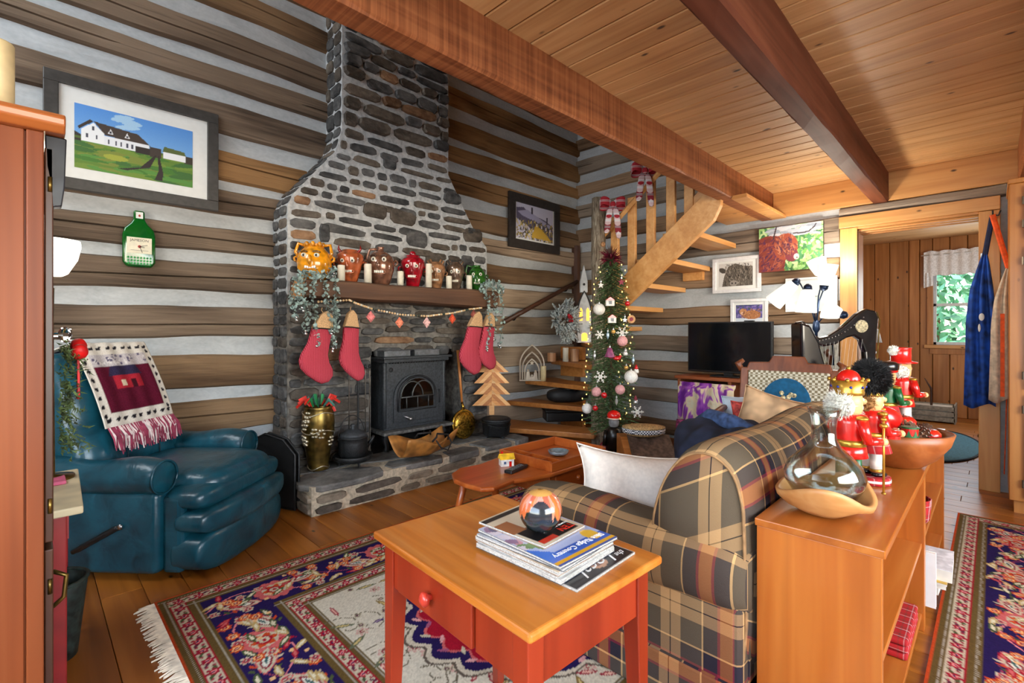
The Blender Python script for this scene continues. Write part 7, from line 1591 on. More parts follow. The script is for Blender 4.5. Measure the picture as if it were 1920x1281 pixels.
# ------------------------------------------------------------------ plaid sofa
_t = NT('sofa_plaid'); _uv = _t.n('UVMap'); _uv.uv_map = 'UVMap'
TP, TNN, NB, RU, CR, CL, BL = (88, 78, 64), (182, 146, 102), (44, 40, 50), (172, 104, 54), (136, 36, 52), (214, 172, 116), (30, 26, 26)
_ss = [(0, TP), (0.14, CL), (0.155, NB), (0.255, CR), (0.275, RU), (0.365, CR), (0.385, NB), (0.485, CL), (0.50, TP), (0.66, TNN), (0.735, BL), (0.745, TNN), (0.82, TP)]
_f = _t.noise((240, 240, 240), 1)
_t.bump(_f, 0.3, 0.003); M_PLAID = _t.out(_t.mix(0.5, _stripes(_t, _uv.outputs[0], 0.42, _ss, 0), _stripes(_t, _uv.outputs[0], 0.46, _ss, 1)), 0.9, spec=0.15)
sofa = thing('plaid_sofa', 'plaid upholstered sofa with rolled arms backed against the low bookcase', 'sofa', (2.28, 0.95, 0)); SFB = (2.28, 0.95, 0)
def sweep_y(xc, zc, rx, rz, y0, y1, uoff=0.0, n=28, nl=26):
    def fn(u_, v_):
        w = 2*pi*u_; e = 1-0.22*abs(2*v_-1)**14; return (xc+rx*math.copysign(abs(cos(w))**0.8, cos(w))*e, y0+(y1-y0)*v_, zc+rz*math.copysign(abs(sin(w))**0.8, sin(w))*e+0.006*sin(v_*11))
    arc = 2*pi*(rx+rz)/2; m = MB(); m.grid(n, nl, fn, closed_u=True, uvfn=lambda a, b: ((y1-y0)*b+uoff, a*arc+0.07)); nv = len(m.v)
    for base in (0, nv-n): m.f.append(tuple(base+k for k in range(n))); m.uv.append([((m.v[base+k][0]), (m.v[base+k][2])) for k in range(n)])
    return m
def uvbox(bb, ax=None):
    x0, y0, z0, x1, y1, z1 = bb; m = MB(); m.box(*bb); m.uv = []
    for f in m.f:
        P_ = [Vector(m.v[i]) for i in f]; nrm = (P_[1]-P_[0]).cross(P_[2]-P_[1]); k = max(range(3), key=lambda q: abs(nrm[q]))
        m.uv.append([(p[1], p[2]) if k == 0 else ((p[0], p[2]) if k == 1 else (p[0], p[1])) for p in P_])
    return m
for xc, nm in ((1.545, 0), (2.92, 1)):
    rel(sweep_y(xc, 0.455, 0.125, 0.115, 0.505, 1.40, 0.03).build('arm_roll', M_PLAID, sofa, smooth=True, fixn=True), SFB)
    rel(uvbox((xc-0.10, 0.515, 0.10, xc+0.11, 1.38, 0.40)).build('arm_panel', M_PLAID, sofa, bevel=0.025, seg=3), SFB)
    rel(uvbox((xc-0.112, 0.510, 0.012, xc+0.118, 1.392, 0.17)).build('skirt', M_PLAID, sofa, bevel=0.01), SFB)
# back roll
cs = [(0.505, 0.20), (0.505, 0.60), (0.515, 0.72), (0.545, 0.795), (0.60, 0.835), (0.66, 0.835), (0.72, 0.80), (0.775, 0.72), (0.81, 0.62), (0.82, 0.54), (0.80, 0.48), (0.74, 0.44), (0.66, 0.42), (0.60, 0.20)]
def smooth_closed(P_, n):
    P_ = [Vector(p) for p in P_]; k = len(P_); out = []
    for i in range(n):
        s = i/n*k; a = int(s); f = s-a; p0, p1, p2, p3 = P_[(a-1) % k], P_[a % k], P_[(a+1) % k], P_[(a+2) % k]
        out.append(0.5*((2*p1)+(-p0+p2)*f+(2*p0-5*p1+4*p2-p3)*f*f+(-p0+3*p1-3*p2+p3)*f**3))
    return out
C2 = smooth_closed(cs, 40); arc = [0]
for i in range(40): arc.append(arc[-1]+(C2[(i+1) % 40]-C2[i]).length)
cen = Vector((0.66, 0.62))
def backf(u_, v_):
    i = int(round(u_*40)) % 40; e = 1-0.10*abs(2*v_-1)**24; p = cen+(C2[i]-cen)*e; return (1.475+1.48*v_, p.x, p.y+0.008*sin(v_*9+1)*(p.y > 0.7))
m = MB(); m.grid(40, 30, backf, closed_u=True, uvfn=lambda a, b: (1.5*b+0.33, arc[int(round(a*40))]+0.10)); nv = len(m.v)
for base, sx in ((0, -1), (nv-40, 1)):
    # gently domed end panel with its own plaid
    ci = len(m.v); ringv = [Vector(m.v[base+k]) for k in range(40)]; mid = []
    for k in range(40): q = ringv[k].lerp(Vector((ringv[k].x, cen.x, cen.y)), 0.45); m.v.append((q.x+sx*0.018, q.y, q.z))
    m.v.append((ringv[0].x+sx*0.024, cen.x, cen.y))
    for k in range(40):
        k2 = (k+1) % 40; f = (base+k, base+k2, ci+k2, ci+k); m.f.append(f); m.uv.append([(m.v[i][1]*1.0+0.12, m.v[i][2]*0.9+m.v[i][1]*0.5) for i in f]); f = (ci+k, ci+k2, ci+40); m.f.append(f); m.uv.append([(m.v[i][1]+0.12, m.v[i][2]*0.9+m.v[i][1]*0.5) for i in f])
rel(m.build('back_roll', M_PLAID, sofa, smooth=True), SFB)
rel(MB().tube([(1.474, cen.x+(p.x-cen.x)*0.915, cen.y+(p.y-cen.y)*0.915) for p in C2+[C2[0]]], 0.004, 6, cap=False).build('piping', plain('tan_piping', (150, 116, 78), 0.9), sofa, smooth=True), SFB)
rel(uvbox((1.50, 0.51, 0.03, 2.96, 0.62, 0.45)).build('back_base', M_PLAID, sofa), SFB)
rel(uvbox((1.64, 0.62, 0.05, 2.90, 1.36, 0.28)).build('seat_base', M_PLAID, sofa, bevel=0.02), SFB)
for a, b in ((1.66, 2.27), (2.275, 2.885)):
    m = MB(); m.ball(((a+b)/2, 1.08, 0.35), ((b-a)/2, 0.31, 0.085), 36, 16, 0.35, 0.22); m.uv = [[(m.v[i][0], m.v[i][1]) for i in f] for f in m.f]; rel(m.build('seat_cushion', M_PLAID, sofa, smooth=True), SFB)
rel(uvbox((1.50, 1.37, 0.012, 3.05, 1.385, 0.16)).build('skirt', M_PLAID, sofa), SFB)
M_WHT = plain('white_linen', (222, 214, 204), 0.9, var=0.03, nscale=60)
pillow('white_cushion', 'plump white cushion standing on the plaid sofa seat', (1.765, 1.035, 0.545), 0.54, 0.32, 0.17, M_WHT, RZ(R(-38)) @ RX(R(-14)) @ RY(R(8)), PL=0.17)

# ------------------------------------------------------------------ twin low bookcases behind the sofa
M_MAPX = wood('maple_x', (140, 72, 20), (184, 106, 40), (208, 136, 62), 0, 0.8, 0.30, 0.0, 0.25, 0.03); M_MAPZ = wood('maple_z', (140, 72, 20), (180, 100, 36), (204, 128, 56), 2, 0.7, 0.30, 0.0, 0.25, 0.03)
BT = 0.655
for k, (x0, x1, lab) in enumerate(((1.50, 2.543, 'honey maple low bookcase nearest the camera, holding the glass decanter'), (2.547, 3.585, 'honey maple low bookcase beyond, with red plaid fabric on its shelf'))):
    t = thing('low_bookcase', lab, 'bookcase', ((x0+x1)/2, 0.345, 0), 0, 'twin low bookcases behind the sofa'); w = (x1-x0)/2; y0, y1 = -0.147, 0.150
    B('top', M_MAPX, t, (-w-0.006, y0-0.008, BT-0.022, w, y1, BT), bevel=0.003); B('side', M_MAPZ, t, (-w, y0, 0.0, -w+0.022, y1-0.004, BT-0.022), bevel=0.002); B('side', M_MAPZ, t, (w-0.024, y0, 0.0, w-0.002, y1-0.004, BT-0.022), bevel=0.002)
    B('back', M_MAPX, t, (-w+0.022, y1-0.014, 0.02, w-0.024, y1-0.004, BT-0.022))
    for z in (0.05, 0.33): B('shelf', M_MAPX, t, (-w+0.022, y0+0.008, z, w-0.024, y1-0.014, z+0.02), bevel=0.002)
# plaid and papers on the shelves
_t = NT('red_tartan'); _s3 = [(0, (176, 20, 26)), (0.4, (110, 14, 24)), (0.52, (226, 220, 214)), (0.58, (176, 20, 26)), (0.78, (40, 60, 44)), (0.88, (176, 20, 26))]
_src = _t.n('TexCoord').outputs['Object']; _t.out(_t.mix(0.5, _stripes(_t, _src, 0.055, _s3, 0), _t.mix(0.5, _stripes(_t, _src, 0.055, _s3, 2), _stripes(_t, _src, 0.055, _s3, 1))), 0.85)
t = thing('folded_tartan', 'folded red tartan cloth on the bottom shelf of the near bookcase', 'cloth', (2.28, 0.30, 0.071)); 
for q in range(3): B('fold', MATS['red_tartan'], t, (-0.17+0.004*q, -0.09, 0.022*q, 0.17-0.006*q, 0.09, 0.022*q+0.020), bevel=0.008, seg=3)
t = thing('tartan_mug_cozy', 'red gingham fabric heart basket on the upper shelf of the far bookcase', 'basket', (2.78, 0.275, 0.351)); MB().lathe([(0.06, 0), (0.075, 0.02), (0.082, 0.11), (0.076, 0.11), (0.068, 0.02)], 20).build('bowl', MATS['red_tartan'], t, smooth=True); MB().tube([(0.075*cos(a), 0.0, 0.10+0.09*sin(a)) for a in np.linspace(0, pi, 12)], 0.009, 7).build('handle', MATS['red_tartan'], t, smooth=True)
PAP = plain('paper', (226, 220, 206)); rn = random.Random(77); z = 0.071
for k, (c_, hh, lab) in enumerate((((206, 202, 196), 0.035, 'lowest pale magazine in the shelf pile of the far bookcase'), ((60, 70, 92), 0.02, 'dark blue magazine in the shelf pile of the far bookcase'), ((222, 180, 70), 0.012, 'yellow magazine in the shelf pile of the far bookcase'), ((220, 220, 222), 0.05, 'white paper bundle sticking out on the far bookcase pile'))):
    t = thing('shelf_magazine', lab, 'magazine', (2.86+rn.uniform(-.02, .02), 0.27-0.012*k, z), R(rn.uniform(-6, 6)), 'magazines on the far bookcase shelf'); B('pages', PAP, t, (-0.13, -0.105, 0, 0.13, 0.105, hh-0.003)); B('cover', plain('mag_cover_%d' % k, c_, 0.4), t, (-0.131, -0.106, hh-0.003, 0.131, 0.106, hh-0.0005)); z += hh
t = thing('standing_book', 'white paperback leaning against the near bookcase end inside the far bookcase', 'book', (2.63, 0.25, 0.071)); MB().box(-0.03, -0.08, 0.0, -0.012, 0.08, 0.22).build('pages', PAP, t); MB().box(-0.012, -0.082, 0, -0.008, 0.082, 0.222).build('cover', M_MAT, t); MB().box(-0.034, -0.082, 0, -0.030, 0.082, 0.222).build('cover', M_MAT, t)
# decanter on its carved root base
t = thing('root_wood_base', 'pale carved root-wood bowl cradling the glass decanter', 'wooden base', (1.685, 0.362, BT+0.001), R(-30)); n = 40; vs = []; prof_ = [(0.02, 0.0), (0.060, 0.003), (0.105, 0.028), (0.126, 0.060), (0.131, 0.078), (0.118, 0.078), (0.098, 0.058), (0.06, 0.028), (0.0, 0.024)]
for i, (r_, z_) in enumerate(prof_):
    for k in range(n):
        a = 2*pi*k/n; wv = (0.018*sin(2*a+0.6)+0.012*sin(3*a+2)) if 2 < i < 7 else 0; rr_ = r_*(1+0.06*sin(2*a+1)+0.03*sin(5*a)); vs.append((rr_*cos(a), rr_*sin(a), z_+wv*(1 if i < 5 else 0.9)))
MB()._add(vs, [(i*n+k, i*n+(k+1) % n, (i+1)*n+(k+1) % n, (i+1)*n+k) for i in range(len(prof_)-1) for k in range(n)]+[tuple(range(n))]).build('bowl', wood('root_wood', (164, 100, 50), (198, 142, 84), (222, 176, 120), 0, 0.7, 0.45), t, smooth=True)
t = thing('glass_decanter', 'clear glass wide-bottom decanter seated in the carved root base', 'decanter', (1.685, 0.362, BT+0.030)); _g = NT('decanter_glass'); _tr = _g.n('BsdfTransparent'); _tr.inputs[0].default_value = (0.93, 0.97, 0.96, 1); _gl = _g.n('BsdfGlossy'); _gl.inputs['Roughness'].default_value = 0.02
_fr = _g.n('LayerWeight'); _fr.inputs[0].default_value = 0.35; _mx = _g.n('MixShader'); _g.L.new(_fr.outputs['Facing'], _mx.inputs[0]); _g.L.new(_tr.outputs[0], _mx.inputs[1]); _g.L.new(_gl.outputs[0], _mx.inputs[2]); M_DEC = _g.out((244, 250, 248), 0.0); _g.L.new(_mx.outputs[0], _g.N['Material Output'].inputs['Surface'])
pr = [(0.0, 0.006), (0.05, 0.006), (0.080, 0.022), (0.102, 0.060), (0.106, 0.085), (0.096, 0.115), (0.070, 0.145), (0.045, 0.168), (0.034, 0.190), (0.032, 0.22), (0.035, 0.255), (0.044, 0.282)]
inn = [(r_-0.0035, z_) for r_, z_ in reversed(pr[1:])]+[(0.0, 0.0095)]
inn = [(max(0, a), b if b > 0.02 else b+0.004) for a, b in inn]
MB().lathe(pr+inn, 48).build('body', M_DEC, t, smooth=True)
# wooden bowl with fruit and cones
bx, by = 2.50, 0.285
t = thing('wooden_bowl', 'large turned wooden bowl of fruit and pine cones on the bookcases', 'bowl', (bx, by, BT+0.001)); M_BOWL = wood('bowl_wood', (112, 54, 20), (150, 82, 36), (178, 108, 58), 0, 0.8, 0.38)
MB().lathe([(0.075, 0), (0.085, 0.004), (0.13, 0.04), (0.168, 0.095), (0.182, 0.142), (0.174, 0.144), (0.158, 0.098), (0.12, 0.048), (0.07, 0.018), (0, 0.014)], 44).build('bowl', M_BOWL, t, smooth=True)
_t = NT('apple_skin'); _f = _t.noise((14, 14, 5), 2); M_APP = _t.out(_t.ramp(_f, [(0.35, (170, 20, 14)), (0.6, (206, 40, 22)), (0.75, (214, 96, 40))]), 0.22, coat=0.4)
FG = 'fruit and cones in the wooden bowl'
def fruit(loc, r, label, kind='apple', M=None):
    t = thing(kind, label, 'fruit', loc, 0, FG)
    if kind == 'apple':
        MB().lathe([(0.0, 0.10*r), (0.35*r, -0.02*r), (0.75*r, 0.25*r), (1.0*r, 0.85*r), (0.95*r, 1.25*r), (0.65*r, 1.60*r), (0.25*r, 1.62*r), (0.0, 1.45*r)], 22, M=M).build('flesh', M_APP, t, smooth=True); MB().tube([(M or Matrix.Identity(4)) @ Vector(p) for p in ((0, 0, 1.45*r), (0.05*r, 0, 1.8*r))], 0.0025, 5).build('stem', M_DKW, t)
    return t
t = thing('red_gourd', 'large glossy red pepper-shaped fruit on top of the bowl', 'fruit', (bx-0.045, by+0.045, BT+0.155), R(-40), FG); MB().ball((0, 0, 0.035), (0.085, 0.058, 0.050), 24, 14, 0.9, 1.0, Matrix.Rotation(R(10), 3, 'Y')).build('flesh', RED, t, smooth=True); MB().tube([(-0.08, 0, 0.045), (-0.10, 0, 0.05)], [0.006, 0.004], 6).build('stem', M_DKW, t)
fa = fruit((bx+0.085, by-0.015, BT+0.115), 0.045, 'red apple with a bitten pale hollow at the bowl edge')
o = MB(); o.lathe([(0.0, 0.004), (0.014, 0.003), (0.026, -0.002), (0.030, -0.010)], 14, M=TR(0.0, -0.038, 0.045) @ RX(R(75))); o.build('cut_face', plain('cut_flesh', (226, 164, 80), 0.5), fa, smooth=True); MB().ball((0, -0.046, 0.047), (0.005, 0.003, 0.007), 7, 5).build('seed', M_DKW, fa)
fruit((bx-0.02, by-0.105, BT+0.098), 0.038, 'small red apple beside the white-tipped pine cone'); fruit((bx-0.115, by+0.035, BT+0.108), 0.036, 'red apple half hidden behind the tartan nutcracker'); fruit((bx+0.03, by+0.105, BT+0.095), 0.04, 'red apple at the sofa side of the bowl')
def cone(loc, r, L, M, tipcol, label):
    t = thing('pine_cone', label, 'pine cone', loc, 0, FG); m = MB(); tip = MB()
    for i in range(70):
        f_ = i/70; a = i*2.399; rr_ = r*math.sin(pi*(0.12+0.80*f_))**0.8; z_ = L*(f_-0.5); c = Vector((rr_*cos(a), rr_*sin(a), z_)); d = Vector((cos(a), sin(a), 0.55)).normalized(); e = Vector((-sin(a), cos(a), 0)); s_ = r*0.30
        p = [c-d*s_-e*s_*0.3, c-d*s_+e*s_*0.3, c+e*s_*0.62, c+d*s_*0.35, c-e*s_*0.62]; m._add([M @ q for q in p], [(0, 1, 2, 3, 4)]); q = [c+d*s_*0.40+e*s_*0.40, c+d*s_*0.55, c+d*s_*0.40-e*s_*0.40, c+d*s_*0.22]; tip._add([M @ (x+Vector((0, 0, 0.0008))) for x in q], [(0, 1, 2, 3)])
    m.ball((0, 0, 0), (r*0.55, r*0.55, L*0.45), 10, 7, M=M.to_3x3())
    m.build('scales', plain('cone_brown', (84, 54, 34), 0.8, var=0.3), t, fixn=False); tip.build('tips', tipcol, t, fixn=False)
M_TIPW = plain('cone_white_tip', (226, 218, 206), 0.9); M_TIPB = plain('cone_tan_tip', (146, 104, 66), 0.8)
cone((bx-0.085, by-0.075, BT+0.140), 0.036, 0.085, RX(R(70)) @ RY(R(40)), M_TIPW, 'white-tipped pine cone at the near side of the bowl')
cone((bx-0.015, by-0.03, BT+0.150), 0.034, 0.08, RX(R(60)) @ RY(R(-30)), M_TIPB, 'tan pine cone just below the red pepper-shaped fruit'); cone((bx+0.055, by-0.085, BT+0.130), 0.034, 0.09, RX(R(80)) @ RZ(R(30)) @ RY(R(80)), plain('cone_dark_tip', (96, 70, 50), 0.8), 'dark pine cone between the two red apples'); cone((bx+0.02, by+0.04, BT+0.140), 0.034, 0.085, RY(R(75)), plain('cone_dark_tip', (96, 70, 50)), 'dark pine cone at the middle of the bowl')
t = thing('toy_drum', 'tiny red and green toy drum at the bowl rim', 'toy drum', (bx-0.168, by-0.060, BT+0.148), 0, FG)
MB().lathe([(0.026, 0), (0.026, 0.034)], 20).build('shell', RED, t); MB().lathe([(0.0275, 0.0), (0.0275, 0.005)], 20).build('hoop', plain('lacquer_green', (20, 92, 50), 0.3), t); MB().lathe([(0.0275, 0.031), (0.0275, 0.037), (0.022, 0.0375), (0, 0.0375)], 20).build('hoop', plain('lacquer_green', (20, 92, 50)), t)
m = MB()
for k in range(8): a = k*pi/4; m.prism([(-0.008, 0.004), (0.008, 0.004), (0, 0.026)], 0.0262, 0.0272, 'x', M=RZ(a))
m.build('zigzag', plain('lacquer_green', (20, 92, 50)), t)

# nutcrackers
SKIN = plain('painted_skin', (226, 176, 120), 0.4, var=0.05); GOLD = plain('gilt_paint', (196, 152, 62), 0.28, 0.75); WHITEF = plain('white_fur', (232, 228, 218), 0.95, bump=0.8, nscale=120); GRNL = plain('lacquer_green', (20, 92, 50)); BLKL = plain('lacquer_black', (18, 16, 18), 0.25, coat=0.4); WHL = plain('lacquer_white', (228, 224, 216), 0.3)
def fur(parent, c, r, n, seed, mat, name, L=0.022, keep=None):
    rn = random.Random(seed); m = MB(); 
    for i in range(n):
        d = Vector((rn.gauss(0, 1), rn.gauss(0, 1), rn.gauss(0, 1))).normalized()
        if keep and not keep(d): continue
        p = Vector((c[0]+d.x*r[0], c[1]+d.y*r[1], c[2]+d.z*r[2])); t_ = (d+Vector((rn.uniform(-.6, .6), rn.uniform(-.6, .6), rn.uniform(-.9, .2)))).normalized()*L; s_ = d.orthogonal().normalized()*0.0022; m._add([p-s_, p+s_, p+t_], [(0, 1, 2)])
    o = MB().ball(c, r, 18, 12).build(name, mat, parent, smooth=True); q = m.build(name+'_strands', mat, o, fixn=False); q['kind'] = 'stuff'
def nutcracker(label, loc, rotz, H_, coat, legs, skirt, base, arms):
    t = thing('nutcracker', label, 'nutcracker', loc, rotz, 'nutcrackers on the bookcases'); s = H_/0.43
    def L_(prof_, name, mat, c=(0, 0, 0), par=None, n=20): return MB().lathe([(a*s, b*s) for a, b in prof_], n, tuple(q*s for q in c)).build(name, mat, par or t, smooth=True)
    L_([(0.062, 0), (0.062, 0.026), (0.058, 0.028), (0, 0.028)], 'stand', base); L_([(0.0632, 0.009), (0.0632, 0.018)], 'stand_band', WHL)
    for sg in (-1, 1):
        lg = L_([(0.019, 0.045), (0.020, 0.10), (0.019, 0.155)], 'leg', legs, (sg*0.024, 0, 0)); MB().ball((sg*0.024*s, -0.012*s, 0.036*s), (0.020*s, 0.030*s, 0.012*s), 12, 8).build('boot', BLKL, lg, smooth=True); L_([(0.0205, 0.046), (0.0215, 0.052), (0.0205, 0.058)], 'boot_cuff', GOLD, (sg*0.024, 0, 0), lg)
    if skirt: L_([(0.066, 0.120), (0.050, 0.175), (0.046, 0.185)], 'kilt', skirt)
    else: L_([(0.054, 0.140), (0.050, 0.160), (0.047, 0.18)], 'coat_tails', coat)
    L_([(0.046, 0.165), (0.045, 0.18), (0.054, 0.25), (0.050, 0.272), (0.02, 0.28)], 'torso', coat); L_([(0.0475, 0.172), (0.0485, 0.185), (0.0475, 0.196)], 'belt', GOLD)
    m = MB()
    for k in range(4): m.ball((0, -0.0515*s, (0.20+0.017*k)*s), 0.0045*s, 7, 5)
    m.build('buttons', GOLD, t, smooth=True); MB().box(-0.010*s, -0.0535*s, 0.198*s, 0.010*s, -0.046*s, 0.268*s).build('placket', WHL, t, bevel=0.002)
    L_([(0.030, 0.272), (0.038, 0.285), (0.040, 0.315), (0.037, 0.338), (0.02, 0.345)], 'head', SKIN)
    MB().tube([(0, -0.038*s, 0.318*s), (0, -0.058*s, 0.312*s)], [0.008*s, 0.010*s], 8).build('nose', SKIN, t, smooth=True); B('jaw', WHL, t, (-0.014*s, -0.042*s, 0.290*s, 0.014*s, -0.034*s, 0.300*s), bevel=0.001)
    for sg in (-1, 1):
        e = MB().ball((sg*0.016*s, -0.036*s, 0.322*s), (0.006*s, 0.004*s, 0.006*s), 8, 6).build('eye', WHL, t, smooth=True); MB().ball((sg*0.016*s, -0.0395*s, 0.322*s), (0.003*s, 0.002*s, 0.0035*s), 7, 5).build('pupil', plain('eye_blue', (40, 70, 140), 0.3), e)
        ar = MB().tube([(sg*0.052*s, 0, 0.262*s), (sg*0.066*s, 0.002*s, 0.225*s), (sg*0.062*s, -0.012*s, 0.195*s)], [0.017*s, 0.016*s, 0.014*s], 10).build('arm', coat, t, smooth=True)
        if arms[0 if sg < 0 else 1]: 
            MB().tube([(sg*0.062*s, -0.012*s, 0.197*s), (sg*0.058*s, -0.060*s, 0.195*s)], [0.013*s, 0.012*s], 10).build('forearm', coat, ar, smooth=True); MB().ball((sg*0.058*s, -0.070*s, 0.195*s), 0.013*s, 10, 7).build('hand', SKIN, ar, smooth=True)
        else: MB().ball((sg*0.062*s, -0.014*s, 0.18*s), 0.013*s, 10, 7).build('hand', SKIN, ar, smooth=True)
        MB().ball((sg*0.052*s, 0, 0.268*s), (0.020*s, 0.018*s, 0.008*s), 12, 7).build('epaulette', GOLD, t, smooth=True)
    return t, s
FACE = R(78)    # they look along the bookcase toward the far side
t, s = nutcracker('king nutcracker with gold crown, white hair and staff, nearest of the four', (1.875, 0.335, BT+0.001), R(52), 0.43, RED, GRNL, None, RED, (True, True))
MB().lathe([(0.042*s, 0.338*s), (0.044*s, 0.348*s), (0.042*s, 0.352*s), (0.052*s, 0.385*s), (0.048*s, 0.385*s), (0.038*s, 0.352*s)], 24).build('crown', GOLD, t, smooth=True); MB().ball((0, 0, 0.385*s), (0.034*s, 0.034*s, 0.034*s), 16, 10).build('crown_cap', RED, t, smooth=True); MB().ball((0, 0, 0.422*s), 0.007*s, 8, 6).build('crown_finial', GOLD, t, smooth=True)
m = MB()
for k in range(8): a = k*pi/4; m.ball((0.0515*s*cos(a), 0.0515*s*sin(a), 0.386*s), 0.0065*s, 7, 5)
m.build('crown_points', GOLD, t, smooth=True); m = MB()
for k in range(8): a = k*pi/4+0.2; m.ball((0.046*s*cos(a), 0.046*s*sin(a), 0.364*s), 0.0045*s, 7, 5)
m.build('crown_jewels', plain('jewel_blue', (24, 40, 130), 0.1), t, smooth=True)
fur(t, (0, 0.024*s, 0.302*s), (0.043*s, 0.032*s, 0.042*s), 1400, 3, WHITEF, 'hair', 0.020, lambda d: d.y > 0.0); fur(t, (0, -0.032*s, 0.275*s), (0.016*s, 0.010*s, 0.016*s), 160, 4, WHITEF, 'beard', 0.010)
st_ = MB().tube([(-0.058*s, -0.070*s, 0.030*s), (-0.058*s, -0.070*s, 0.29*s)], 0.0035*s, 8).build('staff', GOLD, t, smooth=True)
for z_, r_ in ((0.245, 0.012), (0.265, 0.009), (0.282, 0.011), (0.297, 0.006), (0.033, 0.007)): MB().ball((-0.058*s, -0.070*s, z_*s), (r_*s, r_*s, r_*0.7*s), 10, 7).build('staff_bead', GOLD, st_, smooth=True)
t, s = nutcracker('tartan-kilted nutcracker with tall black fur hat, beside the wooden bowl', (2.14, 0.315, BT+0.001), R(50), 0.405, RED, WHL, MATS['red_tartan'], MATS['red_tartan'], (True, True))
fur(t, (0, 0.004*s, 0.395*s), (0.055*s, 0.055*s, 0.060*s), 3200, 5, plain('black_fur', (34, 34, 36), 0.9), 'fur_hat', 0.022); MB().lathe([(0.0385*s, 0.33*s), (0.042*s, 0.335*s), (0.040*s, 0.345*s)], 20).build('hat_band', GOLD, t); fur(t, (0, 0.020*s, 0.305*s), (0.038*s, 0.030*s, 0.034*s), 500, 8, plain('brown_hair', (150, 108, 60), 0.9), 'hair', 0.014, lambda d: d.y > -0.2)
m = MB().lathe([(0.028*s, 0), (0.028*s, 0.034*s)], 18, (0, -0.085*s, 0.165*s)); m.build('drum', RED, t); 
for sg in (-1, 1): MB().tube([(sg*0.045*s, -0.072*s, 0.21*s), (sg*0.012*s, -0.085*s, 0.205*s)], 0.0025*s, 6).build('drumstick', SKIN, t)
t, s = nutcracker('green-coated nutcracker with black hat and tartan skirt behind the fruit', (2.93, 0.375, BT+0.001), R(60), 0.44, GRNL, WHL, MATS['red_tartan'], RED, (True, True))
MB().lathe([(0.042*s, 0.338*s), (0.052*s, 0.35*s), (0.054*s, 0.375*s), (0.04*s, 0.385*s), (0, 0.388*s)], 22).build('cap', BLKL, t, smooth=True); MB().lathe([(0.044*s, 0.335*s), (0.050*s, 0.342*s), (0.044*s, 0.35*s)], 22).build('cap_band', RED, t); fur(t, (0, 0.014*s, 0.302*s), (0.045*s, 0.036*s, 0.040*s), 900, 9, plain('brown_hair', (150, 108, 60)), 'hair', 0.018, lambda d: d.y > -0.2)
m = MB().lathe([(0.026*s, 0), (0.026*s, 0.034*s)], 18, (0, -0.092*s, 0.17*s)); dd = m.build('drum', WHL, t); MB().lathe([(0.0275*s, 0.0), (0.0275*s, 0.007*s)], 18, (0, -0.092*s, 0.168*s)).build('hoop', RED, dd); MB().lathe([(0.0275*s, 0.0), (0.0275*s, 0.007*s)], 18, (0, -0.092*s, 0.198*s)).build('hoop', RED, dd)
t, s = nutcracker('nutcracker in a red top hat with white pompom, farthest of the four', (3.20, 0.345, BT+0.001), R(60), 0.475, RED, WHL, None, GRNL, (True, True))
MB().lathe([(0.062*s, 0.340*s), (0.064*s, 0.345*s), (0.040*s, 0.350*s), (0.040*s, 0.405*s), (0.043*s, 0.412*s), (0, 0.414*s)], 26).build('top_hat', RED, t, smooth=True); fur(t, (0.0, 0.045*s, 0.40*s), (0.018*s, 0.018*s, 0.018*s), 300, 14, WHITEF, 'pompom', 0.010); fur(t, (0, 0.014*s, 0.30*s), (0.044*s, 0.036*s, 0.042*s), 700, 13, WHITEF, 'hair', 0.016, lambda d: d.y > -0.2)

# ------------------------------------------------------------------ bench coffee table
def bpt(u, v, Z=0.42): p = px(u, v, Z=Z); return (p.x, p.y)
M_BEN = wood('bench_maple', (134, 56, 16), (172, 84, 30), (196, 112, 50), 0, 0.7, 0.28, 0.0, 0.3, 0.03)
edge = [bpt(*p) for p in ((847, 887), (851, 899), (874, 908), (902, 915), (927, 914), (947, 906), (964, 899), (985, 897))] + [(2.02, 1.71), (2.56, 1.71), (2.56, 2.15), (2.06, 2.15)] + [bpt(*p) for p in ((930, 858), (910, 866), (894, 871), (862, 877))]
cx_, cy_ = 2.08, 1.94; t = thing('bench_coffee_table', 'curved maple cobbler bench coffee table with divided tray', 'coffee table', (cx_, cy_, 0)); CTB = (cx_, cy_, 0)
rel(MB().prism([tuple(p) for p in edge], 0.395, 0.42, 'z').build('top', M_BEN, t, bevel=0.010, seg=3), CTB)
for a, b in (((1.72, 2.08), (1.67, 2.16)), ((1.80, 1.93), (1.74, 1.86)), ((2.46, 2.08), (2.52, 2.16)), ((2.46, 1.80), (2.52, 1.72))): rel(MB().tube([(a[0], a[1], 0.40), (b[0], b[1], 0.009)], [0.022, 0.016], 10).build('leg', M_BEN, t, smooth=True), CTB)
dz = MB().box(2.06, 1.76, 0.27, 2.52, 2.10, 0.394).build('drawer_box', M_BEN, t, bevel=0.004); rel(dz, CTB)
MB().box(2.10, 1.748, 0.285, 2.48, 1.762, 0.385).build('drawer_front', M_BEN, dz, bevel=0.003); MB().ball((2.29, 1.738, 0.335), 0.014, 10, 7).build('knob', M_BEN, dz, smooth=True)
def trybox(bb, nm='tray_rail'): rel(MB().box(*bb).build(nm, M_BEN, t, bevel=0.002), CTB)
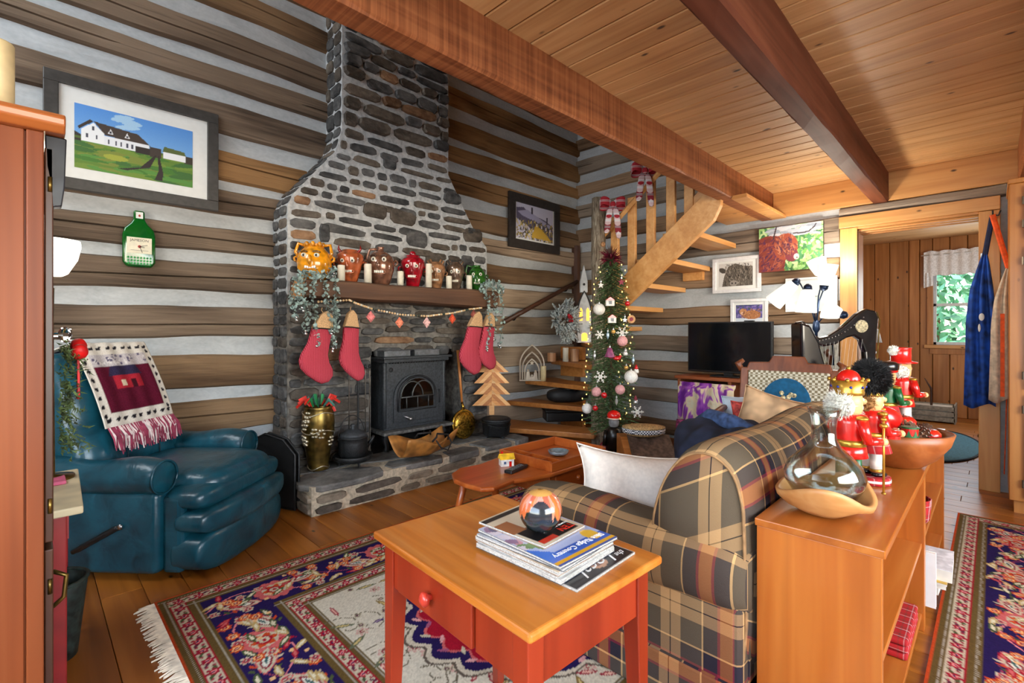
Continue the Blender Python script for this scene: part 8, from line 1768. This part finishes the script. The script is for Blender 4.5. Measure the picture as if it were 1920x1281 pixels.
trybox((2.03, 1.72, 0.4205, 2.55, 1.734, 0.468)); trybox((2.03, 2.126, 0.4205, 2.55, 2.14, 0.475)); trybox((2.03, 1.734, 0.4205, 2.044, 2.126, 0.475)); trybox((2.536, 1.734, 0.4205, 2.55, 2.126, 0.475)); trybox((2.16, 1.734, 0.4205, 2.17, 2.126, 0.455), 'tray_divider'); trybox((2.044, 1.86, 0.4205, 2.16, 1.87, 0.452), 'tray_divider'); trybox((2.044, 1.99, 0.4205, 2.16, 2.0, 0.452), 'tray_divider')
t = thing('glass_dish', 'small clear glass dish in the bench tray', 'dish', (2.34, 1.93, 0.4215)); MB().lathe([(0.03, 0), (0.06, 0.012), (0.066, 0.03), (0.060, 0.03), (0.05, 0.014), (0, 0.008)], 20).build('dish', plain('grey_glass', (110, 122, 128), 0.08, 0, coat=0.5), t, smooth=True)
p = px(947, 876, Z=0.42); t = thing('toy_house', 'tiny white toy house with yellow roof on the bench', 'toy house', (p.x+0.03, p.y+0.02, 0.421), R(-30)); B('walls', WHL, t, (-0.038, -0.028, 0, 0.038, 0.028, 0.042)); MB().prism([(-0.034, 0.040), (0, 0.068), (0.034, 0.040)], -0.044, 0.044, 'x').build('roof', plain('toy_yellow', (230, 180, 40), 0.5), t); B('door', RED, t, (0.010, -0.030, 0, 0.024, -0.0275, 0.028)); B('window', plain('toy_window', (70, 90, 120), 0.4), t, (-0.022, -0.030, 0.014, -0.008, -0.0275, 0.028)); B('chimney', RED, t, (-0.03, 0.005, 0.052, -0.018, 0.016, 0.078))
p = px(968, 882, Z=0.42); t = thing('remote_control', 'black remote control lying beside the toy house', 'remote', (p.x, p.y, 0.4205), R(12)); B('case', plain('black_plastic', (16, 16, 18)), t, (-0.085, -0.025, 0, 0.085, 0.025, 0.018), bevel=0.004)
m = MB()
for a in range(6):
    for b in range(3): m.cbox((-0.06+0.022*a, -0.013+0.013*b, 0.0185), (0.010, 0.007, 0.002))
m.build('buttons', plain('grey_rubber', (120, 124, 128), 0.7), t)
t = thing('floor_magazine', 'dark glossy magazine on the rug under the bench', 'magazine', (1.93, 1.62, 0.011), R(20)); B('pages', PAP, t, (-0.14, -0.105, 0, 0.14, 0.105, 0.008)); B('cover', plain('dark_gloss', (40, 44, 52), 0.25, var=0.5, nscale=20), t, (-0.142, -0.107, 0.008, 0.142, 0.107, 0.0095))

# ------------------------------------------------------------------ red end table with magazines
TZ = 0.63; M_TT = wood('table_top_y', (140, 70, 16), (200, 120, 42), (222, 154, 76), 1, 0.8, 0.30, 0.0, 0.2, 0.02); M_TR = wood('red_stain_z', (112, 30, 10), (148, 46, 20), (170, 62, 32), 2, 0.5, 0.35, 0.0, 0.15, 0.03)
et = thing('end_table', 'end table with honey top and red stained legs in the foreground', 'table', (0.912, 0.922, 0), R(-2.5)); w, h_ = 0.236, 0.318
B('top', M_TT, et, (-w, -h_, TZ-0.022, w, h_, TZ), bevel=0.007, seg=3)
def tapleg(x, y, sx, sy):
    m = MB(); a, b = 0.046, 0.028; vs = []
    for z_, s_ in ((0.009, b), (TZ-0.16, a), (TZ-0.023, a)):
        for q, r_ in ((0, 0), (1, 0), (1, 1), (0, 1)): vs.append((x-sx*(s_*q), y-sy*(s_*r_), z_))
    m._add(vs, [(i*4+k, i*4+(k+1) % 4, (i+1)*4+(k+1) % 4, (i+1)*4+k) for i in range(2) for k in range(4)]+[(0, 1, 2, 3), (8, 9, 10, 11)]); return m
for sx in (-1, 1):
    for sy in (-1, 1): tapleg(sx*(w-0.022), sy*(h_-0.028), sx, sy).build('leg', M_TR, et, bevel=0.003)
B('apron', M_TR, et, (-w+0.066, -h_+0.034, TZ-0.142, w-0.066, -h_+0.052, TZ-0.023)); B('apron', M_TR, et, (-w+0.066, h_-0.052, TZ-0.142, w-0.066, h_-0.034, TZ-0.023)); B('apron', M_TR, et, (w-0.046, -h_+0.07, TZ-0.142, w-0.028, h_-0.07, TZ-0.023))
B('apron', M_TR, et, (-w+0.028, -h_+0.072, TZ-0.142, -w+0.044, -h_+0.20, TZ-0.023)); B('apron', M_TR, et, (-w+0.028, h_-0.10, TZ-0.142, -w+0.044, h_-0.072, TZ-0.023))
dr = B('drawer', M_TR, et, (-w+0.020, -h_+0.205, TZ-0.138, -w+0.040, h_-0.105, TZ-0.027), bevel=0.003); MB().lathe([(0.008, 0), (0.008, 0.006), (0.016, 0.014), (0.018, 0.022), (0.010, 0.028), (0, 0.029)], 16, M=TR(-w+0.020, 0.05, TZ-0.085) @ RY(R(-90))).build('knob', plain('red_knob', (196, 60, 44), 0.3, coat=0.3), dr, smooth=True)
def magazine(label, loc, rot, L, Wd, th, cover, name='magazine'):
    t = thing(name, label, 'magazine', loc, rot, 'magazines stacked on the end table'); m = MB()
    for k in range(max(1, int(th/0.0016))): z_ = k*0.0016; e = 0.0012*(k % 2); m.box(-Wd/2+e, -L/2+e, z_, Wd/2-e, L/2-e, z_+0.0013)
    m.build('pages', plain('magazine_paper', (198, 194, 188), 0.8, var=0.12, nscale=200), t); B('back_cover', plain('back_cover_%d' % (int(th*1000) % 4), [(60, 58, 62), (150, 120, 96), (40, 44, 60), (170, 168, 166)][int(th*1000) % 4], 0.5), t, (-Wd/2-0.0006, -L/2-0.0006, -0.0004, Wd/2+0.0006, L/2+0.0006, 0.0008))
    if isinstance(cover, Canvas): cover.build('cover', printed('gloss_cover', 0.28, coat=0.3), t, lambda X, Y: (X-Wd/2, Y-L/2, np.full_like(X, th+0.0004)))
    else: B('cover', cover, t, (-Wd/2, -L/2, th-0.0002, Wd/2, L/2, th+0.0005))
    return t
R180 = RZ(R(180)); WHI = plain('print_white', (232, 232, 230), 0.5)
Wd, L = 0.250, 0.305
cv = Canvas(Wd, L, 0.004, (34, 32, 38)); rr = np.random.RandomState(1); cv.rect(0, 0, Wd, 0.004, (220, 220, 216)); cv.rect(Wd-0.004, 0, Wd, L, (220, 220, 216)); cv.rect(0, 0, 0.004, L, (220, 220, 216)); cv.ell(0.135, 0.035, 0.030, 0.020, (196, 150, 120)); cv.ell(0.135, 0.036, 0.018, 0.010, (120, 80, 66))
z = TZ+0.0005; mg = magazine('large black magazine with white script title at the bottom of the stack', (0.962, 0.797, z), R(1.5), L, Wd, 0.005, cv)
text_mesh('script_title', 'the', 0.026, WHI, mg, TR(Wd/2-0.012, -L/2+0.034, 0.0056) @ R180, italic=0.4); text_mesh('script_title', 'Local', 0.062, WHI, mg, TR(Wd/2-0.045, -L/2+0.055, 0.0056) @ R180, italic=0.45)
z += 0.0062
for k, (th, c_, dx, dy, ro, lab) in enumerate(((0.010, (206, 204, 200), -0.006, 0.008, 2, 'pale grey magazine second from the bottom of the table stack'), (0.007, (60, 60, 66), -0.004, 0.012, -1, 'dark covered magazine third from the bottom of the table stack'), (0.009, (222, 200, 172), -0.008, 0.010, 1, 'cream magazine in the middle of the table stack'), (0.006, (190, 196, 204), -0.005, 0.006, 3, 'bluish white magazine below the blue and yellow one'))):
    magazine(lab, (0.945+dx, 0.812+dy, z), R(ro), 0.275, 0.225, th, plain('stack_cover_%d' % k, c_, 0.35)); z += th+0.0012
Wd, L = 0.222, 0.280; cv = Canvas(Wd, L, 0.004, (196, 202, 224)); cv.rect(0, 0, Wd, 0.020, (222, 172, 40)); cv.rect(0, 0.020, Wd, 0.056, (54, 96, 190)); cv.rect(0, 0.056, Wd, 0.13, (176, 190, 226)); cv.poly([(0, 0.02), (0.07, 0.02), (0.0, 0.11)], (70, 120, 214)); cv.ell(Wd-0.035, 0.058, 0.022, 0.030, (232, 190, 60))
for k in range(30): cv.ell(rr.rand()*0.10, 0.09+rr.rand()*0.18, 0.018, 0.012, [(150, 120, 150), (120, 150, 96), (206, 150, 160), (90, 84, 120), (222, 214, 224)][k % 5], rr.rand()*3)
cv.rect(0, 0.0, Wd, 0.006, (60, 90, 170))
mg = magazine('blue and yellow regional magazine on the table stack', (0.940, 0.815, z), R(-1), L, Wd, 0.006, cv); text_mesh('title', 'Blue Ridge Country', 0.0235, WHI, mg, TR(Wd/2-0.010, -L/2+0.046, 0.0068) @ R180); z += 0.0075
Wd, L = 0.170, 0.225; cv = Canvas(Wd, L, 0.004, (222, 210, 186)); cv.rect(0.01, 0.012, Wd-0.015, 0.105, (26, 22, 24)); cv.rect(0.012, 0.012, 0.07, 0.030, (206, 60, 40)); cv.rect(0.0, 0.10, 0.05, 0.17, (170, 110, 70)); cv.rect(0.0, L-0.025, Wd, L-0.005, (40, 36, 38)); cv.ell(0.13, 0.09, 0.03, 0.02, (110, 84, 60))
mg = magazine('cream and black magazine with red TEN title under the vase', (0.945, 0.872, z), R(3), L, Wd, 0.005, cv); text_mesh('title', 'TEN', 0.030, plain('print_red', (222, 44, 24), 0.4), mg, TR(Wd/2-0.014, -L/2+0.042, 0.0058) @ R180); text_mesh('subtitle', 'COUNTRY DESTINATIONS', 0.0085, WHI, mg, TR(Wd/2-0.008, -L/2+0.056, 0.0058) @ R180); z += 0.0062
# flame glazed round vase
t = thing('flame_vase', 'round dark green vase with orange flame glaze on the magazines', 'vase', (0.925, 0.822, z)); rv = 0.055; cw, chh = 2*pi*rv, 0.104; cv = Canvas(cw, chh, 0.0022, (30, 46, 38))
for k in range(14): cv.ell(rr.rand()*cw, rr.rand()*0.05, 0.03, 0.02, [(40, 60, 48), (24, 36, 32), (52, 66, 60)][k % 3])
pts = [(0, chh)]; n = 11
for k in range(n): b = cw*k/n; pts += [(b, 0.060+0.008*sin(k*2.1)), (b+cw/n*0.28, 0.034+0.012*sin(k*1.7)), (b+cw/n*0.62, 0.050+0.010*sin(k*2.9))]
pts += [(cw, 0.06), (cw, chh)]; cv.poly(pts, (206, 108, 62))
for k in range(60): x_ = rr.rand()*cw; cv.leaf(x_, 0.062+rr.rand()*0.03, 0.045, 0.012, pi/2+rr.randn()*0.15, [(222, 140, 110), (214, 150, 136), (222, 120, 60), (196, 100, 80)][k % 4])
cv.rect(0, 0.088, cw, chh, (206, 158, 84)); cv.ell(cw*0.62, 0.055, 0.030, 0.024, (44, 48, 58)); cv.ell(cw*0.60, 0.042, 0.032, 0.026, (40, 46, 52))
def vfn(X, Y):
    f = Y/chh; a = 2*np.pi*X/cw; zz = rv*0.97+rv*np.sin((f-0.5)*np.pi*0.93)*0.97; r_ = rv*np.cos((f-0.5)*np.pi*0.93); zz = zz-zz.min(); return (r_*np.cos(a), r_*np.sin(a), zz)
o = cv.build('body', printed('vase_glaze', 0.14, coat=0.6), t, vfn); o.data.polygons.foreach_set('use_smooth', [True]*len(o.data.polygons)); MB().lathe([(0.0062, 0.0), (0.0, 0.0)], 20).build('foot', plain('vase_foot', (30, 40, 36), 0.4), t); MB().lathe([(0.012, 0.104), (0.010, 0.1045), (0.0, 0.102)], 20).build('mouth', plain('vase_mouth', (206, 158, 84), 0.3), t)
